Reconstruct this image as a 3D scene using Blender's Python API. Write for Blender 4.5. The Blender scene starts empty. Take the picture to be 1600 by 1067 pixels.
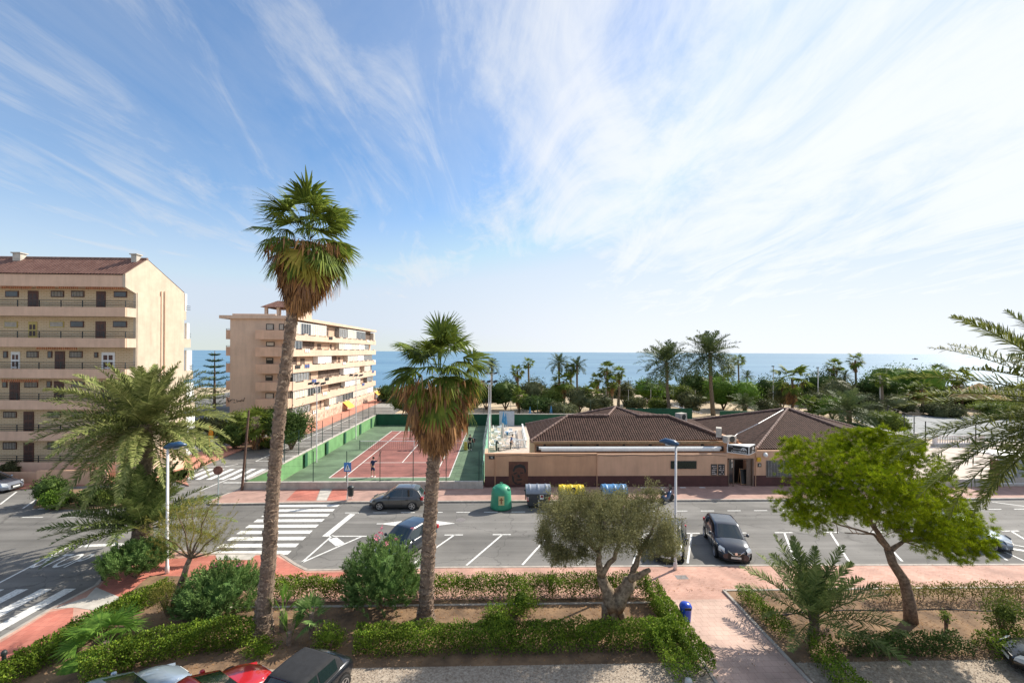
import bpy, math, random
import numpy as np
from mathutils import Vector, noise as mnoise
R_=math.radians
SC=bpy.context.scene
COL=SC.collection
# ------------------------------------------------------------------ camera
FPX=686.0; HC=11.67; YAW=R_(1.75); ROLL=R_(0.32)
Fv=Vector((math.sin(YAW),math.cos(YAW),0)); Rv=Vector((math.cos(YAW),-math.sin(YAW),0)); Uv=Vector((0,0,1))
CX=Rv*math.cos(ROLL)+Uv*math.sin(ROLL); CY=-Rv*math.sin(ROLL)+Uv*math.cos(ROLL)
cam=bpy.data.cameras.new('camera'); co=bpy.data.objects.new('camera',cam); COL.objects.link(co)
from mathutils import Matrix
co.matrix_world=Matrix(((CX.x,CY.x,-Fv.x,0),(CX.y,CY.y,-Fv.y,0),(CX.z,CY.z,-Fv.z,HC),(0,0,0,1)))
cam.sensor_width=36; cam.lens=FPX/1600*36; cam.shift_y=16.1/1600; cam.clip_end=60000; cam.clip_start=0.3
SC.camera=co
# ------------------------------------------------------------------ light
SUN_EL=R_(37); SUN_AZ=math.atan2(0.84,0.54)      # azimuth measured from +Y towards +X
w=bpy.data.worlds.new('World'); SC.world=w; w.use_nodes=True
nt=w.node_tree; nt.nodes.clear()
def N(t,**k):
    n=nt.nodes.new(t)
    for a,b in k.items(): setattr(n,a,b)
    return n
def MATH(op,a,b=None,clamp=False):
    n=N('ShaderNodeMath',operation=op,use_clamp=clamp)
    for i,v in enumerate((a,b)):
        if v is None: continue
        if isinstance(v,(int,float)): n.inputs[i].default_value=v
        else: nt.links.new(v,n.inputs[i])
    return n.outputs[0]
def RANGE(v,a,b,c=0,d=1):
    n=N('ShaderNodeMapRange',interpolation_type='SMOOTHSTEP'); nt.links.new(v,n.inputs[0])
    for i,x in enumerate((a,b,c,d)): n.inputs[i+1].default_value=x
    return n.outputs[0]
sky=N('ShaderNodeTexSky',sky_type='NISHITA'); sky.sun_disc=False; sky.sun_elevation=SUN_EL; sky.sun_rotation=SUN_AZ
sky.altitude=0; sky.air_density=1.0; sky.dust_density=0.6; sky.ozone_density=1.6
tc=N('ShaderNodeTexCoord'); sp_=N('ShaderNodeSeparateXYZ'); nt.links.new(tc.outputs['Generated'],sp_.inputs[0])
dx,dy,dz=sp_.outputs
zz=MATH('ADD',MATH('MAXIMUM',dz,0.0),0.10)
cb=N('ShaderNodeCombineXYZ'); nt.links.new(MATH('DIVIDE',dx,zz),cb.inputs[0]); nt.links.new(MATH('DIVIDE',dy,zz),cb.inputs[1])
def cloud(scale,rot,loc,ns,det,rough,dist):
    mp=N('ShaderNodeMapping'); mp.inputs['Rotation'].default_value=(0,0,rot); mp.inputs['Scale'].default_value=scale; mp.inputs['Location'].default_value=loc
    nt.links.new(cb.outputs[0],mp.inputs[0])
    n=N('ShaderNodeTexNoise'); n.inputs['Scale'].default_value=ns; n.inputs['Detail'].default_value=det; n.inputs['Roughness'].default_value=rough; n.inputs['Distortion'].default_value=dist
    nt.links.new(mp.outputs[0],n.inputs['Vector']); return n.outputs[0]
c1=cloud((.95,.55,1),R_(118),(3.1,1.7,0),1.0,12,.62,1.1)
c2=cloud((.55,.3,1),R_(20),(7.3,2.2,0),.8,5,.55,.6)
c3=cloud((2.2,.6,1),R_(32),(1.3,9.2,0),1.3,10,.68,1.2)
sunside=MATH('ADD',MATH('MULTIPLY',dx,.95),MATH('MULTIPLY',dy,.14))      # cloud bank thickens to the right
cov=RANGE(sunside,-.35,.52,0,1)
thin=MATH('ADD',MATH('MULTIPLY',c1,.5),MATH('MULTIPLY',c3,.5))
d=MATH('ADD',thin,MATH('MULTIPLY',cov,.10))
d=MATH('ADD',d,MATH('MULTIPLY',MATH('SUBTRACT',c2,.5),.35))
dens=MATH('MULTIPLY',RANGE(d,.36,.73),RANGE(cov,0,1,.88,1.0))
lowhaze=RANGE(dz,-.03,.42,1.0,0)
sidehaze=MATH('MULTIPLY',RANGE(cov,.0,1,.24,.44),1.0)
tot=MATH('MAXIMUM',dens,MATH('MAXIMUM',MATH('MULTIPLY',lowhaze,RANGE(cov,0,1,.85,1.05)),MATH('MULTIPLY',sidehaze,RANGE(c1,.3,.6,.35,1.0))))
tot=MATH('MULTIPLY',tot,.90,True)
glow=RANGE(sunside,-.4,.6,6.8,8.7)
cc=N('ShaderNodeCombineColor'); 
nt.links.new(MATH('MULTIPLY',glow,.955),cc.inputs[0]); nt.links.new(MATH('MULTIPLY',glow,.985),cc.inputs[1]); nt.links.new(MATH('MULTIPLY',glow,1.03),cc.inputs[2])
mx=N('ShaderNodeMix',data_type='RGBA'); nt.links.new(tot,mx.inputs[0]); nt.links.new(cc.outputs[0],mx.inputs[7])
hs=N('ShaderNodeHueSaturation'); hs.inputs['Saturation'].default_value=1.28; hs.inputs['Value'].default_value=1.6
nt.links.new(sky.outputs[0],hs.inputs['Color']); vm=N('ShaderNodeVectorMath',operation='MINIMUM'); vm.inputs[1].default_value=(4.3,6.1,8.2); nt.links.new(hs.outputs[0],vm.inputs[0]); nt.links.new(vm.outputs[0],mx.inputs[6])
bg=N('ShaderNodeBackground'); bg.inputs[1].default_value=0.085; nt.links.new(mx.outputs[2],bg.inputs[0])
ou=N('ShaderNodeOutputWorld'); nt.links.new(bg.outputs[0],ou.inputs[0])
sl=bpy.data.lights.new('sun','SUN'); sl.energy=5.0; sl.angle=R_(0.5); sl.color=(1.0,.93,.82)
so=bpy.data.objects.new('sun',sl); COL.objects.link(so)
sd=Vector((math.sin(SUN_AZ)*math.cos(SUN_EL),math.cos(SUN_AZ)*math.cos(SUN_EL),math.sin(SUN_EL)))
so.rotation_euler=sd.to_track_quat('Z','Y').to_euler(); so.location=sd*100
SC.view_settings.view_transform='Standard'; SC.view_settings.look='None'; SC.view_settings.exposure=0.5; SC.view_settings.gamma=1
SC.render.engine='CYCLES'
# ------------------------------------------------------------------ helpers
def ray(px,py):
    a=(px-800)/FPX; b=(533.5+16.1-py)/FPX
    return Fv+CX*a+CY*b
def G(px,py,z=0.0):                 # point of the level plane z that shows at this pixel
    r=ray(px,py); t=(z-HC)/r.z
    return Vector((r.x*t,r.y*t,z))
def AY(px,py,Y):                    # on the plane y=Y
    r=ray(px,py); t=Y/r.y; return Vector((r.x*t,Y,HC+r.z*t))
def AX(px,py,X):                    # on the plane x=X
    r=ray(px,py); t=X/r.x; return Vector((X,r.y*t,HC+r.z*t))
def UP(b,py):                       # height over ground point b of pixel row py
    depth=b.dot(Fv); xc=b.dot(Rv); a=xc/depth
    yh=549.6+a*FPX*math.tan(ROLL); return HC+(yh-py)*depth/FPX
MATS={}
def mat(name,col,rough=.8,var=.12,scale=3.0,bump=0.0,bscale=40.0,metal=0,coat=0,island=0.0,col2=None,trans=0.0,spec=.5,detail=5):
    if name in MATS: return MATS[name]
    m=bpy.data.materials.new(name); m.use_nodes=True; t=m.node_tree; b=t.nodes['Principled BSDF']
    b.inputs['Roughness'].default_value=rough; b.inputs['Metallic'].default_value=metal; b.inputs['Coat Weight'].default_value=coat; b.inputs['Specular IOR Level'].default_value=spec
    if coat: b.inputs['Coat Roughness'].default_value=.04
    L=t.links.new
    ge=t.nodes.new('ShaderNodeNewGeometry')
    def noise(s,d=detail):
        n=t.nodes.new('ShaderNodeTexNoise'); n.inputs['Scale'].default_value=s; n.inputs['Detail'].default_value=d; n.inputs['Roughness'].default_value=.6
        L(ge.outputs['Position'],n.inputs['Vector']); return n.outputs[0]
    c2=col2 or tuple(x*(1-var*1.4) for x in col)
    c1=tuple(min(1,x*(1+var)) for x in col) if not col2 else col
    mx=t.nodes.new('ShaderNodeMix'); mx.data_type='RGBA'
    mx.inputs[6].default_value=(*c1,1); mx.inputs[7].default_value=(*c2,1)
    if island>0:
        f=ge.outputs['Random Per Island']
    else:
        r=t.nodes.new('ShaderNodeMapRange'); r.inputs[1].default_value=.35; r.inputs[2].default_value=.65; L(noise(scale),r.inputs[0]); f=r.outputs[0]
    L(f,mx.inputs[0]); out=mx.outputs[2]
    if island>0:
        h=t.nodes.new('ShaderNodeHueSaturation'); r=t.nodes.new('ShaderNodeMapRange'); r.inputs[1].default_value=.35; r.inputs[2].default_value=.65; r.inputs[3].default_value=1-island; r.inputs[4].default_value=1+island
        L(noise(scale,2),r.inputs[0]); L(r.outputs[0],h.inputs['Value']); L(out,h.inputs['Color']); out=h.outputs[0]
    L(out,b.inputs['Base Color'])
    if bump>0:
        bu=t.nodes.new('ShaderNodeBump'); bu.inputs['Strength'].default_value=bump; bu.inputs['Distance'].default_value=.02; L(noise(bscale,6),bu.inputs['Height']); L(bu.outputs[0],b.inputs['Normal'])
    if trans>0:
        tr=t.nodes.new('ShaderNodeBsdfTranslucent'); L(out,tr.inputs[0]); ms=t.nodes.new('ShaderNodeMixShader'); ms.inputs[0].default_value=trans
        L(b.outputs[0],ms.inputs[1]); L(tr.outputs[0],ms.inputs[2]); L(ms.outputs[0],t.nodes['Material Output'].inputs[0])
    MATS[name]=m; return m
def leafm(name,c1,c2,var=.25,scale=1.2,trans=.35,rough=.55):
    rough=max(rough,.6)
    return mat(name,c1,rough,col2=c2,island=var,scale=scale,trans=trans,spec=.10)
class MB:
    def __init__(s): s.v=[]; s.f=[]; s.m=[]; s.uv=None
    def add(s,vs,fs,mi=0):
        o=len(s.v); s.v+=[tuple(x) for x in vs]; s.f+=[tuple(o+i for i in f) for f in fs]; s.m+=[mi]*len(fs)
    def box(s,x0,x1,y0,y1,z0,z1,mi=0):
        x0,x1=min(x0,x1),max(x0,x1); y0,y1=min(y0,y1),max(y0,y1)
        s.add([(x0,y0,z0),(x1,y0,z0),(x1,y1,z0),(x0,y1,z0),(x0,y0,z1),(x1,y0,z1),(x1,y1,z1),(x0,y1,z1)],
              [(0,3,2,1),(4,5,6,7),(0,1,5,4),(1,2,6,5),(2,3,7,6),(3,0,4,7)],mi)
    def prism(s,poly,z0,z1,mi=0):       # poly of xy, any orientation
        a=sum(poly[i][0]*poly[(i+1)%len(poly)][1]-poly[(i+1)%len(poly)][0]*poly[i][1] for i in range(len(poly)))
        if a<0: poly=poly[::-1]
        n=len(poly); s.add([(p[0],p[1],z0) for p in poly]+[(p[0],p[1],z1) for p in poly],
            [tuple(range(n))[::-1],tuple(range(n,2*n))]+[(i,(i+1)%n,n+(i+1)%n,n+i) for i in range(n)],mi)
    def sheet(s,poly,z,mi=0):
        a=sum(poly[i][0]*poly[(i+1)%len(poly)][1]-poly[(i+1)%len(poly)][0]*poly[i][1] for i in range(len(poly)))
        if a<0: poly=poly[::-1]
        s.add([(p[0],p[1],z) for p in poly],[tuple(range(len(poly)))],mi)
    def wallseg(s,p,q,th,z0,z1,z1b=None,mi=0):
        p=Vector((p[0],p[1],0)); q=Vector((q[0],q[1],0)); d=(q-p).normalized(); nn=Vector((-d.y,d.x,0))*th/2
        zb=z1 if z1b is None else z1b
        v=[p-nn,q-nn,q+nn,p+nn]; s.add([(a.x,a.y,z0) for a in v]+[(v[0].x,v[0].y,z1),(v[1].x,v[1].y,zb),(v[2].x,v[2].y,zb),(v[3].x,v[3].y,z1)],
              [(0,3,2,1),(4,5,6,7),(0,1,5,4),(1,2,6,5),(2,3,7,6),(3,0,4,7)],mi)
    def tube(s,pts,rad,n=8,mi=0,cap=True):
        pts=[Vector(p) for p in pts]; k=len(pts)
        if isinstance(rad,(int,float)): rad=[rad]*k
        o=len(s.v); ref=None
        for i,p in enumerate(pts):
            t=(pts[min(i+1,k-1)]-pts[max(i-1,0)]).normalized()
            if ref is None: ref=t.orthogonal().normalized()
            ref=(ref-t*ref.dot(t)); ref=ref.normalized() if ref.length>1e-6 else t.orthogonal().normalized()
            b=t.cross(ref)
            for j in range(n):
                a=2*math.pi*j/n; q=p+(ref*math.cos(a)+b*math.sin(a))*rad[i]; s.v.append(tuple(q))
        for i in range(k-1):
            for j in range(n):
                s.f.append((o+i*n+j,o+i*n+(j+1)%n,o+(i+1)*n+(j+1)%n,o+(i+1)*n+j)); s.m.append(mi)
        if cap:
            s.f.append(tuple(o+j for j in range(n))[::-1]); s.f.append(tuple(o+(k-1)*n+j for j in range(n))); s.m+=[mi,mi]
    def lathe(s,prof,c=(0,0,0),n=20,mi=0):
        o=len(s.v)
        for r,z in prof:
            for j in range(n):
                a=2*math.pi*j/n; s.v.append((c[0]+r*math.cos(a),c[1]+r*math.sin(a),c[2]+z))
        for i in range(len(prof)-1):
            for j in range(n): s.f.append((o+i*n+j,o+i*n+(j+1)%n,o+(i+1)*n+(j+1)%n,o+(i+1)*n+j)); s.m.append(mi)
        s.f.append(tuple(o+j for j in range(n))[::-1]); s.f.append(tuple(o+(len(prof)-1)*n+j for j in range(n))); s.m+=[mi,mi]
    def grid(s,P,mi=0,flip=False):      # P[i][j]
        o=len(s.v); a=len(P); b=len(P[0])
        for r in P: s.v+=[tuple(x) for x in r]
        for i in range(a-1):
            for j in range(b-1):
                f=(o+i*b+j,o+i*b+j+1,o+(i+1)*b+j+1,o+(i+1)*b+j); s.f.append(f[::-1] if flip else f); s.m.append(mi)
    def build(s,name,m,parent=None,smooth=False,bev=0,uv=None):
        me=bpy.data.meshes.new(name); me.from_pydata(s.v,[],s.f)
        ms=m if isinstance(m,(list,tuple)) else [m]
        for x in ms: me.materials.append(x)
        if len(ms)>1: me.polygons.foreach_set('material_index',s.m)
        if smooth: me.polygons.foreach_set('use_smooth',[True]*len(me.polygons))
        if uv:
            l=me.uv_layers.new(name='uv'); k=0
            for p in me.polygons:
                nn=p.normal; e=Vector((-nn.y,nn.x,0))
                e=e.normalized() if e.length>1e-4 else Vector((1,0,0)); q=nn.cross(e)
                for li in p.loop_indices:
                    c=me.vertices[me.loops[li].vertex_index].co; l.data[li].uv=(c.dot(e),c.dot(q))
        me.update()
        o=bpy.data.objects.new(name,me); COL.objects.link(o)
        if parent: o.parent=parent
        if bev: 
            b=o.modifiers.new('bevel','BEVEL'); b.width=bev; b.segments=2; b.limit_method='ANGLE'
        return o
def npobj(name,V,F,m,parent=None,smooth=False):
    me=bpy.data.meshes.new(name); V=np.asarray(V,dtype=np.float32).reshape(-1,3); F=np.asarray(F,dtype=np.int32); k=F.shape[1]
    me.vertices.add(len(V)); me.vertices.foreach_set('co',V.ravel()); me.loops.add(F.size); me.loops.foreach_set('vertex_index',F.ravel())
    me.polygons.add(len(F)); me.polygons.foreach_set('loop_start',np.arange(0,F.size,k,dtype=np.int32))
    me.materials.append(m); 
    if smooth: me.polygons.foreach_set('use_smooth',[True]*len(F))
    me.update(calc_edges=True); me.validate()
    o=bpy.data.objects.new(name,me); COL.objects.link(o)
    if parent: o.parent=parent
    return o
def tag(o,label,cat,group=None):
    o['label']=label; o['category']=cat
    if group: o['group']=group
    return o
def struct(o): o['kind']='structure'; return o
def thing(name,label,cat,loc=(0,0,0),rz=0,group=None):
    o=bpy.data.objects.new(name,None); COL.objects.link(o); o.location=loc; o.rotation_euler=(0,0,rz); o.empty_display_size=.3
    return tag(o,label,cat,group)
def dup(root,loc,rz=0,label=None,group=None,scale=1):
    r=root.copy(); COL.objects.link(r); r.location=loc; r.rotation_euler=(0,0,rz); r.scale=(scale,)*3 if not isinstance(scale,tuple) else scale
    if label: r['label']=label
    if group: r['group']=group
    for ch in list(root.children):
        c=ch.copy(); COL.objects.link(c); c.parent=r
        for g in list(ch.children):
            e=g.copy(); COL.objects.link(e); e.parent=c
    return r
# leaves --------------------------------------------------------------
def rhomb(P,D,S,L,W,mid=.5):
    """P base points, D unit dirs, S unit side dirs, L lengths, W widths -> verts, faces"""
    L=np.asarray(L).reshape(-1,1)*np.ones((len(P),1)); W=np.asarray(W).reshape(-1,1)*np.ones((len(P),1))
    a=P; b=P+D*L*mid+S*W*.5; c=P+D*L; e=P+D*L*mid-S*W*.5
    V=np.stack([a,b,c,e],1).reshape(-1,3); F=np.arange(len(P)*4).reshape(-1,4); return V,F
def unit(a): return a/np.maximum(np.linalg.norm(a,axis=1,keepdims=True),1e-9)
def cat_mesh(lst):
    V=[];F=[];o=0
    for v,f in lst:
        V.append(v); F.append(f+o); o+=len(v)
    return np.concatenate(V),np.concatenate(F)
def blobmesh(c,r,seed,amp=.22,n=14,fr=1.7):
    V=[];F=[]
    for i in range(n+1):
        th=math.pi*i/n
        for j in range(2*n):
            ph=math.pi*j/n; d=Vector((math.sin(th)*math.cos(ph),math.sin(th)*math.sin(ph),math.cos(th)))
            k=1+amp*mnoise.noise(d*fr+Vector((seed*3.1,seed,0)))*1.6+amp*.5*mnoise.noise(d*fr*3+Vector((seed,0,5)))
            V.append((c[0]+d.x*r[0]*k,c[1]+d.y*r[1]*k,c[2]+d.z*r[2]*k))
    m=2*n
    for i in range(n):
        for j in range(m): F.append((i*m+j,(i+1)*m+j,(i+1)*m+(j+1)%m,i*m+(j+1)%m))
    return np.array(V),np.array(F)
def cloudpts(blobs,n,rng,clump=.16,ncl=60,shell=(.72,1.08),bottom=-1.0):
    vol=np.array([b[1][0]*b[1][1]+b[1][1]*b[1][2]+b[1][0]*b[1][2] for b in blobs]); vol=vol/vol.sum()
    out=[];cd=[]
    for (c,r),p in zip(blobs,vol):
        k=max(8,int(ncl*p*len(blobs))); d=unit(rng.normal(size=(k,3))); d=d[d[:,2]>bottom]
        rr=rng.uniform(shell[0],shell[1],(len(d),1)); cen=np.array(c)+d*np.array(r)*rr
        ok=np.ones(len(cen),bool)
        for (c2,r2) in blobs:
            if c2 is c: continue
            ok&=(((cen-np.array(c2))/np.array(r2))**2).sum(1)>.55
        if ok.sum()>3: cen=cen[ok]; d=d[ok]
        m=int(n*p); idx=rng.integers(0,len(cen),m); rad=min(r)
        out.append(cen[idx]+rng.normal(size=(m,3))*clump*rad*rng.uniform(.5,1.2,(len(cen),1))[idx]); cd.append(d[idx])
    return np.concatenate(out),np.concatenate(cd)
def crown(name,blobs,n,L,W,m,parent,seed=1,core=.72,clump=.16,ncl=60,shell=(.75,1.08),up=.3,bottom=-1.0,corem=None):
    rng=np.random.default_rng(seed); P,cd=cloudpts(blobs,n,rng,clump,ncl,shell,bottom)
    D=unit(rng.normal(size=P.shape)+cd*.7+np.array([0,0,up])); S=unit(np.cross(D,rng.normal(size=P.shape)))
    lst=[rhomb(P,D,S,L*rng.uniform(.6,1.3,len(P)),W*rng.uniform(.7,1.2,len(P)))]
    if core>0:
        for i,(c,r) in enumerate(blobs): lst.append(blobmesh(c,[x*core for x in r],seed+i))
    V,F=cat_mesh(lst); return npobj(name,V,F,m,parent)
# ------------------------------------------------------------------ plants library
def frond(rng,base,az,el,L,droop,n,leaf,wd,vee=.35,w=.045):
    """feather palm frond: returns leaflet quads and rachis points"""
    p=np.array(base,float); k=16; pts=[p.copy()]; e=el; h=np.array([math.cos(az),math.sin(az),0]); tw=rng.normal()*.25
    ds=[]
    for i in range(k):
        t=(i+1)/k; e=el-droop*t**1.5
        d=h*math.cos(e)+np.array([0,0,math.sin(e)]); ds.append(d); p=p+d*L/k; pts.append(p.copy())
    pts=np.array(pts); ds=np.array(ds+[ds[-1]])
    side=np.array([-h[1],h[0],0])*math.cos(tw)+np.array([0,0,math.sin(tw)])
    T=np.linspace(.14,1,n); idx=T*k; i0=np.minimum(idx.astype(int),k-1); fr=(idx-i0)[:,None]
    P=pts[i0]*(1-fr)+pts[i0+1]*fr; Dn=ds[i0]; out=[]
    upv=unit(np.cross(np.tile(side,(n,1)),Dn)); upv*=np.sign(upv[:,2:3]+1e-6)
    prof=np.sin(np.pi*np.clip(T*.86+.12,0,1))**.55*leaf
    for sg in (-1,1):
        fwd=.55+.55*T[:,None]
        D=unit(Dn*fwd+side*sg*1.0+upv*vee*(1+rng.normal(size=(n,1))*.9)+rng.normal(size=(n,3))*.17)
        S=unit(np.cross(D,upv))
        ln=prof*rng.uniform(.85,1.1,n); M=P+D*ln[:,None]*.55
        D2=unit(D+np.array([0,0,-.16])); E=M+D2*ln[:,None]*.45
        hw=wd*.5
        V=np.stack([P-S*hw*.5,P+S*hw*.5,M+S*hw,M-S*hw,E,E],1)
        Q=np.stack([P-S*hw*.5,P+S*hw*.5,M+S*hw,M-S*hw, M-S*hw,M+S*hw,E+S*.003,E-S*.003],1).reshape(-1,3)
        out.append((Q,np.arange(len(Q)).reshape(-1,4)))
    # rachis as a thin 3-sided tube
    r=np.linspace(w,.008,k+1)[:,None]; a=pts+side*r; b=pts-side*r; c=pts-upv[0]*r*1.2
    Vr=np.stack([a,b,c],1).reshape(-1,3); Fr=[]
    for i in range(k):
        for j in range(3): Fr.append((i*3+j,i*3+(j+1)%3,(i+1)*3+(j+1)%3,(i+1)*3+j))
    out.append((Vr,np.array(Fr))); return cat_mesh(out)
GOLD=2.399963
def feather_crown(name,n,L,m,parent,seed,z=0,el=(80,-35),leaf=.5,wd=.05,nl=38,droop=1.0,w=.04,off=.25):
    rng=np.random.default_rng(seed); l=[]
    for i in range(n):
        t=(i+.5)/n; e=R_(el[0]+(el[1]-el[0])*t**.85)+rng.normal()*.08; az=i*GOLD+rng.normal()*.2
        l.append(frond(rng,(math.cos(az)*off*t,math.sin(az)*off*t,z-.25*t),az,e,L*rng.uniform(.82,1.08)*(.75+.25*min(1,t*3)),droop*rng.uniform(.7,1.25)*(.55+.6*t),nl,leaf,wd,w=w))
    V,F=cat_mesh(l); return npobj(name,V,F,m,parent)
def fanleaf(rng,base,az,el,Lp,R,ns,spread,droop,pw=.02):
    h=np.array([math.cos(az),math.sin(az),0]); d=h*math.cos(el)+np.array([0,0,math.sin(el)])
    b=np.array(base,float); mid=b+d*Lp*.6; e2=el-.25*droop; d2=h*math.cos(e2)+np.array([0,0,math.sin(e2)]); c=mid+d2*Lp*.4
    e3=el-.5*droop; d=h*math.cos(e3)+np.array([0,0,math.sin(e3)])
    side=np.array([-h[1],h[0],0.]); tw=rng.normal()*.35; nrm=np.cross(side,d); side=side*math.cos(tw)+nrm*math.sin(tw); nrm=np.cross(side,d)
    if nrm[2]<0: nrm=-nrm
    A=np.linspace(-spread,spread,ns)+rng.normal(size=ns)*.03
    D=d[None]*np.cos(A)[:,None]+side[None]*np.sin(A)[:,None]-nrm[None]*(.18*np.abs(A)/spread)[:,None]; D=unit(D)
    S=unit(np.cross(D,nrm[None]+0*D)); Rl=R*(1-.28*np.abs(A)/spread)*rng.uniform(.88,1.06,ns)
    M=c+D*(Rl*.58)[:,None]; hw=(Rl*.58*np.sin(spread/ns)*1.05)[:,None]
    D2=unit(D+np.array([0,0,-.55])*droop*rng.uniform(.3,1.3,(ns,1))); E=M+D2*(Rl*.42)[:,None]
    fold=nrm[None]*hw*.4
    Q=np.stack([c-S*.012,c+S*.012,M+S*hw+fold,M-S*hw, M-S*hw,M+S*hw+fold,E+S*.006,E-S*.006],1).reshape(-1,3)
    l=[(Q,np.arange(len(Q)).reshape(-1,4))]
    V=np.array([b-side*pw,b+side*pw,mid+side*pw*.8,mid-side*pw*.8,c+side*pw*.6,c-side*pw*.6]); l.append((V,np.array([(0,1,2,3),(3,2,4,5)])))
    return cat_mesh(l)
def fan_crown(name,n,m,parent,seed,c=(0,0,0),R=1.0,Lp=1.1,el=(85,-40),ns=22,spread=2.0,droop=1.0,rlim=0.1,wild=0):
    rng=np.random.default_rng(seed); l=[]
    for i in range(n):
        t=(i+.5)/n; e=R_(el[0]+(el[1]-el[0])*t)+rng.normal()*(.12+.2*wild); az=i*GOLD+rng.normal()*(.25+.6*wild); Lp0=Lp*(1+wild*rng.uniform(-.55,.35))
        l.append(fanleaf(rng,(c[0]+math.cos(az)*rlim,c[1]+math.sin(az)*rlim,c[2]-.35*t),az,e,Lp0*rng.uniform(.8,1.15),R*rng.uniform(.85-.15*wild,1.1),ns,spread*rng.uniform(.8-.3*wild,1.05),droop*rng.uniform(.5,1.4+wild*.6)))
    V,F=cat_mesh(l); return npobj(name,V,F,m,parent)
def skirt(name,m,parent,seed,c,H,r,n=90,R=.9,ns=9,strands=500,lean=(0,0),cz=.25):
    """hanging dead leaves: H long, r radius of the mass at top"""
    rng=np.random.default_rng(seed); l=[]
    for i in range(n):
        t=rng.uniform(0,1); az=rng.uniform(0,6.283); rr=r*.30*(1-.3*t)
        b=(c[0]+lean[0]*t+math.cos(az)*rr*.7,c[1]+lean[1]*t+math.sin(az)*rr*.7,c[2]-t*H*.72)
        e=R_(rng.uniform(-78,-46)-10*t)
        l.append(fanleaf(rng,b,az,e,r*.62*(1-.45*t)*rng.uniform(.7,1.15),R*rng.uniform(.7,1.1)*(1-.2*t),ns,rng.uniform(.25,.7),.9))
    k=strands; t=rng.uniform(0,1,k); az=rng.uniform(0,6.283,k); prof=r*(.95-.55*t)*rng.uniform(.55,1.0,k)
    P=np.stack([c[0]+lean[0]*t+np.cos(az)*prof,c[1]+lean[1]*t+np.sin(az)*prof,c[2]+.15-t*H*.8],1)
    D=unit(np.stack([np.cos(az)*.18,np.sin(az)*.18,-np.ones(k)],1)+rng.normal(size=(k,3))*.15); S=unit(np.cross(D,rng.normal(size=(k,3))))
    l.append(rhomb(P,D,S,rng.uniform(.35,.95,k)*H*.38,rng.uniform(.03,.09,k),.4))
    V,F=cat_mesh(l); return npobj(name,V,F,m,parent)
def palm_trunk(name,pts,rad,m,parent,seed,scale=1.0,chips=420,n=14,chip=.11):
    mb=MB(); P=[Vector(p) for p in pts]; rng=random.Random(seed)
    # smooth resample
    out=[];rr=[]; K=46
    for i in range(K):
        t=i/(K-1)*(len(P)-1); a=min(int(t),len(P)-2); f=t-a
        p0=P[max(a-1,0)];p1=P[a];p2=P[a+1];p3=P[min(a+2,len(P)-1)]
        q=.5*((2*p1)+(p2-p0)*f+(2*p0-5*p1+4*p2-p3)*f*f+(3*p1-p0-3*p2+p3)*f**3)
        out.append(q); rr.append((rad[a]*(1-f)+rad[a+1]*f)*(1+.05*((i%2)*2-1)+rng.uniform(-.03,.03)))
    mb.tube(out,rr,n)
    for k in range(chips):
        t=rng.random()*(K-1.01); a=int(t); f=t-a; c=out[a].lerp(out[a+1],f); r=rr[a]*(1-f)+rr[a+1]*f; az=rng.uniform(0,6.283)
        d=Vector((math.cos(az),math.sin(az),0)); s=Vector((-d.y,d.x,0)); w=chip*rng.uniform(.6,1.2)*scale; h=chip*1.1*rng.uniform(.6,1.3)*scale; o=chip*.5*rng.uniform(.3,1.2)*scale
        b=c+d*r*.93
        mb.add([b-s*w-Vector((0,0,h*.3)),b+s*w-Vector((0,0,h*.3)),b+d*o+s*w*.5+Vector((0,0,h*.5)),b+d*o-s*w*.5+Vector((0,0,h*.5)),b+Vector((0,0,h*.45))+s*w*.5,b+Vector((0,0,h*.45))-s*w*.5],[(0,1,2,3),(3,2,4,5),(0,3,5),(1,4,2)])
    return mb.build(name,m,parent)
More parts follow.
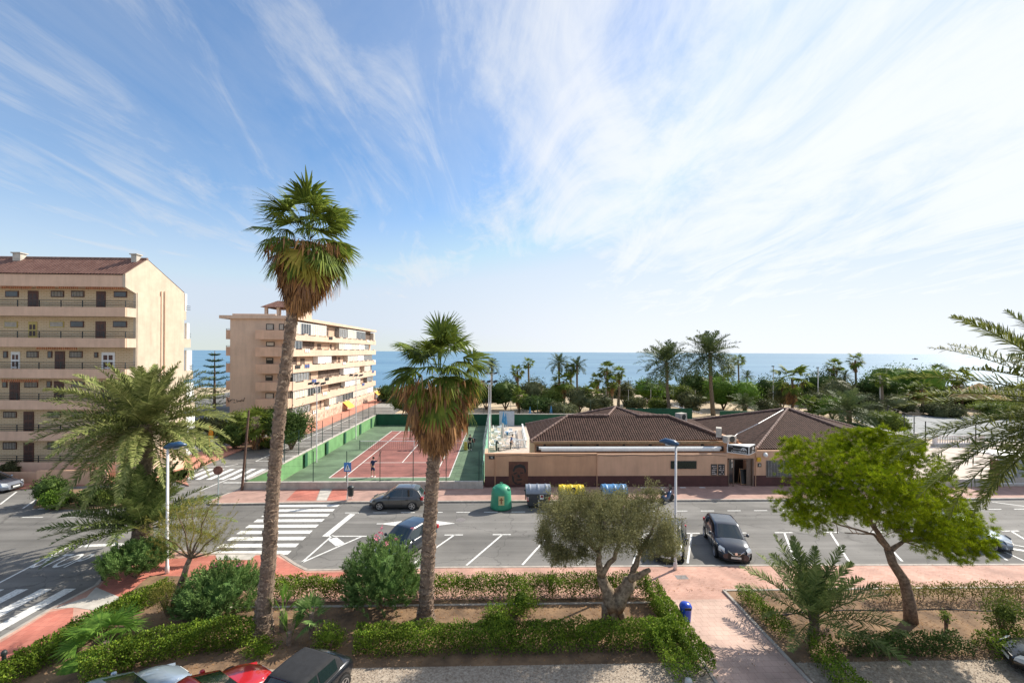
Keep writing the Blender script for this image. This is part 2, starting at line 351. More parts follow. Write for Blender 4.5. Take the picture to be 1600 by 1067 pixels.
def hedge(name,path,width,h,m,seed,label,dens=900,L=.085,W=.05,stem=True,bare=.35,cat='hedge',group=None,sm=None):
    rng=np.random.default_rng(seed); l=[]; root=thing(name,label,cat,(path[0][0],path[0][1],0),0,group); base=np.array([path[0][0],path[0][1],0])
    stems=MB()
    for a,b in zip(path[:-1],path[1:]):
        a=np.array([a[0],a[1],0.]); b=np.array([b[0],b[1],0.]); ln=np.linalg.norm(b-a); d=(b-a)/ln; s=np.array([-d[1],d[0],0]); n=int(dens*ln)
        u=rng.uniform(-.1,ln+.1,n); v=rng.uniform(-1,1,n); zt=rng.uniform(0,1,n)**.6
        # lumpy top and sides
        lump=np.array([mnoise.noise(Vector((x*1.3+seed*7,y*1.5,seed)))for x,y in zip(u,v)])
        lump2=np.array([mnoise.noise(Vector((x*3.5+seed*7,y*3,z*3+seed)))for x,y,z in zip(u,v,zt)])
        hh=h*1.12*(1+.22*lump); ww=width*.5*(1+.35*lump2)*(1-.25*np.maximum(0,zt-.75)/.25)
        keep=rng.uniform(0,1,n)<np.clip((zt-bare*.5)/.35+.15,0.12,1)*(1-.5*(lump2<-.25))
        # push to shell
        v=np.sign(v)*np.abs(v)**.6
        P=a+d*u[:,None]+s*(v*ww)[:,None]+np.array([0,0,1])*(zt*hh)[:,None]; P=P[keep]; vv=v[keep][:,None]
        D=unit(rng.normal(size=P.shape)*.8+s*vv*.6+np.array([0,0,.55])); S=unit(np.cross(D,rng.normal(size=P.shape)))
        l.append(rhomb(P-base,D,S,L*rng.uniform(.6,1.3,len(P)),W*rng.uniform(.7,1.2,len(P))))
        if stem:
            for i in range(int(ln*5.5)):
                x=rng.uniform(0,ln); y=rng.uniform(-.5,.5)*width*.8; p=a+d*x+s*y-base; q=p+d*rng.normal()*.12+s*rng.normal()*.12+np.array([0,0,h*.85]); q2=(p+q)/2+rng.normal(size=3)*.05
                stems.tube([p,q2,q],[.014,.011,.006],4,cap=False)
    V,F=cat_mesh(l); npobj('foliage',V,F,m,root)
    if stem: stems.build('twigs',sm or mat('hedge_wood',(.16,.10,.06),.9),root)['kind']='stuff'
    return root
def branchy(mb,p,q,r0,r1,rng,k=5,wig=.1,n=7):
    p=Vector(p); q=Vector(q); pts=[];rad=[]
    for i in range(k+1):
        t=i/k; w=wig*(q-p).length*math.sin(math.pi*t)
        pts.append(p.lerp(q,t)+Vector((rng.uniform(-1,1),rng.uniform(-1,1),rng.uniform(-.5,.5)))*w*.6); rad.append(r0+(r1-r0)*t)
    mb.tube(pts,rad,n); return pts
# ------------------------------------------------------------------ materials
M={}
M['asphalt']=mat('asphalt',(.19,.18,.165),.92,.10,.35,.25,60)
M['concrete']=mat('concrete',(.50,.46,.40),.9,.12,2,.1,40)
M['kerb']=mat('kerb',(.42,.37,.32),.9,.14,3)
M['paint']=mat('road_paint',(.78,.77,.73),.8,.10,9,detail=8)
M['soil']=mat('soil',(.29,.18,.10),1,.3,1.1,1.0,12,col2=(.12,.075,.045),detail=10)
M['sand']=mat('sand',(.50,.39,.26),1,.2,.25,.3,9)
M['gravel']=mat('gravel',(.50,.42,.33),1,.3,14,.9,30,col2=(.26,.20,.15))
M['white']=mat('white_paint',(.8,.8,.78),.5,.04)
M['pole']=mat('pole_paint',(.74,.70,.68),.45,.06,2)
M['dark']=mat('dark_metal',(.02,.025,.025),.5,.05)
M['fgreen']=mat('fence_green',(.01,.045,.035),.5,.1)
M['rubber']=mat('rubber',(.012,.012,.013),.8,.1)
M['rim']=mat('alloy',(.5,.5,.52),.3,.05,metal=.8)
M['glass']=mat('car_glass',(.012,.022,.024),.05,.02,spec=.9,coat=.3)
M['wglass']=mat('window_glass',(.04,.05,.055),.12,.3,1.5,spec=.8)
M['black']=mat('black_plastic',(.015,.015,.016),.5,.1)
M['chrome']=mat('chrome',(.75,.75,.76),.15,.02,metal=1)
M['tlight']=mat('tail_red',(.45,.01,.01),.2,.05,coat=.5)
M['hlight']=mat('lamp_clear',(.55,.58,.6),.12,.05,spec=.9)
M['plate']=mat('plate_white',(.75,.75,.7),.5,.03)
M['date3']=leafm('green_date_leaf',(.24,.26,.07),(.10,.13,.03),.25,.5,.3,.5)
M['trunkW']=mat('fan_palm_bark',(.44,.33,.24),.95,.2,9,.8,22,col2=(.13,.085,.06),island=.3)
M['trunkP']=mat('date_palm_bark',(.20,.15,.10),.95,.3,6,.6,20)
M['bark']=mat('bark',(.30,.205,.14),.95,.25,9,1.0,22,col2=(.11,.07,.05),detail=9)
M['olivebark']=mat('olive_bark',(.36,.27,.18),.95,.3,7,1.0,14,col2=(.11,.075,.05),detail=9)
M['dead']=leafm('dead_palm_leaf',(.50,.27,.11),(.15,.085,.055),.3,1.6,.25,.8)
M['fan']=leafm('fan_palm_leaf',(.20,.25,.04),(.07,.11,.02),.3,1.0,.35,.4)
M['fan2']=leafm('young_fan_leaf',(.22,.36,.06),(.10,.22,.035),.2,1.5,.4,.4)
M['date']=leafm('date_palm_leaf',(.39,.40,.15),(.12,.16,.04),.25,.5,.25,.5)
M['date2']=leafm('young_date_leaf',(.29,.34,.12),(.10,.15,.04),.25,.7,.28,.5)
M['datefar']=leafm('far_date_leaf',(.15,.19,.07),(.06,.09,.035),.2,.3,.2,.5)
M['hedge']=leafm('hedge_leaf',(.24,.32,.035),(.045,.10,.012),.35,.9,.25,.4)
M['hedge2']=leafm('dry_hedge_leaf',(.26,.24,.06),(.12,.13,.03),.3,.9,.3,.5)
M['oleander']=leafm('oleander_leaf',(.22,.32,.10),(.08,.16,.04),.3,1.1,.3,.4)
M['olive']=leafm('olive_leaf',(.33,.31,.14),(.12,.12,.045),.3,.9,.25,.5)
M['pine']=leafm('pine_needle',(.40,.46,.012),(.11,.19,.008),.3,.8,.28,.5)
M['tam']=leafm('tamarisk_leaf',(.36,.31,.07),(.19,.19,.045),.25,1.2,.4,.6)
M['bgA']=leafm('bright_tree_leaf',(.16,.26,.035),(.06,.12,.015),.3,.25,.25,.5)
M['bgB']=leafm('dark_tree_leaf',(.10,.15,.035),(.03,.06,.015),.3,.25,.2,.6)
M['bgC']=leafm('grey_shrub_leaf',(.17,.18,.08),(.07,.08,.035),.3,.3,.2,.6)
M['bgD']=leafm('yellow_shrub_leaf',(.20,.24,.05),(.09,.13,.025),.3,.3,.3,.6)
M['flower']=mat('pink_petal',(.75,.22,.30),.6,.15)
M['yellowleaf']=leafm('yellow_leaf',(.42,.34,.07),(.22,.2,.03),.2,2,.3,.5)
def brickm(name,c1,c2,mortar,scale=1,bw=.4,bh=.2,ms=.012,bump=.3,rough=.85,rot=0,var=.33):
    m=bpy.data.materials.new(name); m.use_nodes=True; t=m.node_tree; b=t.nodes['Principled BSDF']; b.inputs['Roughness'].default_value=rough
    g=t.nodes.new('ShaderNodeNewGeometry'); mp=t.nodes.new('ShaderNodeMapping'); mp.inputs['Rotation'].default_value=rot if isinstance(rot,tuple) else (0,0,rot)
    t.links.new(g.outputs['Position'],mp.inputs[0])
    br=t.nodes.new('ShaderNodeTexBrick'); br.inputs['Color1'].default_value=(*c1,1); br.inputs['Color2'].default_value=(*c2,1); br.inputs['Mortar'].default_value=(*mortar,1)
    br.inputs['Scale'].default_value=scale; br.inputs['Brick Width'].default_value=bw; br.inputs['Row Height'].default_value=bh; br.inputs['Mortar Size'].default_value=ms
    t.links.new(mp.outputs[0],br.inputs['Vector'])
    n=t.nodes.new('ShaderNodeTexNoise'); n.inputs['Scale'].default_value=.7; n.inputs['Detail'].default_value=8; t.links.new(g.outputs['Position'],n.inputs['Vector'])
    r=t.nodes.new('ShaderNodeMapRange'); r.inputs[1].default_value=.3; r.inputs[2].default_value=.7; r.inputs[3].default_value=1-var; r.inputs[4].default_value=1+var*.6; t.links.new(n.outputs[0],r.inputs[0])
    h=t.nodes.new('ShaderNodeHueSaturation'); t.links.new(br.outputs[0],h.inputs['Color']); t.links.new(r.outputs[0],h.inputs['Value']); t.links.new(h.outputs[0],b.inputs['Base Color'])
    bu=t.nodes.new('ShaderNodeBump'); bu.inputs['Strength'].default_value=bump; bu.inputs['Distance'].default_value=.01; bu.invert=True; t.links.new(br.outputs['Fac'],bu.inputs['Height']); t.links.new(bu.outputs[0],b.inputs['Normal'])
    return m
def tilem(name,ca,cb,cw=.25,rh=.36):
    m=bpy.data.materials.new(name); m.use_nodes=True; t=m.node_tree; b=t.nodes['Principled BSDF']; b.inputs['Roughness'].default_value=.9; b.inputs['Specular IOR Level'].default_value=.15; L=t.links.new
    uv=t.nodes.new('ShaderNodeUVMap'); s=t.nodes.new('ShaderNodeSeparateXYZ'); L(uv.outputs[0],s.inputs[0])
    def mm(op,a,bb=None):
        n=t.nodes.new('ShaderNodeMath'); n.operation=op
        for i,v in enumerate((a,bb)):
            if v is None: continue
            if isinstance(v,(int,float)): n.inputs[i].default_value=v
            else: L(v,n.inputs[i])
        return n.outputs[0]
    col=mm('ABSOLUTE',mm('SINE',mm('MULTIPLY',s.outputs[0],math.pi/cw)))     # barrel tiles
    row=mm('FRACT',mm('DIVIDE',s.outputs[1],rh))
    h=mm('ADD',mm('MULTIPLY',col,.07),mm('MULTIPLY',row,-.035))
    cell=t.nodes.new('ShaderNodeCombineXYZ'); L(mm('FLOOR',mm('DIVIDE',s.outputs[0],cw)),cell.inputs[0]); L(mm('FLOOR',mm('DIVIDE',s.outputs[1],rh)),cell.inputs[1])
    wn=t.nodes.new('ShaderNodeTexWhiteNoise'); L(cell.outputs[0],wn.inputs['Vector'])
    mx=t.nodes.new('ShaderNodeMix'); mx.data_type='RGBA'; mx.inputs[6].default_value=(*ca,1); mx.inputs[7].default_value=(*cb,1); L(wn.outputs[0],mx.inputs[0])
    # sun highlight painted pale on the crest of each tile's lower lip
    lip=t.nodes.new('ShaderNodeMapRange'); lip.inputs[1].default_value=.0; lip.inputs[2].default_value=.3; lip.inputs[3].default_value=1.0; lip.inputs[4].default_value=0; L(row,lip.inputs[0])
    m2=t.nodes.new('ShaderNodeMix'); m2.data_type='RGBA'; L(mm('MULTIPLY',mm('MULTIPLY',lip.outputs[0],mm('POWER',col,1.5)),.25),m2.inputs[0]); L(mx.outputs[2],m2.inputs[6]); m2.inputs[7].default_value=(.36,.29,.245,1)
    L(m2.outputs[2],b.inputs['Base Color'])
    bu=t.nodes.new('ShaderNodeBump'); bu.inputs['Strength'].default_value=1; bu.inputs['Distance'].default_value=1.0; L(h,bu.inputs['Height']); L(bu.outputs[0],b.inputs['Normal'])
    return m
M['pink']=brickm('pink_pavers',(.50,.275,.205),(.58,.34,.26),(.40,.24,.19),bw=.2,bh=.1,ms=.006)
M['pinkpath']=brickm('path_tiles',(.53,.36,.29),(.57,.40,.32),(.40,.26,.21),bw=.3,bh=.3,ms=.008)
M['red']=brickm('red_pavers',(.47,.15,.105),(.53,.19,.135),(.36,.12,.09),bw=.3,bh=.3,ms=.008)
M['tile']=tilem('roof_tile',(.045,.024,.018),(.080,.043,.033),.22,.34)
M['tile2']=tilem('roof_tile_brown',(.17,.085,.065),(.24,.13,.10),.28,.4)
M['cap']=mat('ridge_tile',(.24,.15,.12),.8,.3,5,.4,12)
M['salmon']=mat('salmon_render',(.56,.33,.20),.9,.06,.8,.15,40)
M['salmon2']=mat('pale_salmon_render',(.64,.40,.26),.9,.05,.8,.15,40)
M['maroon']=mat('maroon_plinth',(.085,.032,.028),.7,.15,1.5)
M['cream']=mat('apartment_cream_brick',(.55,.45,.345),.9,.06,1.2,.1,30)
M['yellow']=brickm('yellow_brick',(.66,.51,.33),(.70,.55,.36),(.52,.36,.2),bw=.5,bh=.16,ms=.02,rot=(R_(90),0,0),var=.08)
M['pinkband']=mat('balcony_pink_render',(.66,.44,.31),.9,.07,.5,.1,30)
M['peach']=mat('peach_render',(.64,.475,.355),.9,.06,.4,.1,30)
M['cgreen']=mat('court_green',(.115,.175,.10),.95,.28,.35,.1,60,detail=9)
M['cred']=mat('court_red',(.27,.105,.085),.95,.22,.45,.1,60,detail=9)
M['gwall']=mat('green_wall_paint',(.14,.30,.12),.85,.12,1.0)
M['gwalld']=mat('dark_green_screen',(.008,.075,.035),.8,.15,1.2)
M['wood']=mat('door_wood',(.10,.035,.02),.5,.3,6)
M['shutter']=mat('shutter',(.42,.38,.32),.6,.1,4)
# ------------------------------------------------------------------ ground, roads
def weather():
    m=M['asphalt']; t=m.node_tree; b=t.nodes['Principled BSDF']; L=t.links.new; src=b.inputs['Base Color'].links[0].from_socket
    g=t.nodes.new('ShaderNodeNewGeometry')
    def nz(sc,det,rough=.6):
        mp=t.nodes.new('ShaderNodeMapping'); mp.inputs['Scale'].default_value=sc; L(g.outputs['Position'],mp.inputs[0]); n=t.nodes.new('ShaderNodeTexNoise'); n.inputs['Scale'].default_value=1; n.inputs['Detail'].default_value=det; n.inputs['Roughness'].default_value=rough; L(mp.outputs[0],n.inputs['Vector']); return n.outputs[0]
    def rg_(v,a,b_,c,d):
        r=t.nodes.new('ShaderNodeMapRange'); r.inputs[1].default_value=a; r.inputs[2].default_value=b_; r.inputs[3].default_value=c; r.inputs[4].default_value=d; L(v,r.inputs[0]); return r.outputs[0]
    def mu(a,b_):
        n=t.nodes.new('ShaderNodeMath'); n.operation='MULTIPLY'; L(a,n.inputs[0]); L(b_,n.inputs[1]); return n.outputs[0]
    v=t.nodes.new('ShaderNodeTexVoronoi'); v.feature='DISTANCE_TO_EDGE'; v.inputs['Scale'].default_value=.23
    ad=t.nodes.new('ShaderNodeVectorMath'); ad.operation='MULTIPLY_ADD'; n0=t.nodes.new('ShaderNodeTexNoise'); n0.inputs['Scale'].default_value=1.2; n0.inputs['Detail'].default_value=6; L(g.outputs['Position'],n0.inputs['Vector']); L(n0.outputs['Color'],ad.inputs[0]); ad.inputs[1].default_value=(1.6,1.6,0); L(g.outputs['Position'],ad.inputs[2]); L(ad.outputs[0],v.inputs['Vector'])
    crack=rg_(v.outputs['Distance'],.0,.012,.62,1.0)
    tyre=rg_(nz((.03,1.1,1),4),.38,.62,.80,1.12); patch=rg_(nz((.09,.16,1),2,.4),.47,.51,.84,1.07); spots=rg_(nz((2.6,2.6,1),3),.64,.72,1.0,.62); fine=rg_(nz((22,22,22),5,.8),.3,.7,.86,1.13)
    f=mu(mu(mu(crack,tyre),mu(patch,spots)),fine); h=t.nodes.new('ShaderNodeHueSaturation'); L(src,h.inputs['Color']); L(f,h.inputs['Value']); L(h.outputs[0],b.inputs['Base Color'])
    m=M['paint']; t=m.node_tree; b=t.nodes['Principled BSDF']; L=t.links.new; src=b.inputs['Base Color'].links[0].from_socket; g=t.nodes.new('ShaderNodeNewGeometry')
    w_=rg_(nz((7,7,7),9,.8),.50,.64,0,.85); mx=t.nodes.new('ShaderNodeMix'); mx.data_type='RGBA'; L(w_,mx.inputs[0]); L(src,mx.inputs[6]); mx.inputs[7].default_value=(.26,.25,.235,1); L(mx.outputs[2],b.inputs['Base Color'])
    for k in ('pinkband','cream','peach','salmon','salmon2','concrete','gwall'):      # run-off streaks on walls
        m=M[k]; t=m.node_tree; b=t.nodes['Principled BSDF']; L=t.links.new; src=b.inputs['Base Color'].links[0].from_socket; g=t.nodes.new('ShaderNodeNewGeometry')
        st=rg_(nz((2.2,2.2,.22),7,.65),.42,.72,1.03,.88); h=t.nodes.new('ShaderNodeHueSaturation'); L(src,h.inputs['Color']); L(st,h.inputs['Value']); L(h.outputs[0],b.inputs['Base Color'])
weather()
def poly(pts,z=0): return [(G(*p).x,G(*p).y) for p in pts]
m=MB(); ys=[-20,60,120,140,152]; zs=[0,0,0,0,-4]
m.grid([[(-900,y,z),(900,y,z)] for y,z in zip(ys,zs)],flip=False); struct(m.build('ground',M['sand']))
m=MB(); m.sheet([(-40000,120),(40000,120),(40000,45000),(-40000,45000)],-2.0)
sm=bpy.data.materials.new('sea_water'); sm.use_nodes=True; t=sm.node_tree; b=t.nodes['Principled BSDF']; b.inputs['Base Color'].default_value=(.05,.18,.3,1); b.inputs['Roughness'].default_value=.32; b.inputs['IOR'].default_value=1.33
b.inputs['Specular IOR Level'].default_value=.42
g=t.nodes.new('ShaderNodeNewGeometry'); mp=t.nodes.new('ShaderNodeMapping'); mp.inputs['Scale'].default_value=(.1,.3,1); t.links.new(g.outputs['Position'],mp.inputs[0])
n=t.nodes.new('ShaderNodeTexNoise'); n.inputs['Scale'].default_value=1; n.inputs['Detail'].default_value=8; t.links.new(mp.outputs[0],n.inputs['Vector'])
bu=t.nodes.new('ShaderNodeBump'); bu.inputs['Strength'].default_value=.6; bu.inputs['Distance'].default_value=.8; t.links.new(n.outputs[0],bu.inputs['Height']); t.links.new(bu.outputs[0],b.inputs['Normal'])
mp2=t.nodes.new('ShaderNodeMapping'); mp2.inputs['Scale'].default_value=(.0025,.012,1); t.links.new(g.outputs['Position'],mp2.inputs[0]); n2=t.nodes.new('ShaderNodeTexNoise'); n2.inputs['Detail'].default_value=6; n2.inputs['Scale'].default_value=1; t.links.new(mp2.outputs[0],n2.inputs['Vector'])
cr=t.nodes.new('ShaderNodeMix'); cr.data_type='RGBA'; cr.inputs[6].default_value=(.06,.17,.28,1); cr.inputs[7].default_value=(.13,.27,.37,1); r=t.nodes.new('ShaderNodeMapRange'); r.inputs[1].default_value=.38; r.inputs[2].default_value=.66; t.links.new(n2.outputs[0],r.inputs[0]); t.links.new(r.outputs[0],cr.inputs[0]); t.links.new(cr.outputs[2],b.inputs['Base Color'])
struct(m.build('sea',sm))
m=MB(); m.sheet([(-130,4),(130,4),(130,36),(-130,36)],.004); m.sheet([(-75,36),(-19.4,36),(-19.4,125),(-75,125)],.004)
struct(m.build('road',M['asphalt']))
# near pavement
outer=poly([(1750,884.5),(1200,886.3),(700,889.5),(560,892.5),(480,893.8),(462,885),(438,868.8),(330,868),(262,861),(205,868),(165,901),(150,918),(77,956),(0,1002),(-160,1095)])
m=MB(); m.prism(outer+[(-25,8),(45,8)],0,.12); struct(m.build('pavement',M['pink']))
m=MB()
for a,b_ in zip(outer[:-1],outer[1:]): m.wallseg(a,b_,.16,0,.135)
struct(m.build('kerb',M['kerb']))
m=MB(); m.sheet(poly([(462,889),(430,871),(335,871),(262,877),(210,887),(168,903),(156,920),(132,938),(190,940),(232,905),(300,905),(440,905),(540,905),(540,897),(480,898)]),.126)
m.sheet(poly([(78,960),(115,952),(112,985),(60,1016),(12,1049),(-60,1095),(-150,1095),(6,1005)]),.126); struct(m.build('red_pavement',M['red']))
m=MB(); m.sheet(poly([(82,955),(135,937),(150,921),(190,938),(150,958),(118,953)]),.129); m.sheet(poly([(336,869.5),(400,869.5),(392,878),(340,878)]),.130); struct(m.build('concrete_ramp',M['concrete']))
m=MB(); m.prism([(7.75,8),(10.9,8),(10.9,20.3),(7.75,20.3)],.1,.128); struct(m.build('garden_path',M['pinkpath']))
# beds
bedL=poly([(1036,938),(440,946),(285,905),(234,904),(196,936),(114,986),(62,1016),(12,1049)])+[(-21,13.5),(-9.2,13.5),(-8.6,16.1),(7.7,16.1),(7.7,19.8)]
m=MB(); m.prism(bedL,.0,.17); m.prism([(10.95,16.0),(60,16.0),(60,20.9),(10.95,20.9)],0,.17)
struct(m.build('garden_soil',M['soil']))
m=MB()
e=[(7.66,12),(7.66,20.0)]; m.wallseg(e[0],e[1],.12,0,.2); m.wallseg((7.6,20.0),(-12,20.0),.12,0,.2); m.wallseg((10.98,12),(10.98,21),.12,0,.2); m.wallseg((11,20.95),(60,20.95),.12,0,.2)
struct(m.build('garden_kerb',M['kerb']))
m=MB(); m.sheet([(-8.6,8),(7.58,8),(7.58,16.1),(-8.6,16.1)],.175); m.sheet([(11.1,8),(60,8),(60,16),(11.1,16)],.175); m.sheet([(-21,8),(-8.6,8),(-8.6,13.5),(-21,13.5)],.175)
struct(m.build('gravel',M['gravel']))
# far pavement
fk=poly([(1750,778.5),(1550,780.5),(1140,782.5),(755,784.6),(540,786),(350,789),(329,788.5),(328,785),(345,777),(377,765),(385,755)])
m=MB(); m.prism(fk+[(-20.6,38.3),(60,38.3)],0,.12); struct(m.build('far_pavement',mat('dusty_pavers',(.41,.255,.205),.9,.12,1.2)))
m=MB()
for a,b_ in zip(fk[:-1],fk[1:]): m.wallseg(a,b_,.18,0,.13)
struct(m.build('far_kerb',M['kerb']))
m=MB(); m.sheet(poly([(447,784),(465,765.5),(500,766),(493,784)]),.127); m.sheet(poly([(511,784),(520,766),(543,765.5),(540,783.5)]),.127); struct(m.build('tactile_pavement',M['red']))
m=MB(); m.sheet(poly([(495,784),(501,766),(519,766),(510,784)]),.127); struct(m.build('crossing_ramp',M['concrete']))
# far left corner : pavement, planting island, street pavement
m=MB(); m.prism(poly([(-300,768),(-20,768),(60,763),(110,760),(285,752),(300,735),(402,694),(395,689),(290,712),(200,735),(-300,740)]),0,.12)
m.prism([(-29.7,60),(-26.7,62),(-26.7,125),(-29.7,125)],0,.12); m.prism(poly([(295,760),(290,752),(300,737),(285,735),(250,745)]),0,.12) 
struct(m.build('side_pavement',mat('terracotta_pavement',(.52,.235,.165),.9,.12,1.2)))
m=MB(); m.prism(poly([(52,794),(62,776),(110,767),(190,764),(268,756),(262,775),(215,790),(150,797)]),0,.14); m.prism([(-31,52),(-27,56),(-27,61),(-31,60)],0,.14); struct(m.build('planting_island',M['soil']))
# markings
m=MB(); Z=.010
def ln(p,q,wd=.12):
    a=G(*p); b=G(*q); d=(b-a).normalized(); s=Vector((-d.y,d.x,0))*wd/2; m.sheet([((a-s).x,(a-s).y),((b-s).x,(b-s).y),((b+s).x,(b+s).y),((a+s).x,(a+s).y)],Z)
def lw(x0,y0,x1,y1,wd=.12):
    a=Vector((x0,y0,0)); b=Vector((x1,y1,0)); d=(b-a).normalized(); s=Vector((-d.y,d.x,0))*wd/2; m.sheet([((a-s).x,(a-s).y),((b-s).x,(b-s).y),((b+s).x,(b+s).y),((a+s).x,(a+s).y)],Z)
for k in range(9):
    y=25.5+.97*k; m.sheet([(-16.6,y),(-12.0,y),(-12.0,y+.5),(-16.6,y+.5)],Z)
for k in range(8):
    x=G(157,919).x-.02-1.13*k; m.sheet([(x-.55,14),(x,14),(x,G(157,919).y),(x-.55,G(157,919).y)],Z)
for k in range(8):
    x=G(367,749).x+1.0-1.02*k; m.sheet([(x-.5,40.4),(x,40.4),(x,44.0),(x-.5,44.0)],Z)
T0=G(785,835); stp=3.06; dv=Vector((-2.0,-4.0,0))
for k in list(range(-1,12)):
    if k==5: pass
    p=Vector((T0.x+stp*k,T0.y,0)); q=p+dv*(1.0); lw(p.x,p.y,q.x,q.y); lw(p.x-.62,p.y,p.x+.55,p.y)
# hatched wedge by the crossing and its bars
ln((471,879),(520,836)); ln((471,879),(565,838)); ln((513,837.5),(573,837.5)); ln((551,803),(508,838),.4); ln((519,841),(532,851),.55)
ln((1560,846),(1640,862)); ln((1566,855),(1700,875),.3); ln((1570,862),(1600,876)); ln((1550,784),(1640,796)); 
# dashes on the far side
for k in range(34):
    x=-11+2.0*k; lw(x,32.0,x+1.0,32.0,.1)
for k in range(9):
    x=-30-3.0*k; lw(x,31.5,x+1.4,31.5,.1)
# direction arrow by the dark car
ar=G(700,817.5); y=ar.y; x=ar.x
m.sheet([(x-2.2,y-.06),(x+.4,y-.06),(x+.4,y+.06),(x-2.2,y+.06)],Z); m.sheet([(x-.9,y-.45),(x+.5,y),(x-.9,y+.45)],Z+.001)
x-=4.6; m.sheet([(x-.2,y-.06),(x+1.2,y-.06),(x+1.2,y+.06),(x-.2,y+.06)],Z); m.sheet([(x+1.4,y-.45),(x,y),(x+1.4,y+.45)],Z+.001)
ln((-60,941),(110,852.5)); ln((125,853),(193,850),.35); ln((312,767),(360,747)); ln((349,754),(381,754),.2); ln((0,788),(26,768)); ln((36,794),(66,774)); ln((60,795),(170,790),.16); ln((350,729),(372,725)); ln((300,729),(385,729),.1)
for k in range(14): lw(-25.5,47+2.4*k,-21,47+2.4*k,.12)
lw(-25.5,47,-25.5,80,.1); lw(-23,100,-27,100,.3)
for k in range(3): lw(-27,93+2*k,-19.6,93+2*k,.5)
for k in range(4): m.sheet([(12.2+k*1.7,37.06),(12.7+k*1.7,37.06),(12.7+k*1.7,37.3),(12.2+k*1.7,37.3)],.128)
struct(m.build('road_markings',M['paint']))
def textobj(name,s,size,mt,loc,rot,parent=None,sx=1,sy=1,ext=0,align='CENTER'):
    c=bpy.data.curves.new(name,'FONT'); c.body=s; c.size=size; c.align_x=align; c.align_y='CENTER'; c.extrude=ext; c.offset=.004*size
    t=bpy.data.objects.new('tmp',c); COL.objects.link(t); bpy.context.view_layer.update()
    me=bpy.data.meshes.new_from_object(t.evaluated_get(bpy.context.evaluated_depsgraph_get())); bpy.data.objects.remove(t)
    me.materials.clear(); me.materials.append(mt); o=bpy.data.objects.new(name,me); COL.objects.link(o); o.location=loc; o.rotation_euler=rot; o.scale=(sx,sy,1)
    if parent: o.parent=parent
    return o
p=G(97,877); struct(textobj('road_lettering','STOP',1.3,M['paint'],(p.x,p.y,.012),(0,0,0),sx=.72,sy=1.75))
# ------------------------------------------------------------------ tennis court
c0=G(514.5,746.3); c1=G(700,746.3); cy0=(c0.y+c1.y)/2; cx0=c0.x; CW=10.97; CL=23.77; YB=69.6
m=MB(); m.sheet([(-20.9,37.5),(-1.5,37.5),(-1.5,YB),(-19.3,YB),(-19.3,39.5)],.012); struct(m.build('court_surround',M['cgreen']))
m=MB(); m.sheet([(cx0,cy0),(cx0+CW,cy0),(cx0+CW,cy0+CL),(cx0,cy0+CL)],.018); struct(m.build('court_surface',M['cred']))
m=MB(); Z=.024
for x in (cx0,cx0+1.37,cx0+CW-1.37,cx0+CW): m.sheet([(x-.05,cy0),(x+.05,cy0),(x+.05,cy0+CL),(x-.05,cy0+CL)],Z)
for y in (cy0,cy0+CL,): m.sheet([(cx0,y-.06),(cx0+CW,y-.06),(cx0+CW,y+.06),(cx0,y+.06)],Z+.002)
for y in (cy0+CL/2-6.4,cy0+CL/2+6.4): m.sheet([(cx0+1.37,y-.05),(cx0+CW-1.37,y-.05),(cx0+CW-1.37,y+.05),(cx0+1.37,y+.05)],Z+.002)
x=cx0+CW/2; m.sheet([(x-.05,cy0+CL/2-6.4),(x+.05,cy0+CL/2-6.4),(x+.05,cy0+CL/2+6.4),(x-.05,cy0+CL/2+6.4)],Z+.004)
struct(m.build('court_lines',mat('line_white',(.72,.70,.64),.8,.06)))
ny=cy0+CL/2; r=thing('tennis_net','dark tennis net with white band across the red court','net',(cx0+CW/2,ny,0))
m=MB()
for s in (-1,1): m=MB(); m.tube([(s*6.4,0,0),(s*6.4,0,1.07)],.05,8); m.build('net_post',M['fgreen'],r)
m=MB()
for k in range(53): x=-6.4+12.8*k/52; m.box(x-.008,x+.008,-.008,.008,.03,.93)
for k in range(7): z=.08+.13*k; m.box(-6.4,6.4,-.007,.007,z,z+.014)
m.build('netting',M['black'],r); m=MB(); m.box(-6.4,6.4,-.02,.02,.93,1.0); m.box(-.03,.03,-.03,.03,.02,.93); m.build('net_band',M['white'],r)
# low wall and green walls
m=MB(); a=G(379,766.5); m.wallseg((a.x,37.25),(-1.25,37.25),.28,0,.72)
tag(m.build('low_wall',M['concrete'],bev=.01),'low rendered concrete wall along the pavement in front of the tennis court','wall')
wl=[(-21.0,37.4),(-19.45,39.6),(-19.3,YB)]
r=thing('court_wall','light green painted wall along the left side of the tennis court','wall',(0,0,0))
m=MB(); m.wallseg(wl[0],wl[1],.22,0,.8,1.45); m.wallseg(wl[1],wl[2],.22,0,1.45,1.6); m.build('wall',M['gwall'],r)
m=MB(); m.wallseg(wl[0],wl[1],.3,.8,.86,1.51); m2=MB()
P0=Vector((wl[1][0],wl[1][1],1.45)); P1=Vector((wl[2][0],wl[2][1],1.6))
m=MB(); v=.16
for a,b_ in (((wl[0][0],wl[0][1],.8),tuple(P0)),(tuple(P0),tuple(P1))):
    m.add([(a[0]-v,a[1],a[2]+.003),(b_[0]-v,b_[1],b_[2]+.003),(b_[0]+v,b_[1],b_[2]+.003),(a[0]+v,a[1],a[2]+.003),(a[0]-v,a[1],a[2]+.06),(b_[0]-v,b_[1],b_[2]+.06),(b_[0]+v,b_[1],b_[2]+.06),(a[0]+v,a[1],a[2]+.06)],[(0,3,2,1),(4,5,6,7),(0,1,5,4),(1,2,6,5),(2,3,7,6),(3,0,4,7)])
m.build('coping',M['concrete'],r)
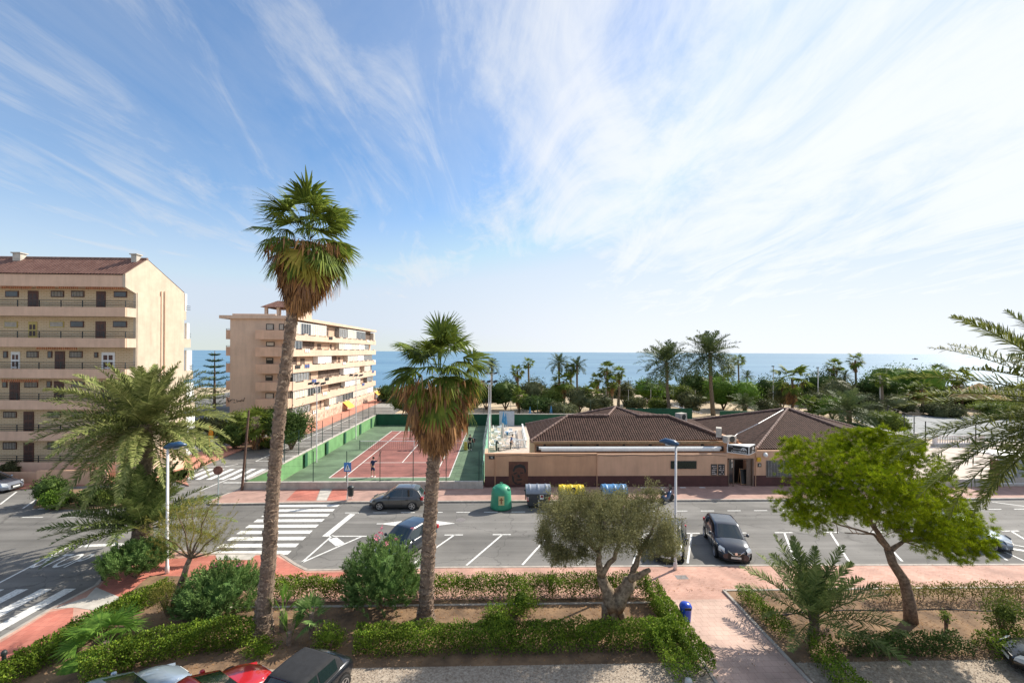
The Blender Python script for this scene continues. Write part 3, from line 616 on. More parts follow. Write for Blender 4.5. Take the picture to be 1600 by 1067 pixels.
for px in (478,511,539,563,580):
    p=AX(px,700,-19.18); m=MB(); m.box(-19.19,-19.12,p.y-.3,p.y+.3,.1,1.46); m.build('wall_slot',M['gwalld'],r)
r=thing('screen_wall','dark green wall closing the far end of the court and terrace','wall',(0,0,0)); m=MB(); m.box(-19.3,19,YB,YB+.25,0,1.75); m.build('wall',M['gwalld'],r)
m=MB(); m.box(-19.4,19.1,YB-.05,YB+.3,1.753,1.85); m.build('coping',M['concrete'],r)
m=MB(); m.wallseg((-1.3,38),(-1.3,YB-.1),.12,.0,1.9); tag(m.build('side_screen',mat('pale_green_screen',(.20,.45,.30),.8,.15,1)),'pale green screen wall between the tennis court and the terrace','wall')
# fences (posts, wires)
def fence(name,label,pts,h,z0,step,mt,wires=5,pr=.035,z1=None,wr=.006):
    r=thing(name,label,'fence',(pts[0][0],pts[0][1],0)); o=Vector((pts[0][0],pts[0][1],0)); wm=MB()
    for a,b_ in zip(pts[:-1],pts[1:]):
        a=Vector((*a,0)); b_=Vector((*b_,0)); n=max(1,round((b_-a).length/step))
        for i in range(n+1):
            p=a.lerp(b_,i/n)-o; m=MB(); m.tube([(p.x,p.y,z0),(p.x,p.y,z0+h)],pr,6); m.build('post',mt,r)
        for k in range(wires):
            z=z0+.06+(h-.1)*k/(wires-1); wm.tube([tuple((a-o)+Vector((0,0,z))),tuple((b_-o)+Vector((0,0,z)))],wr,4)
    wm.build('wires',mt,r); return r
fence('court_fence','tall dark green wire fence standing on the low wall before the court',[(-21.0,37.25),(-1.6,37.25)],2.55,.72,2.77,M['fgreen'])
fence('court_fence','tall dark green wire fence on top of the light green wall beside the street',[(-19.4,40.5),(-19.3,69)],2.5,1.45,2.9,M['fgreen'])
fence('court_fence','dark wire fence along the far green wall, against the trees',[(-19.3,YB+.1),(19,YB+.1)],2.4,1.8,4.2,M['fgreen'],4,.03)
fence('court_fence','grey wire fence with tall posts between court and terrace',[(-1.3,38.5),(-1.3,69)],2.0,1.9,3.4,mat('galvanised',(.35,.42,.42),.5),5,.025)
# far trees side: second fenced court
fence('sand_pitch_fence','grey wire fence round the sand pitch behind the restaurant',[(8,88),(40,88)],4.2,0,4.5,M['pole'],4,.04)
# floodlight masts
def mast(x,y,h,label):
    r=thing('floodlight_mast',label,'floodlight',(x,y,0),0,'floodlight masts of the tennis court')
    m=MB(); m.tube([(0,0,0),(0,0,h)],[.07,.045],8); m.build('pole',M['pole'],r)
    m=MB(); m.tube([(-.75,0,h-.15),(.75,0,h-.15)],.03,6); m.tube([(-.5,0,h-.15),(0,0,h-.9),(.5,0,h-.15)],.02,5); m.build('crossarm',M['pole'],r)
    for k in (-.65,0,.65):
        m=MB(); z=h+.0; s=1 if k>=0 else -1; m.add([(k-.22,-.2,z-.2),(k+.22,-.2,z-.08),(k+.22,.2,z-.08),(k-.22,.2,z-.2),(k-.2,-.16,z+.02),(k+.2,-.16,z+.12),(k+.2,.16,z+.12),(k-.2,.16,z+.02)],[(0,3,2,1),(4,5,6,7),(0,1,5,4),(1,2,6,5),(2,3,7,6),(3,0,4,7)]); m.build('floodlight',M['dark'],r)
for px,py,h,l in ((494.5,722.5,8.3,'thin floodlight mast beside the green court wall, nearer one'),(556,686,8.5,'thin floodlight mast beside the green court wall, farther one')):
    p=G(px,py); mast(p.x,p.y,h,l)
mast(-1.0,46,8.6,'thin floodlight mast between court and terrace, nearer one'); mast(-1.0,58,8.9,'thin floodlight mast between court and terrace, farther one')
# ------------------------------------------------------------------ left apartment block
XE=-33.9
r=thing('apartment_building','cream and pink apartment block with gallery railings and brown tiled roof at the left edge','building',(0,0,0))
Yf=AX(195,600,XE).y; Yw=AX(212,600,XE).y; Yr=AX(230.5,406,XE).y; Yb=AX(288,458,XE).y
XL=-52.0
zR=AX(230.5,406,XE).z; zE=18.55; zB=AX(288,458,XE).z
m=MB(); m.box(XL,XE-.252,Yw,Yb,0,17.6); m.build('wall',M['yellow'],r)
m=MB(); prof=[(Yf,17.35),(Yf,zE),(Yr,zR),(Yb,zB),(Yb,0),(Yw,0),(Yw,16.9)]
m.add([(XE,y,z) for y,z in prof]+[(XE-.25,y,z) for y,z in prof],[tuple(range(7))[::-1],tuple(range(7,14))]+[(i,(i+1)%7,7+(i+1)%7,7+i) for i in range(7)]); m.build('gable_wall',M['cream'],r)
m=MB(); m.box(XL,XE-.26,Yf,Yf+.25,17.35,zE-.12); m.box(XL,XE-.26,Yf+.25,Yw,17.3,17.34); m.build('parapet',M['pinkband'],r)
m=MB(); m.add([(XL,Yf-.15,zE-.05),(XE-.02,Yf-.15,zE-.05),(XE-.02,Yr,zR+.08),(XL,Yr,zR+.08)],[(0,1,2,3)]); m.add([(XL,Yr,zR+.08),(XE-.02,Yr,zR+.08),(XE-.02,Yb+.1,zB+.05),(XL,Yb+.1,zB+.05)],[(0,1,2,3)])
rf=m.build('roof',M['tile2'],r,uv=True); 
m=MB(); m.tube([(XL,Yr,zR+.06),(XE,Yr,zR+.06)],.13,8); m.build('ridge_cap',M['cap'],rf)
for px,d in ((213,.25),(31,.35)):
    p=AY(px,405,Yr-.3); m=MB(); m.box(p.x-d,p.x+d,Yr-.6,Yr-.05,zR-.8,zR+.35); m.box(p.x-d-.1,p.x+d+.1,Yr-.7,Yr+.05,zR+.353,zR+.45); m.build('chimney',M['concrete'],rf)
# gable relief: vertical step and downpipe
m=MB(); y0=AX(250,600,XE).y; m.box(XE+.002,XE+.05,Yw+.1,y0,.2,AX(230,460,XE).z); m.build('gable_panel',M['cream'],r)
for px in (250.5,256): y=AX(px,600,XE).y; m=MB(); m.box(XE+.06,XE+.12,y-.05,y+.05,0,AX(px,455,XE).z); m.build('downpipe',M['pinkband'],r)
lev=[14.67,11.86,9.05,6.23,3.42,.62]   # underside of each balcony band
for i,z in enumerate(lev):
    m=MB(); m.box(XL,XE+.0,Yf,Yf+.16,z-.0,z+.83); m.build('balcony_band',M['pinkband'],r)
    m=MB(); m.box(XE-.14,XE+.02,Yf+.163,Yw+.05,z,z+.83); m.box(XL,XE-.16,Yf+.163,Yw,z,z+.2); m.build('balcony_slab',M['cream'],r)
    m=MB(); zt=z+.83; 
    for h in (.18,.36,.58): m.box(XL,XE,Yf+.05,Yf+.09,zt+h,zt+h+.045); m.box(XE-.1,XE-.06,Yf+.1,Yw,zt+h,zt+h+.045)
    k=0; x=XE
    while x>XL: m.box(x-.05,x,Yf+.04,Yf+.10,zt,zt+.62); x-=1.9
    m.build('railing',M['dark'],r)
S1=3.5575
def z1(x,y): return (x/S1,380+y/S1)
win=[(32,265,105,300,'d'),(285,265,357,300,'b'),(398,265,470,300,'b'),(635,268,707,302,'d'),
 (25,433,100,470,'y'),(278,433,357,468,'y'),(393,433,468,468,'d'),(630,433,707,468,'d'),
 (20,600,45,638,'d'),(150,600,215,637,'b'),(267,600,292,638,'d'),(388,600,460,637,'b'),(526,606,547,636,'d'),
 (16,766,42,802,'d'),(138,766,212,802,'b'),(262,766,288,802,'d'),(398,766,470,802,'b'),
 (20,935,94,970,'b'),(266,935,340,970,'b'),(400,935,470,970,'b'),(560,935,640,970,'b'),(18,1104,94,1145,'b'),(266,1104,340,1145,'b')]
door=[(157,265,214,352),(537,268,588,354),(160,436,207,522),(533,434,588,524),(64,603,112,695),(307,600,361,696),(567,606,640,690),(55,766,110,865),(302,766,356,865),(560,766,618,860),(133,935,189,1040),(400,935,400,935),(133,1108,189,1210),(530,935,560,1040)]
for x0,y0,x1,y1,k in win:
    a=AY(*z1(x0,y0),Yw); c=AY(*z1(x1,y1),Yw); f=MB(); f.box(a.x,c.x,Yw-.06,Yw+.02,c.z,a.z)
    fo=f.build('window',mat('brass_frame',(.5,.38,.1),.4) if k=='y' else M['wood'],r)
    g_=MB(); g_.box(a.x+.07,c.x-.07,Yw-.075,Yw-.062,c.z+.07,a.z-.07); g_.build('pane',M['wglass'] if k=='d' else M['shutter'],fo)
    if k=='b':
        g_=MB(); n=int((c.x-a.x)/.13)
        for i in range(1,n): x=a.x+(c.x-a.x)*i/n; g_.box(x-.012,x+.012,Yw-.10,Yw-.08,c.z,a.z)
        g_.build('window_bars',M['dark'],fo)
for i,(x0,y0,x1,y1) in enumerate(door):
    if x1<=x0: continue
    a=AY(*z1(x0,y0),Yw); c=AY(*z1(x1,y1),Yw); zb=max(l for l in lev if l<c.z+.3)+.2; f=MB(); f.box(a.x,c.x,Yw-.05,Yw+.02,zb,a.z)
    d_=f.build('door',M['white'] if i in (4,6) else (mat('brass_frame',(.5,.38,.1),.4) if i==2 else M['wood']),r)
    g_=MB(); w_=(c.x-a.x)
    for k in range(2):
        for q in range(3): x=a.x+w_*(.14+.4*k); zz_=zb+.2+(a.z-zb-.3)*q/3; g_.box(x,x+w_*.3,Yw-.062,Yw-.052,zz_,zz_+.45)
    g_.build('door_panel',M['wood'] if i in (4,6) else mat('dark_wood',(.05,.018,.012),.4),d_)
for x0,x1,y in ((0,170,235),(195,300,235),(320,430,235),(470,690,238),(195,425,575),(0,210,755)):
    a=AY(*z1(x0,y),Yf+.1); c=AY(*z1(x1,y),Yf+.1); o=MB()
    n=int((c.x-a.x)/.16)
    for i in range(n):
        xx=a.x+(c.x-a.x)*i/n; o.box(xx,xx+.08,Yf+.22,Yf+.25,a.z-.28,a.z)
    aw=o.build('awning',mat('striped_awning',(.45,.16,.07),.8,.2,4),r); o=MB(); o.tube([(a.x,Yf+.3,a.z),(c.x,Yf+.3,a.z)],.07,6); o.build('awning_roll',mat('awning_cream',(.6,.5,.3),.8),aw)
# stepped rear balconies on the sea side
for (py0,py1,pxr,k) in ((458,500,291,0),(504,543,298,1),(546,592,302,0),(596,640,305,1),(643,690,307,0),(695,740,309,1)):
    yb=AX(pxr,500,XE).y; z0_=AX(pxr,py1,XE).z; zt=AX(pxr,py0,XE).z; m=MB(); m.box(XE-12,XE,Yb+.002,yb,z0_,z0_+.95); bo=m.build('rear_balcony',M['cream'],r)
    m=MB(); m.box(XE-.3,XE-.06,Yb+.5,yb-.1,z0_+.96,zt-.1); m.build('balcony_blind',M['white'],bo)
    m=MB()
    for h in (.15,.35,.55): m.box(XE+.01,XE+.04,Yb+.9,yb,z0_+.95+h,z0_+1.0+h)
    m.build('balcony_rail',M['dark'],bo)
# planter wall in front
m=MB(); yy=Yf-1.6
a=G(-60,753); m.box(XL,-39.5,yy-.2,yy,0,1.05); m.box(-39.4,-33.5,yy-.6,yy-.4,0,1.3); m.box(XL,XE,Yf-.05,Yf+.1,0,.6)
tag(m.build('planter_wall',M['salmon2'],bev=.02),'low salmon planter wall before the ground floor of the left block','wall')
m=MB(); m.box(-33.5,-31,yy+.2,yy+.45,0,1.6); m.box(-31.2,-31,yy+.5,yy+5,0,1.6); tag(m.build('garden_wall',M['peach'],bev=.02),'peach rendered garden wall at the corner of the left block','wall')
# ------------------------------------------------------------------ middle apartment block
XS=-29.7; Y0=AX(457.6,600,XS).y; Y1=AX(587,600,XS).y; XW=AY(359,600,Y0).x
r=thing('apartment_building','six storey peach apartment block with long balcony bands behind the tennis court street','building',(0,0,0))
zT=AY(400,498,Y0).z
m=MB(); m.box(XW,XS-1.3,Y0+.02,Y1,0,zT); m.build('wall',M['peach'],r)
m=MB(); a=AY(344,600,Y0); m.box(a.x,XS+.05,Y0-.35,Y1+.2,zT,zT+.45); m.build('roof_slab',M['peach'],r)
pa=AY(363,490,Y0+1); m=MB(); m.box(pa.x,XS-3,Y0+1,Y0+1.2,zT+.453,pa.z); m.box(pa.x,pa.x+.2,Y0+1.2,Y1-3,zT+.453,pa.z); m.build('roof_parapet',M['peach'],r)
def zs(px,py): return AX(px,py,XS).z
bands=[(521,531.5),(545,557),(571,583),(597.7,611),(624,637),(652,664)]
rng=random.Random(5)
bt=[(zs(458,a),zs(458,b)) for a,b in bands]
for i,(zt,zb) in enumerate(bt):
    m=MB(); m.box(XS-1.3,XS,Y0,Y1,zb,zt-.12 if i<5 else zt-.12)
    y=Y0
    while y<Y1-1:
        l=rng.uniform(.6,1.4); m.box(XS-.2,XS-.003,y,y+l,zt-.117,zt+.10); y+=l+rng.uniform(1.8,3)
    m.build('balcony_band',M['peach'],r)
    top=zT-.3 if i==0 else bt[i-1][1]
    y=Y0+.1; k=0
    kinds=[mat('pale_blind',(.66,.60,.50),.7,.1,3),mat('pale_blind',(0,0,0)),M['wglass'],mat('beige_wall',(.52,.37,.27),.9),mat('dark_opening',(.13,.09,.07),.9,.3,2),M['white'],mat('grey_glazing',(.26,.26,.26),.3,.2,2)]
    while y<Y1-.6 and k<9:
        l=min(rng.uniform(2.8,6.5),Y1-.2-y); kd=rng.choice([0,0,1,2,3,3,4,4,5,6,6]); dp=.22 if kd in (0,1,5,6,2) else .95
        m=MB(); m.box(XS-1.28,XS-dp,y+.06,y+l-.06,zt+.0,top); wo=m.build('window',kinds[kd],r)
        mu=MB(); n=max(2,int(l/.85))
        if dp<.5:
            for q in range(n+1): yy=y+.06+(l-.12)*q/n; mu.box(XS-dp+.002,XS-dp+.05,yy-.03,yy+.03,zt,top)
            mu.box(XS-dp+.002,XS-dp+.055,y+.06,y+l-.06,top-.12,top-.02); mu.build('window_frame',M['white'] if kd!=6 else M['shutter'],wo)
        else:
            mu.box(XS-dp+.003,XS-dp+.04,y+l*.2,y+l*.45,zt,top-.35); mu.build('doorway',mat('dark_opening',(0,0,0)),wo)
            if rng.random()<.5:
                mu=MB()
                for q in range(3): yy=y+.5+q*.6; mu.box(XS+.06,XS+.09,yy,yy+.4,zt-.5,zt+.02)
                mu.build('laundry',rng.choice([M['dark'],M['white'],mat('cloth_blue',(.1,.15,.35),.9)]),wo)
        y+=l; k+=1
for px,py,i in ((540,634,4),(588,617,4)):
    p=AX(px,py,XS); m=MB(); m.add([(XS+.02,p.y-1.6,p.z+.9),(XS+.02,p.y+1.6,p.z+.9),(XS+1.3,p.y+1.6,p.z-.3),(XS+1.3,p.y-1.6,p.z-.3)],[(0,1,2,3)]); o=m.build('awning',mat('yellow_awning',(.75,.45,.06),.8),r)
m=MB(); m.box(XS-1.25,XS+.02,Y0+2,Y1,0,1.4); m.build('stone_base',mat('rubble_stone',(.55,.40,.30),.9,.3,2,.5,6),r)
# front face: projecting balconies and small windows
Yp=Y0-1.3
for i,(ya,yb) in enumerate(((515.5,530.5),(542.5,557),(569,583.5),(597,611),(623.5,638))):
    a=AY(399,ya,Yp); b=AY(455,yb,Yp); m=MB(); m.box(a.x,XS-.1,Yp,Y0+.0,b.z,a.z); m.build('front_balcony',M['pinkband'],r)
    a=AY(343.5,ya-1,Yp+.5); b=AY(359,yb-1,Yp+.5); m=MB(); m.box(a.x,XW-.003,Y0+.6,Y0+8,b.z,a.z); bo=m.build('end_balcony',M['pinkband'],r)
    m=MB(); m.box(a.x,XW-.1,Y0+.62,Y0+.66,a.z+.12,a.z+.18); m.box(a.x,a.x+.05,Y0+.62,Y0+.66,a.z,a.z+.15); m.build('balcony_rail',M['dark'],bo)
for px0,py0,px1,py1,k in ((416,506,428,516,0),(436,506,444,516,0),(416,534,429,541,1),(416,559,427,568,2),(415,586,426,594.5,2),(452,585,458,596,2),(415,614,428,623,1),(446,612,450,623,0),(454,612,458,623,0)):
    a=AY(px0,py0,Y0); b=AY(px1,py1,Y0); m=MB(); m.box(a.x,b.x,Y0-.05,Y0+.0,b.z,a.z); wo=m.build('window',M['dark'],r); m=MB(); m.box(a.x+.12,b.x-.12,Y0-.065,Y0-.052,b.z+.1+(.5*(a.z-b.z) if k==2 else 0),a.z-.1); m.build('pane',M['shutter'] if k!=1 else mat('pale_blind',(0,0,0)),wo)
# graffiti scrawl on the base
m=MB(); rr=random.Random(2)
p=AY(355,626,Y0-.02)
for k in range(9):
    q=Vector((p.x+k*.26,Y0-.03,p.z+rr.uniform(-.2,.2))); m.tube([q,q+Vector((rr.uniform(-.2,.3),0,rr.uniform(-.5,.4))),q+Vector((rr.uniform(0,.4),0,rr.uniform(-.4,.4)))],.035,4)
m.build('graffiti',M['dark'],r)
# roof pavilion
Yq=Y0+4; a=AY(412,499,Yq); b=AY(470,499,Yq); e=AY(412,480,Yq).z; zc=AY(412,492,Yq).z
pv=MB()
for x in (a.x+.3,(a.x*.62+b.x*.38),b.x-.4): pv.box(x-.2,x+.2,Yq,Yq+.4,zT+.5,e); pv.box(x-.2,x+.2,Yq+4,Yq+4.4,zT+.5,e)
pv.box((a.x*.45+b.x*.55),b.x-.2,Yq+.6,Yq+4,zT+.5,e-.02); pv.build('rooftop_room',M['peach'],r)
ap=AY(437,470,Yq+2.2); c2=AY(452,474,Yq+2.2); m=MB(); x0=a.x-.3; x1=b.x+.3
m.add([(x0,Yq-.5,e),(x1,Yq-.5,e),(x1,Yq+4.9,e),(x0,Yq+4.9,e),(ap.x-.3,Yq+2.2,ap.z),(ap.x+1.2,Yq+2.2,ap.z-.1)],[(0,1,5,4),(1,2,5),(2,3,4,5),(3,0,4),(0,3,2,1)])
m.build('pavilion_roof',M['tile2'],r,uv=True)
# ------------------------------------------------------------------ restaurant
r=thing('restaurant','low salmon restaurant with maroon plinth and dark tiled hipped roofs behind the bins','building',(0,0,0)); RW=r
YF=37.5; xL=AY(757,740,YF).x; xD0=AY(1137,740,YF).x; xD1=AY(1177,740,YF).x; xR=AY(1400,740,YF).x; xM=AY(933,740,YF).x
PZ=1.05; WT=2.98
m=MB(); m.box(xL,xM,YF,YF+.3,PZ,WT); m.build('front_wall',M['salmon'],r)
m=MB(); m.box(xM,xD0-.03,YF,YF+.3,PZ,WT-.05); m.build('front_wall',M['salmon2'],r); m=MB(); m.box(xD0-.03,xD1+.3,YF,YF+.3,2.55,3.45);m.build('front_wall',M['salmon2'],r)
m=MB(); m.box(xD1+.303,xR,YF,YF+.3,PZ,3.2); m.box(xD1,xD1+.3,YF,YF+.3,PZ,2.547); m.build('front_wall',M['salmon2'],r); m=MB(); m.box(xL,xL+.25,YF+.3,YF+2,0,WT); m.build('front_wall',M['salmon2'],r)
m=MB(); m.box(xL-.0,xD0,YF-.025,YF+.3,0,PZ-.003); m.box(xD1,xR,YF-.025,YF+.3,0,PZ-.003); m.build('plinth',M['maroon'],r)
m=MB(); a=G(830,689,3.7); b=G(1140,687,3.7); m.box(a.x+.4,xD1+.2,40.2,47,0,3.6); m.box(xD1+.2,xR-.3,YF+.31,49,0,3.2); m.box(xD1+.1,xD1+.4,YF+.31,49,0,3.3); m.build('inner_walls',M['salmon'],r)
m=MB(); m.box(a.x+.2,b.x,39.05,39.3,3.45,3.68); m.build('eaves_beam',mat('eaves_wood',(.42,.26,.13),.7,.15,3),r)
m=MB()
for k in range(8): x=a.x+1.2+k*(b.x-a.x-1.6)/7; m.box(x-.1,x+.1,39.1,39.3,2.9,3.447)
m.build('porch_post',mat('dark_wood',(.05,.018,.012),.4),r)
a1=AY(842,702,YF+.6); b1=AY(1127,702,YF+.6); m=MB(); m.tube([(a1.x,YF+.7,3.27),(b1.x,YF+.7,3.27)],.14,8); m.box(a1.x+.2,b1.x-.2,YF+.45,YF+.6,3.08,3.3); aw=m.build('rolled_awning',mat('awning_white',(.74,.73,.7),.7,.05),r)
m=MB(); m.box(a1.x-.2,b1.x+.3,YF+.75,YF+.95,2.99,3.42); m.build('awning_box',M['black'],aw)
# roofs
e1=3.7
FL=G(829,689,e1); FR=G(1139,686.5,e1); BL=G(821,663,e1); BR=G(1085,656,e1); RL=G(887.5,649.5,5.45); RR=G(1043,649.5,5.45); AP=G(962,636,5.95); n1=RL.lerp(RR,.40); n2=RL.lerp(RR,.71)
m=MB(); m.add([FL,FR,RR,n2,n1,RL],[(0,1,2,3,4,5)]); m.add([BL,FL,RL],[(0,1,2)]); m.add([BL,RL,n1,AP],[(0,1,2),(0,2,3)]); m.add([n1,n2,AP],[(0,1,2)]); m.add([n2,RR,BR,AP],[(0,1,2),(0,2,3)]); m.add([RR,FR,BR],[(0,1,2)]); m.add([AP,BR,BL],[(0,1,2)])
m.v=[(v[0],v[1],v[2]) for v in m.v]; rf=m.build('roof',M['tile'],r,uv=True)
def cap(name,p,q,par,rad=.11):
    m=MB(); n=max(2,int((q-p).length/.42))
    for i in range(n):
        a=p.lerp(q,i/n); b=p.lerp(q,(i+1.12)/n); u=Vector((0,0,.05)); m.tube([a+u,b+u],[rad*1.12,rad*.82],8)
    m.build(name,M['cap'],par)
for p,q in ((FL,RL),(RL,n1),(n1,AP),(AP,n2),(n2,RR),(RR,FR),(BL,AP)): cap('ridge_cap',p,q,rf)
m=MB(); m.box(FL.x,FR.x,FL.y-.12,FL.y-.02,e1-.13,e1-.01); m.build('gutter',M['cap'],rf)
e2=3.3
A=G(1182,701,e2); B=G(1077,657,e2+.3); C=G(1400,701,e2); D=G(1347,671,e2); P=G(1231,638.5,5.95)
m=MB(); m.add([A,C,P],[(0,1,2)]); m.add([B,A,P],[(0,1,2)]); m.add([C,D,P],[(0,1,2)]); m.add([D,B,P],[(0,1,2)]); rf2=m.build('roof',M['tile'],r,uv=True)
for p,q in ((A,P),(P,D),(B,P),(C,P)): cap('ridge_cap',p,q,rf2,.12)
cb_=AY(1142,690,YF+1.6); 
m=MB(); pp=[G(1143,688,3.9),G(1152,680,4.0),G(1185,664,5.0),G(1224,642,5.9)]; m.tube([p+Vector((0,0,.14)) for p in pp],.035,6); m.build('roof_cable',M['pole'],rf2)
m=MB(); m.add([A+Vector((0,.05,-.02)),C+Vector((0,.05,-.02)),D+Vector((0,0,-.02)),B+Vector((0,0,-.02))],[(0,1,2,3)]); m.build('soffit',M['salmon'],rf2)
# entrance
m=MB(); m.box(xD0+.06,xD1-.06,YF+1.5,YF+1.6,0,2.5); m.box(xD0-.02,xD0+.05,YF+.31,YF+1.5,0,2.5); m.build('entrance_recess',mat('dark_interior',(.02,.013,.01),.7,.3,2),r)
d_=MB(); 
for x in (xD0+.05,xD0+.48,xD1-.12): d_.box(x,x+.07,YF-.02,YF+.06,0,2.5)
d_.box(xD0+.05,xD1-.05,YF-.02,YF+.06,2.44,2.52); d_.box(xD1-.55,xD1-.12,YF+.1,YF+.13,.1,2.4); d_.box(xD1-.10,xD1+.02,YF-.06,YF+.1,0,2.5); dd=d_.build('door_frame',mat('door_metal',(.16,.11,.08),.4,.1),r)
m=MB(); m.box(xD0+.55,xD0+1.1,YF+.9,YF+.92,.2,2.3); m.build('door_glass',M['wglass'],dd)
m=MB(); m.box(xD0+.8,xD0+1.0,YF+.86,YF+.88,1.5,1.9); m.box(xD0+.78,xD0+.95,YF+.86,YF+.88,2.0,2.35); m.build('notice',M['plate'],dd)
# sign canopy
sg=thing('canopy_sign','black and white wedge sign reading CASA CERVERA above the restaurant entrance','sign',(0,0,0))
ya=YF-.02; s0=AY(1136,692,ya); s1=AY(1180,693,ya); tip=G(1171.5,711,2.95); tt=UP(tip,697.5)
xa=s0.x; xb=s1.x; tx,ty=tip.x,min(tip.y,YF-.6); ty=YF-1.05; tq=AY(1170.5,705,ty); tx=tq.x; za=AY(1170.5,711,ty).z; zb_=AY(1170.5,697.5,ty).z
L0=AY(1136,706.5,ya); z0l=L0.z; z1l=AY(1136,692.5,ya).z
m=MB(); m.add([(xa,ya,za),(tx,ty,za),(xb,ya,za),(xa,ya,zb_),(tx,ty,zb_),(xb,ya,zb_)],[(0,2,1),(3,4,5),(0,1,4,3),(1,2,5,4),(2,0,3,5)]); m.build('sign_box',M['white'],sg)
def facepanel(p,q,name):
    p=Vector((*p,0)); q=Vector((*q,0)); d=(q-p).normalized(); nn=Vector((d.y,-d.x,0)); m=MB(); L=(q-p).length; a=p+d*.08+nn*.012; b=q-d*.06+nn*.012
    m.add([(a.x,a.y,za+.07),(b.x,b.y,za+.07),(b.x,b.y,zb_-.07),(a.x,a.y,zb_-.07)],[(0,1,2,3)]); fp=m.build(name,M['black'],sg); return p,d,nn,L
mw=M['white']
def emblem(c,d,nn,R,par):
    mm=MB()
    def pt(u,v): return tuple(c+d*u+Vector((0,0,v))+nn*.02)
    for k in range(7):
        a=math.pi*(k+.5)/7; o=[]
        for rr_,da in ((R*.62,-.16),(R,-.2),(R,.2),(R*.62,.16)): o.append(pt(rr_*math.cos(a+da),rr_*math.sin(a+da)))
        mm.add(o,[(0,1,2,3)])
    mm.add([pt(-.06,.02),pt(.06,.02),pt(.1,R*.3),pt(0,R*.48),pt(-.1,R*.3)],[(0,1,2,3,4)]); mm.build('emblem',mw,par)
for (p,q,sc) in (((xa,ya),(tx,ty),1),((tx,ty),(xb,ya),.45)):
    p,d,nn,L=facepanel(p,q,'sign_panel'); ang=math.atan2(d.y,d.x); h=zb_-za; c=p+d*L*.55+nn*.02
    textobj('sign_text','CASA CERVERA',h*.30 if sc==1 else h*.26,mw,(c.x,c.y,za+h*.24),(R_(90),0,ang),sg,sx=(.78 if sc==1 else .38))
    c2=p+d*L*.45+nn*.02; textobj('sign_text','RESTAURANTE' if sc==1 else '',h*.13,mw,(c2.x,c2.y,za+h*.55),(R_(90),0,ang),sg,sx=.9) if sc==1 else None
    if sc==1: c3=p+d*L*.17+nn*.02; textobj('sign_text','Estrella',h*.15,mw,(c3.x,c3.y,za+h*.78),(R_(90),0,ang),sg)
    emblem(p+d*L*(.76 if sc==1 else .62)+Vector((0,0,za+h*.46)),d,nn,h*.32,sg)
# wall items: mural, posters, dark window, house number, alarm, meter boxes
x0=AY(795,720,YF).x; x1=AY(825,720,YF).x; zt=AY(810,721,YF).z
mu=MB(); mu.box(x0,x1,YF-.03,YF-.0,.35,zt); mo=tag(mu.build('wall_mural',mat('mural_brown',(.13,.055,.035),.8,.2,2)),'brown mural panel with a black painted face on the restaurant wall','mural')
mm=MB(); cx=(x0+x1)/2+.05; f=YF-.034
def shp(pts): mm.add([(cx+u,f,v) for u,v in pts],[tuple(range(len(pts)))])
shp([(-.55,1.55),(-.35,1.95),(.1,2.1),(.5,1.95),(.62,1.5),(.5,1.25),(.42,1.7),(.05,1.82),(-.3,1.7),(-.42,1.4)])
shp([(-.5,1.3),(-.2,1.42),(-.12,1.34),(-.4,1.2)]); shp([(.1,1.4),(.38,1.38),(.36,1.28),(.12,1.3)]); shp([(-.1,1.25),(.0,1.2),(.12,.98),(-.02,.93),(-.12,1.0)]); shp([(-.2,.8),(.25,.82),(.3,.74),(.0,.68),(-.18,.72)])
shp([(-.62,1.2),(-.45,1.0),(-.4,.6),(-.1,.42),(.3,.5),(.1,.36),(-.3,.38),(-.55,.6)]); mm.build('painted_face',M['black'],mo)
a=AY(1048,720,YF); b=AY(1088,732,YF); m=MB(); m.box(a.x,b.x,YF-.05,YF+.0,b.z,a.z); wo=m.build('window',M['dark'],r); m=MB(); m.box(a.x+.06,b.x-.06,YF-.065,YF-.052,b.z+.06,a.z-.06); m.build('pane',mat('dark_tint',(.01,.02,.012),.2),wo)
for x0p,x1p,l in ((1111,1120,'framed menu poster on the restaurant wall, the one farther from the door'),(1122,1132,'framed menu poster on the restaurant wall, the one nearer the door')):
    a=AY(x0p,725,YF); b=AY(x1p,742,YF); m=MB(); m.box(a.x,b.x,YF-.05,YF+.0,b.z,a.z); t=tag(m.build('poster',M['dark']),l,'poster'); rr=random.Random(x0p); m=MB()
    for i in range(5):
        for j in range(4):
            if rr.random()<.75: x=a.x+.05+(b.x-a.x-.1)*j/4; zz_=b.z+.05+(a.z-b.z-.1)*i/5; m.box(x,x+.09,YF-.058,YF-.052,zz_,zz_+.11)
    m.build('poster_print',mat('print_grey',(.42,.36,.33),.6,.4,8),t)
a=AY(764,712,YF); b=AY(773,717,YF); m=MB(); m.box(a.x,b.x,YF-.04,YF+.0,b.z,a.z); t=tag(m.build('house_number',M['dark']),'small dark number plaque high on the left end of the restaurant wall','plaque'); textobj('plaque_text','42',.2,M['plate'],((a.x+b.x)/2,YF-.045,(a.z+b.z)/2),(R_(90),0,0),t)
a=AY(1182,714,YF); b=AY(1188,720.5,YF); m=MB(); m.box(a.x,b.x,YF-.12,YF+.0,b.z,a.z); tag(m.build('letter_box',mat('yellow_box',(.65,.40,.02),.4),bev=.02),'small yellow box on the wall right of the entrance','box')
a=AY(1184,723.5,YF); b=AY(1189,729,YF); m=MB(); m.box(a.x,b.x,YF-.06,YF+.0,b.z,a.z); t=tag(m.build('wall_notice',M['dark']),'small dark framed notice below the yellow wall box','notice'); m=MB(); m.box(a.x+.06,b.x-.06,YF-.066,YF-.061,b.z+.06,a.z-.06); m.build('sheet',M['shutter'],t)
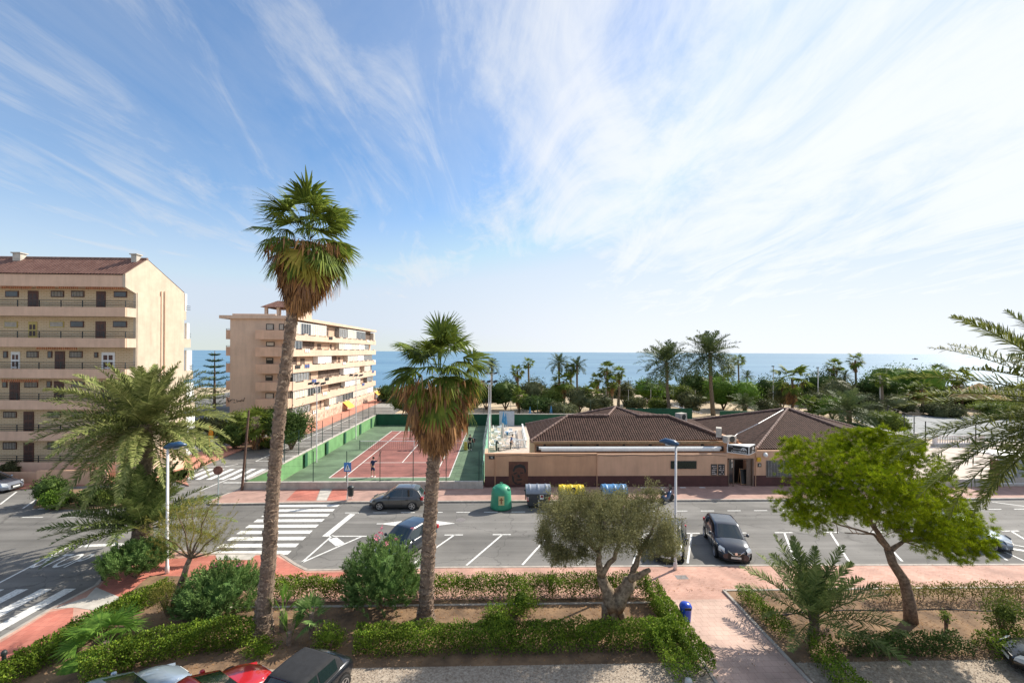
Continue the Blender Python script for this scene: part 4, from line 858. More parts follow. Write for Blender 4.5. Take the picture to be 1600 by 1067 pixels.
a=AY(1195,710,YF); m=MB(); m.lathe([(.02,-.2),(.14,-.17),(.2,-.06),(.2,.0),(.15,.12),(.02,.2)],(a.x,YF-.1,a.z),12); tag(m.build('alarm_box',M['white']),'round white alarm box on the wall beside the entrance','alarm')
a=AY(1197,719,YF); b=AY(1240,745,YF); m=MB(); m.box(a.x,b.x,YF-.04,YF+.0,b.z,a.z); wo=m.build('window',mat('window_metal',(.22,.19,.16),.5),r); m=MB(); m.box(a.x+.1,b.x-.1,YF-.06,YF-.043,b.z+.1,a.z-.1); m.build('pane',mat('curtain_grey',(.32,.31,.29),.8,.2,3),wo); m=MB()
for i in range(18): x=a.x+.1+(b.x-a.x-.2)*i/17; m.box(x-.015,x+.015,YF-.1,YF-.08,b.z+.05,a.z-.05)
m.build('window_bars',M['dark'],wo)
m=MB()
for x in (xL+.9,xM-.02,xD1+.18): m.tube([(x,YF-.05,WT),(x,YF-.05,.1)],.035,6)
m.build('downpipe',M['salmon'],r)
m=MB(); pts=[(xL+.2+k*.9,YF-.02,WT-.18-.05*math.sin(k*1.7)) for k in range(24)]; m.tube(pts,.014,4); m.build('wall_cable',M['dark'],r)
# chalkboard
p=AY(1161,750,YF+.6); t=thing('chalkboard','wooden A frame chalkboard standing inside the restaurant entrance','board',(p.x,YF+.25,0)); m=MB(); m.add([(-.35,0,.25),(.35,0,.25),(.35,.2,1.45),(-.35,.2,1.45),(-.35,.04,.25),(.35,.04,.25),(.35,.24,1.45),(-.35,.24,1.45)],[(0,1,2,3),(7,6,5,4),(0,4,5,1),(3,2,6,7),(0,3,7,4),(1,5,6,2)]); m.build('slate',M['black'],t)
m=MB(); 
for x in (-.38,.38): m.tube([(x,-.05,0),(x,.24,1.55)],.025,5); m.tube([(x,.5,0),(x,.24,1.55)],.025,5)
m.tube([(-.38,-.01,.22),(.38,-.01,.22)],.025,5); m.tube([(-.38,.2,1.5),(.38,.2,1.5)],.025,5); m.build('frame',mat('light_wood',(.35,.2,.1),.6),t)
# air conditioners
def acunit(p,wd,dp,h,label,rz):
    t=thing('air_conditioner',label,'air conditioner',p,rz); m=MB(); m.box(-wd/2,wd/2,-dp/2,dp/2,.12,h); m.build('casing',M['concrete'],t,bev=.02)
    m=MB(); m.lathe([(.02,0),(.28,0),(.28,.03),(.02,.035)],n=16); o=m.build('fan_grille',M['dark'],t); o.rotation_euler=(R_(90),0,0); o.location=(0,-dp/2-.002,.12+(h-.12)/2)
    m=MB()
    for x in (-wd/2+.1,wd/2-.1): m.box(x-.03,x+.03,-dp/2,dp/2,0,.118)
    m.build('bracket',M['pole'],t)
p=RR.lerp(FR,.28); q=G(1064,652,5.0); acunit((q.x,q.y,4.6),1.0,.7,.85,'beige air conditioner on the roof near the ridge end',.5)
q=G(1123,680,4.2); acunit((q.x,q.y,4.1),.9,.45,.8,'white air conditioner on the roof above the entrance sign',1.1)
q=G(1131,683,4.1); acunit((q.x+.3,q.y-.4,3.7),1.0,.6,.6,'low pinkish air conditioner close to the sign canopy',.3)
# ------------------------------------------------------------------ cars
def lerp_tab(tab,x):
    for (a,b_) in zip(tab[:-1],tab[1:]):
        if x<=b_[0]:
            t=(x-a[0])/(b_[0]-a[0]) if b_[0]>a[0] else 0; t=max(0,min(1,t)); return [u+(v-u)*t for u,v in zip(a[1:],b_[1:])]
    return list(tab[-1][1:])
def smooth_tab(tab,n):
    xs=[tab[0][0]+(tab[-1][0]-tab[0][0])*i/(n-1) for i in range(n)]; raw=[lerp_tab(tab,x) for x in xs]; out=[]
    for i,x in enumerate(xs):
        a=raw[max(i-1,0)]; b_=raw[min(i+1,n-1)]; out.append((x,*[(u+2*v+w_)/4 for u,v,w_ in zip(a,raw[i],b_)]) if 0<i<n-1 else (x,*raw[i]))
    return out
def car(label,loc,heading,paint,L=4.2,W=1.78,H=1.5,kind='hatch',group=None,roofmat=None,plate=True,vgrille=False):
    """x forward. heading in radians of the nose direction"""
    r=thing('parked_car',label,'car',loc,heading,group); h=L/2; hw=W/2; belt=.92 if kind!='coupe' else .84
    if kind=='suv': belt=1.02
    if kind=='hatch': dk=[(-h,.62,.80),(-h+.06,belt-.06,.93),(-h+.5,belt+.02,.99),(0,belt,1.0),(h-1.25,belt-.02,.99),(h-.95,belt-.05,.98),(h-.4,belt-.17,.92),(h-.10,belt-.30,.80),(h,.52,.66)]
    elif kind=='suv': dk=[(-h,.7,.84),(-h+.06,belt-.04,.93),(-h+.5,belt+.02,.99),(0,belt,1.0),(h-1.25,belt+.0,.99),(h-.5,belt-.08,.94),(h-.12,belt-.22,.84),(h,.6,.72)]
    else: dk=[(-h,.58,.72),(-h+.08,belt-.05,.86),(-h+.6,belt+.03,.97),(0,belt,1.0),(h-1.35,belt-.03,.98),(h-.5,belt-.17,.9),(h-.12,belt-.3,.76),(h,.46,.6)]
    st=smooth_tab(dk,26); mb=MB(); rows=[]
    for x,z,k in st:
        w_=hw*k; zb=.20 if abs(x)<h-.25 else .27
        cs=[(w_*.90,zb),(w_*.97,zb+.10),(w_*1.0,.48),(w_*.995,max(.52,z-.20)),(w_*.965,z-.07),(w_*.86,z-.005),(w_*.55,z+.03),(0,z+.045)]
        row=[(x,-y,zz_) for y,zz_ in cs]+[(x,y,zz_) for y,zz_ in cs[-2::-1]]; rows.append(row)
    mb.grid(rows); n=len(rows[0]); mb.add(rows[0],[tuple(range(n))]); mb.add(rows[-1],[tuple(range(n))[::-1]])
    mb.grid([[ (row[0][0],row[0][1],row[0][2]) for row in rows],[(row[-1][0],row[-1][1],row[-1][2]) for row in rows]])
    body=mb.build('body',paint,r,smooth=True)
    # greenhouse
    G_={'hatch':[(-h+.10,.02),(-h+.42,.72),(-h+.75,.95),(-h+1.5,1.0),(h-2.0,.98),(h-1.85,.93),(h-1.0,.02)],
        'suv':[(-h+.12,.02),(-h+.45,.74),(-h+.75,.95),(-h+1.6,1.0),(h-2.15,.98),(h-1.95,.92),(h-1.12,.02)],
        'coupe':[(-h+.45,.02),(-h+1.0,.62),(-h+1.5,.93),(-h+2.0,1.0),(h-2.2,.97),(h-2.05,.90),(h-1.12,.02)],
        'soft':[(-h+.62,.02),(-h+.72,.55),(-h+.95,.92),(-h+1.7,1.0),(h-2.1,.96),(h-1.95,.90),(h-1.25,.02)]}[kind]
    Hg=H-belt; zb=belt-.03; gx0,gx1=G_[0][0],G_[-1][0]
    def S(x,v,off=0):
        z=lerp_tab(G_,x)[0]*Hg+.03; dxk=max(0,(abs(x-(gx0+gx1)/2)/((gx1-gx0)/2))); wb=hw*(.94-.07*dxk**3); wr=max(.3,wb-.34*min(z,Hg)-.02)
        a=abs(v); s=1 if v>=0 else -1
        if a<.6: q=a/.6; y=wr*q; zz_=z*(1-.05*q*q)
        else: q=(a-.6)/.4; y=wr+(wb-wr)*q; zz_=z*.95*(1-q)
        return Vector((x,s*(y+off*(.9 if a>.6 else .15)),zb+zz_+off*(.25 if a>.6 else 1)))
    def patch(xa,xb,va,vb,name,mt,par,off=.006,nx=8,nv=6,inset=None):
        m=MB(); P=[]
        for i in range(nx+1):
            x=xa+(xb-xa)*i/nx; t=i/nx; i0,i1=(va,vb) if inset is None else inset(t)
            P.append([S(x,i0+(i1-i0)*j/nv,off) for j in range(nv+1)])
        m.grid(P); return m.build(name,mt,par,smooth=True)
    m=MB(); P=[[S(gx0+(gx1-gx0)*i/36,-1+2*j/20) for j in range(21)] for i in range(37)]; m.grid(P)
    cab=m.build('soft_top' if kind=='soft' else 'cabin',roofmat or paint,r,smooth=True)
    g=M['glass']; x6=G_[-2][0]
    patch(x6+.04,gx1-.03,-.60,.60,'windscreen',g,cab,off=.008,inset=lambda t:(-.62-.14*t,.62+.14*t))
    xr=G_[2][0]; patch(gx0+.04,xr-.06,-.5,.5,'rear_window',g,cab,off=.008,inset=lambda t:(-.66+.12*t,.66-.12*t))
    for s in (-1,1):
        mid=(xr+x6)/2+.1
        for xa,xb in ((xr+.0,mid-.03),(mid+.03,x6+.34 if kind!='soft' else x6+.25)):
            patch(xa,xb,.66,.93,'side_window',g,cab,off=.008,inset=lambda t,s=s:(s*.665,s*.94))
    # wheels
    wr=.315 if kind!='suv' else .345; wx=(-h+.78,h-.82)
    for x in wx:
        for s in (-1,1):
            m=MB(); y=s*(hw-.02); 
            m=MB(); arc=[(x+(wr+.055)*math.cos(a),z_+(wr+.055)*math.sin(a)) for z_ in (wr,) for a in [math.pi*k/12 for k in range(13)]]
            pts=[(px_,y*1.0+s*.006,pz) for px_,pz in arc]+[(x-wr-.055,y+s*.006,.2),(x+wr+.055,y+s*.006,.2)]; m.add(pts,[tuple(range(len(pts)))]); m.build('wheel_arch',M['black'],r)
            w_=bpy.data.objects.new('wheel',None); COL.objects.link(w_); w_.parent=r; w_.location=(x,s*(hw-.07),wr); w_.rotation_euler=(R_(90)*(-s),0,0); w_.empty_display_size=.1
            m=MB(); m.lathe([(wr-.10,-.1),(wr-.02,-.1),(wr,-.07),(wr,.07),(wr-.03,.095),(wr-.09,.10),(wr-.11,.06)],n=22); m.build('tyre',M['rubber'],w_,smooth=False)
            m=MB(); m.lathe([(.02,.085),(.06,.085),(.07,.06)],n=10); m.lathe([(wr-.11,.04),(wr-.09,.098),(wr-.12,.098),(wr-.125,.06)],n=22)
            for k in range(5):
                a=2*math.pi*k/5; c,s_=math.cos(a),math.sin(a); m.add([(c*.04-s_*.035,s_*.04+c*.035,.08),(c*.04+s_*.035,s_*.04-c*.035,.08),(c*(wr-.1)+s_*.03,s_*(wr-.1)-c*.03,.085),(c*(wr-.1)-s_*.03,s_*(wr-.1)+c*.03,.085)],[(0,1,2,3)])
            m.build('rim',M['rim'],w_)
    # lights, grille, plates, mirrors
    zf=belt-.30 if kind!='coupe' else belt-.3
    for s in (-1,1):
        m=MB(); m.add([(h-.34,s*hw*.90,zf+.10),(h-.05,s*hw*.62,zf+.0),(h-.03,s*hw*.60,zf-.12),(h-.25,s*hw*.90,zf-.06),(h-.42,s*hw*.80,zf+.17),(h-.20,s*hw*.58,zf+.10)],[(0,1,2,3),(0,4,5,1)] if s<0 else [(3,2,1,0),(1,5,4,0)]); 
        qf=1 if kind in('hatch','suv') else .88; m.v=[(a+.03 if qf==1 else a-.07,b_*1.02*qf,c-(0 if qf==1 else .04)) for a,b_,c in m.v]; m.build('headlight',M['hlight'],r)
        m=MB(); q_=kind in('hatch','suv')
        if q_: m.box(-h-.02,-h+.16,s*hw*.62,s*hw*.93,belt-.22,belt)
        else: m.box(-h-.015,-h+.03,s*hw*.42,s*hw*.68,.48,.57)
        m.build('tail_light',M['tlight'],r,bev=.02)
        m=MB(); x=gx1-.42; m.lathe([(.02,-.09),(.07,-.07),(.09,0),(.07,.07),(.02,.09)],(x,s*(hw+.10),belt+.08),10); m.box(x-.03,x+.03,min(s*(hw-.08),s*(hw+.06)),max(s*(hw-.08),s*(hw+.06)),belt+.02,belt+.07); m.build('mirror',paint,r,smooth=False)
        m=MB()
        for x in (xr+.35,(xr+x6)/2+.1,x6+.35): m.box(x-.006,x+.006,s*(hw-.02),s*(hw+.004),.32,belt-.1)
        m.box(-.9,-.72,s*(hw-.02),s*(hw+.03),belt-.16,belt-.13) ; m.build('door_seam',M['black'],r)
    m=MB(); m.box(h-.09,h+.012,-hw*.45,hw*.45,.30,zf-.05); m.build('grille',M['black'],r,bev=.02)
    m=MB(); m.box(h-.12,h+.03,-hw*.6,hw*.6,.2,.285); m.build('bumper',M['black'],r,bev=.02)
    if plate:
        m=MB(); m.box(h+.014,h+.035,-.26,.26,.36,.47); m.build('number_plate',M['plate'],r)
        m=MB(); m.box(-h-.03,-h+.02,-.26,.26,.55,.66); m.build('number_plate',M['plate'],r)
    if vgrille:
        m=MB(); m.tube([(h-.0,-.42,zf+.05),(h+.03,-.16,zf-.16),(h+.03,.16,zf-.16),(h,.42,zf+.05)],.022,5); m.build('grille_trim',M['chrome'],r)
        m=MB(); m.lathe([(.02,0),(.075,0),(.075,.02),(.02,.02)],n=14); o=m.build('badge',M['chrome'],r); o.rotation_euler=(0,R_(90),0); o.location=(h+.03,0,zf-.08)
    m=MB(); m.box(-h+.3,h-.3,-hw*.85,hw*.85,.13,.24); m.build('underbody',M['black'],r)
    if kind=='soft':
        m=MB(); P=[S(G_[3][0]-.9+.0*j,v,.012) for j,v in enumerate([-.6])]; 
        m=MB(); pts=[S(x6+.02,-.98+1.96*j/24,.012) for j in range(25)]; m.tube(pts,.022,5); m.build('windscreen_frame',paint,r)
    return r
def paintm(n,c,met=.3): return mat(n,c,.28,.02,.5,coat=1.0,metal=met)
def near_noseat(px,py,back,ang):  # nose point on ground -> car centre
    p=G(px,py); return (p.x-math.cos(ang)*back,p.y-math.sin(ang)*back,.012)
pk=math.atan2(-4.0,-2.0)
p=G(622,791); car('grey five door hatchback standing at the far kerb in front of the tennis court',(p.x,p.y,.012),R_(180),paintm('paint_gunmetal',(.11,.105,.10),.5),L=3.95,W=1.76,H=1.58,group=None)
c=(T0.x-stp*1.5-1.05,T0.y-2.1,.012); car('dark blue car parked behind the flowering oleander',(c[0],c[1],c[2]),pk,paintm('paint_navy',(.006,.014,.028),.0),L=4.2)
c=(T0.x+stp*3.5-1.0,T0.y-2.35); car('black hatchback parked behind the olive tree',(c[0]+.15,c[1],.012),pk,paintm('paint_black',(.01,.01,.012)),L=4.0)
c=(T0.x+stp*4.6-.75,T0.y-2.2); car('dark blue black crossover with V shaped chrome grille beside the lamp post',(c[0],c[1],.012),pk+.22,paintm('paint_blueblack',(.016,.02,.035)),L=4.35,W=1.84,H=1.60,kind='suv',vgrille=True)
c=G(1546,862); car('silver blue hatchback half hidden under the pine',(c.x,c.y+1.5,.012),R_(-48),paintm('paint_steel',(.22,.28,.36),.6),L=4.1)
c=G(-16,767); car('pale silver blue car at the far left edge of the photo',(c.x,c.y,.012),R_(0),paintm('paint_silver',(.40,.44,.52),.6),L=4.2)
def at(px,py,z): p=G(px,py,z); return p
car('silver blue coupe nosed in at the hedge, leftmost of the three bottom cars',(-11.9,13.65,.18),R_(60),paintm('paint_iceblue',(.42,.50,.58),.5),L=4.3,W=1.8,H=1.33,kind='coupe')
car('bright red car nosed in at the hedge between the blue coupe and the convertible',(-9.1,13.75,.18),R_(58),paintm('paint_red',(.50,.012,.018),.2),L=4.1,W=1.76,H=1.34,kind='coupe')
car('black convertible with closed fabric roof at the bottom of the photo',(-6.45,13.9,.18),R_(-112),paintm('paint_deepblack',(.012,.015,.022)),L=4.3,W=1.78,H=1.42,kind='soft',roofmat=mat('soft_top_cloth',(.018,.019,.022),.9,.15,8,.3,60))
c=G(1625,1062); car('black car at the bottom right corner, only its nose in view',(c.x+1.2,c.y-.5,.18),R_(150),paintm('paint_black',(0,0,0)),L=4.2)
p=G(604,627); car('dark car with a white bonnet line parked at the far end of the side street',(p.x,p.y,.012),R_(15),paintm('paint_navy',(0,0,0)),L=4.4,H=1.6)
p=G(338,668); car('dark blue car in front of the graffiti wall of the middle block',(p.x,p.y,.012),R_(0),paintm('paint_navy',(0,0,0)),L=4.2)
# ------------------------------------------------------------------ recycling containers
def sticker(m,x0,x1,y,z0,z1): m.box(x0,x1,y-.012,y,z0,z1)
p=G(783,794); t=thing('bottle_bank','green bell shaped bottle bank, leftmost of the recycling containers','recycling bin',(p.x,p.y+.1,.012))
m=MB(); m.lathe([(.70,0),(.80,.04),(.81,.18),(.78,.5),(.75,.85),(.73,1.2),(.68,1.38),(.56,1.58),(.36,1.70),(.14,1.76),(.02,1.77)],n=28); gm=mat('bin_green',(.045,.30,.17),.45,.12,2); m.build('shell',gm,t,smooth=True)
m=MB()
for s in (-1,1): m.lathe([(.24,-.02),(.26,.0),(.26,.12),(.2,.2),(.02,.22)],(s*.42,-.18,1.38),14)
m.build('hood',gm,t,smooth=True)
m=MB(); m.tube([(-.1,0,1.76),(-.08,0,1.9),(.08,0,1.9),(.1,0,1.76)],.025,6); m.tube([(0,-.15,1.76),(0,.15,1.76)],.04,6); m.build('lifting_ring',gm,t)
m=MB(); m.add([(-.2,-.80,.45),(.22,-.80,.45),(.22,-.752,1.1),(-.2,-.752,1.1)],[(0,1,2,3)]); so_=m.build('sticker',mat('sticker_cream',(.62,.52,.25),.5,.1,8),t); m=MB(); m.add([(-.05,-.806,.55),(.07,-.806,.55),(.06,-.77,.98),(-.04,-.77,.98)],[(0,1,2,3)]); m.add([(-.13,-.785,.8),(.15,-.785,.8),(.15,-.778,.88),(-.13,-.778,.88)],[(0,1,2,3)]); m.build('print',mat('print_brown',(.25,.12,.05),.5),so_)
def container(px,py,label,lid,hole=False):
    p=G(px,py); t=thing('recycling_container',label,'recycling bin',(p.x,p.y+.35,.012),0,'large wheeled recycling containers'); W=.93; bm=mat('container_grey',(.055,.058,.062),.5,.1,3)
    m=MB(); v=[(-W*.86,-.45,.12),(W*.86,-.45,.12),(W*.86,.45,.12),(-W*.86,.45,.12),(-W,-.55,1.08),(W,-.55,1.08),(W,.55,1.08),(-W,.55,1.08)]; m.add(v,[(0,3,2,1),(4,5,6,7),(0,1,5,4),(1,2,6,5),(2,3,7,6),(3,0,4,7)]); m.build('tub',bm,t,bev=.04)
    m=MB(); P=[]
    for i in range(25):
        x=-W+2*W*i/24; rib=.03 if (i%8) in (3,4,) else 0; P.append([(x,-.58*math.cos(a)*(1+rib),1.09+(.55+rib)*math.sin(a)) for a in [math.pi*k/12 for k in range(13)]])
    m.grid(P); 
    for e_ in (P[0],P[-1]): m.add(e_,[tuple(range(13))])
    m.build('lid',lid,t,smooth=False)
    m=MB(); 
    for s in (-1,1): m.tube([(s*W,0,1.2),(s*(W+.12),0,1.2)],.06,8); m.box(s*(W-.02),s*(W+.04),-.1,.1,.5,1.15)
    m.build('trunnion',bm,t)
    for sx in (-1,1):
        for sy in (-1,1): m=MB(); m.tube([(sx*.65-.03,sy*.35,.09),(sx*.65+.03,sy*.35,.09)],.09,10); m.build('wheel',M['rubber'],t)
    m=MB(); m.add([(-W*.93,-.503,.55),(-W*.93+.14,-.503,.55),(-W*.95+.14,-.535,.85),(-W*.95,-.535,.85)],[(0,1,2,3)]); m.add([(W*.93,-.503,.55),(W*.93-.14,-.503,.55),(W*.95-.14,-.535,.85),(W*.95,-.535,.85)],[(3,2,1,0)]); re=m.build('reflector',mat('reflector_red',(.6,.06,.04),.4),t)
    m=MB()
    for k in range(3): z=.6+.09*k; m.add([(-W*.93,-.515-.01*k-.004,z),(-W*.93+.14,-.515-.01*k-.004,z+.04),(-W*.93+.14,-.515-.01*k-.006,z+.08),(-W*.93,-.515-.01*k-.006,z+.04)],[(0,1,2,3)])
    m.build('reflector_stripe',M['plate'],re)
    m=MB(); m.box(.1,.38,-.57,-.555,.68,1.02); s_=m.build('sticker',M['plate'],t); m=MB(); m.box(.15,.33,-.578,-.571,.82,.98); m.build('print',mat('print_red',(.3,.02,.03),.5),s_)
    m=MB(); m.box(.0,.05,-.53,-.5,.15,.6); m.build('foot_bar',M['pole'],t)
    if hole:
        m=MB(); m.lathe([(.02,0),(.14,0),(.14,.05),(.17,.05),(.17,-.02)],n=16); o=m.build('mouth',M['black'],t); o.location=(.1,-.47,1.42); o.rotation_euler=(R_(62),0,0)
    return t
container(841,793,'grey recycling container with pale grey ribbed lid next to the green bottle bank',mat('lid_grey',(.26,.29,.34),.4,.08,2))
container(893.5,794,'recycling container with yellow ribbed lid and round hole',mat('lid_yellow',(.72,.52,.015),.4,.1,2),True)
container(961,793,'recycling container with blue ribbed lid, rightmost of the row',mat('lid_blue',(.08,.24,.46),.4,.1,2))
# motorcycle
p=G(1042,786); t=thing('motorcycle','black and blue motor scooter parked between the olive tree and the lamp post','motorcycle',(p.x,p.y,.012),R_(35))
for x in (-.62,.62): m=MB(); w_=[( .24,-.05),(.29,-.05),(.3,0),(.29,.05),(.24,.05)]; m.lathe(w_,n=20); o=m.build('wheel',M['rubber'],t); o.location=(x,0,.3); o.rotation_euler=(R_(90),0,0)
m=MB(); m.tube([(.62,0,.3),(.45,0,.75),(.38,0,1.05)],[.05,.06,.05],8); m.tube([(.38,-.34,1.08),(.36,0,1.02),(.38,.34,1.08)],.02,6); m.build('fork',M['dark'],t)
m=MB(); m.tube([(.52,0,.82),(.3,0,.7),(.15,0,.35),(-.2,0,.34),(-.5,0,.55),(-.72,0,.75)],[.1,.17,.15,.15,.18,.1],10); m.build('fairing',paintm('paint_scooter',(.02,.06,.14)),t,smooth=True)
m=MB(); m.tube([(.02,0,.76),(-.3,0,.80),(-.7,0,.86)],[.08,.15,.1],8); m.build('saddle',M['black'],t,smooth=True)
m=MB(); m.tube([(-.85,0,1.0),(-.6,0,1.05)],[.18,.2],10); m.build('top_box',M['black'],t,smooth=True); m=MB(); m.add([(.46,-.16,1.05),(.46,.16,1.05),(.36,.12,1.4),(.36,-.12,1.4)],[(0,1,2,3)]); m.build('windshield',M['glass'],t)
# ------------------------------------------------------------------ lamps, signs, bins, poles
def lamp(px,py,h,ang,label):
    p=G(px,py); t=thing('street_lamp',label,'street lamp',(p.x,p.y,.12),ang,'white street lamps of the near pavement')
    m=MB(); m.tube([(0,0,0),(0,0,.35),(0,0,.4),(0,0,h)],[.10,.10,.075,.055],12); m.build('pole',M['pole'],t,smooth=True)
    m=MB(); m.tube([(-.14,0,h),(.1,0,h+.10),(.55,0,h+.17),(.86,0,h+.12)],[.09,.17,.17,.05],12); m.v=[(x,y*1.25,h+(z-h)*.9) for x,y,z in m.v]; m.build('lamp_head',mat('lamp_blue',(.025,.075,.16),.35,.1,3),t,smooth=True)
    m=MB(); m.lathe([(.02,0),(.15,0),(.15,.03),(.02,.03)],(.4,0,h-.06),12); m.build('lamp_glass',M['hlight'],t)
lamp(261,899,6.5,R_(10),'white street lamp with blue head in front of the left date palms')
lamp(1055,893,6.65,R_(150),'white street lamp with blue head beside the olive tree')
p=G(655,0+782); p=G(543,783); t=thing('crossing_sign','blue and white pedestrian crossing sign on a thin pole by the litter bin','sign',(p.x,p.y,.12)); m=MB(); m.tube([(0,0,0),(0,0,2.95)],.03,8); m.build('pole',M['pole'],t)
m=MB(); m.box(-.28,.28,-.045,-.03,2.2,2.9); o=m.build('sign_face',mat('sign_blue',(.05,.2,.5),.4),t); m=MB(); m.add([(-.22,-.05,2.3),(.22,-.05,2.3),(0,-.05,2.78)],[(0,1,2)]); m.build('sign_triangle',M['white'],o)
m=MB(); m.box(-.03,.03,-.056,-.052,2.45,2.6); m.box(-.035,.035,-.056,-.052,2.61,2.67); m.add([(-.03,-.056,2.46),(.0,-.056,2.46),(-.05,-.056,2.33),(-.08,-.056,2.33)],[(0,1,2,3)]); m.add([(.0,-.056,2.46),(.03,-.056,2.46),(.08,-.056,2.33),(.05,-.056,2.33)],[(0,1,2,3)]); m.build('pictogram',M['black'],o)
def litter(px,py,label,mt,post=False,z=.12):
    p=G(px,py); t=thing('litter_bin',label,'litter bin',(p.x,p.y,z)); m=MB(); m.lathe([(.17,.32),(.2,.36),(.235,.85),(.235,.9),(.02,.9)],n=16); m.build('bin_body',mt,t,smooth=False)
    m=MB(); m.lathe([(.245,.88),(.255,.9),(.255,.98),(.2,1.08),(.08,1.13),(.02,1.14)],n=16); m.build('lid',mt,t,smooth=True); m=MB(); m.box(-.13,.13,-.262,-.2,.93,1.02); m.build('mouth',M['black'],t)
    m=MB(); m.tube([(0,.27,0),(0,.27,1.0)],.035,6); m.build('post',M['pole'],t)
litter(548,783.5,'black litter bin beside the crossing sign pole',mat('bin_black',(.03,.035,.035),.45))
litter(1071,988,'bright blue litter bin on the garden path beside the hedge',mat('bin_blue',(.015,.07,.46),.3,.05),z=.14)
p=G(341,790); t=thing('no_entry_sign','round road sign seen from behind on a galvanised pole','sign',(p.x,p.y,.12)); m=MB(); m.tube([(0,0,0),(0,0,2.6)],.035,8); m.build('pole',mat('galvanised',(0,0,0)),t); m=MB(); m.lathe([(.02,0),(.33,0),(.33,.03),(.02,.03)],n=24); o=m.build('sign_disc',mat('sign_back',(.28,.12,.09),.5,.3,4),t); o.rotation_euler=(R_(90),0,R_(10)); o.location=(0,-.04,2.55)
p=G(378,768); t=thing('utility_pole','tall rusty brown wooden pole leaning at the left corner of the court wall','pole',(p.x,p.y,.12)); q=AY(389,641,p.y+.5); m=MB(); m.tube([(0,0,0),(q.x-p.x,.5,q.z-.1)],[.11,.08],8); m.build('pole',mat('pole_wood',(.12,.07,.05),.9,.2,4),t)
p=G(184,905); 
for (px,py,l) in ((182,862,'small white bollard by the planting, further one'),(160,906,'dark bollard at the red pavement corner'),(6,1062,'dark bollard at the bottom left crossing')):
    p=G(px,py+4); m=MB(); m.lathe([(.06,0),(.06,.85),(.085,.87),(.085,.97),(.05,1.03),(.01,1.04)],(p.x,p.y,.1),12); tag(m.build('bollard',M['white'] if 'white' in l else M['dark'],smooth=False),l,'bollard')
p=G(1076,1062,.55); m=MB(); m.lathe([(.12,.15),(.13,.17),(.13,.5),(.11,.58),(.01,.62)],(p.x,p.y,0),14); tag(m.build('path_light',mat('frosted',(.55,.55,.52),.3)),'short frosted path light at the end of the hedge beside the path','lamp')
m=MB(); p=G(1065,905); m.sheet([(p.x-.3,p.y-.2),(p.x+.3,p.y-.2),(p.x+.3,p.y+.2),(p.x-.3,p.y+.2)],.125); struct(m.build('manhole_cover',mat('iron_cover',(.2,.18,.17),.6)))
# ------------------------------------------------------------------ right side: plaza, balustrades, shelter
m=MB(); m.sheet([(31,38.4),(75,38.4),(75,57),(33,57)],.02); struct(m.build('plaza',mat('pale_plaza',(.56,.47,.40),.9,.08,1.0)))
m=MB(); m.wallseg((AY(1290,750,37.3).x,37.3),(AY(1550,750,37.3).x,37.3),.26,0,.74); tag(m.build('low_wall',M['concrete'],bev=.01),'low rendered wall between pavement and pale plaza right of the pine','wall')
q=AY(1555,740,37.2); m=MB(); m.box(q.x-.22,q.x+.22,37.0,37.45,0,2.45); tag(m.build('gate_pillar',mat('brown_pillar',(.22,.11,.08),.8,.1,2),bev=.02),'brown pillar at the end of the low wall by the glass shelter','pillar')
t=thing('glass_shelter','white framed glass shelter with posters at the right edge','shelter',(q.x+.3,37.3,0))
m=MB()
for k in range(6): x=.1+1.35*k; m.box(x-.04,x+.04,-.04,.04,.3,2.6)
m.box(.05,7,-.05,.05,2.52,2.6); m.box(.05,7,-.05,.05,.3,.38); m.build('frame',M['white'],t)
m=MB(); m.box(-.2,7.2,-.5,2.0,2.75,2.87); m.build('roof',M['white'],t); m=MB(); m.box(.05,7,-.06,.2,0,.28); m.box(1.4,7,-.06,-.045,.38,.9); m.build('sill',M['concrete'],t)
m=MB(); m.box(.15,1.4,.0,.02,.4,2.5); m.box(1.5,6.9,.0,.02,.4,2.5); m.build('pane',mat('shelter_glass',(.30,.33,.34),.15,.2,2),t)
m=MB(); rr=random.Random(4)
for i in range(8):
    for j in range(5):
        if rr.random()<.6: m.box(.25+j*.21,.38+j*.21,-.02,-.005,.6+i*.2,.74+i*.2)
m.build('poster',M['plate'],t)
def balustrade(x0,x1,y,z0,label):
    t=thing('balustrade',label,'balustrade',(x0,y,z0),0,'white balustrades at the back of the plaza'); L=x1-x0; bm=mat('balustrade_white',(.72,.66,.63),.8,.06)
    m=MB(); m.box(0,L,-.12,.12,.92,1.05); m.build('handrail',bm,t,bev=.01); m=MB(); m.box(0,L,-.12,.12,0,.14); m.build('base_rail',bm,t); n=int(L/.32)
    for i in range(n):
        m=MB(); m.lathe([(.05,.142),(.07,.2),(.05,.3),(.085,.5),(.045,.75),(.06,.918)],(.25+i*(L-.5)/max(1,n-1),0,0),8); m.build('baluster',bm,t,smooth=True)
    for x in (-.15,L+.15): m=MB(); m.box(x-.15,x+.15,-.16,.16,0,1.15); m.build('pier',bm,t)
Yb_=55.0; a=AY(1372,690,Yb_); b=AY(1429,690,Yb_); c=AY(1450,690,Yb_); d=AY(1520,690,Yb_)
balustrade(a.x,b.x,Yb_,.35,'white balustrade behind the pine crown, left of the gap'); balustrade(c.x,d.x,Yb_-1,.3,'white balustrade right of the gap, partly behind palm fronds')
m=MB(); m.box(c.x-.4,d.x+3,Yb_-1.3,Yb_-.7,0,.29); m.box(a.x-6,b.x+.3,Yb_-.3,Yb_+.3,0,.34); tag(m.build('terrace_step',M['concrete']),'concrete step under the plaza balustrades','step')
gA=G(1330,659.5,1.3); gB=G(1446,688,1.3)
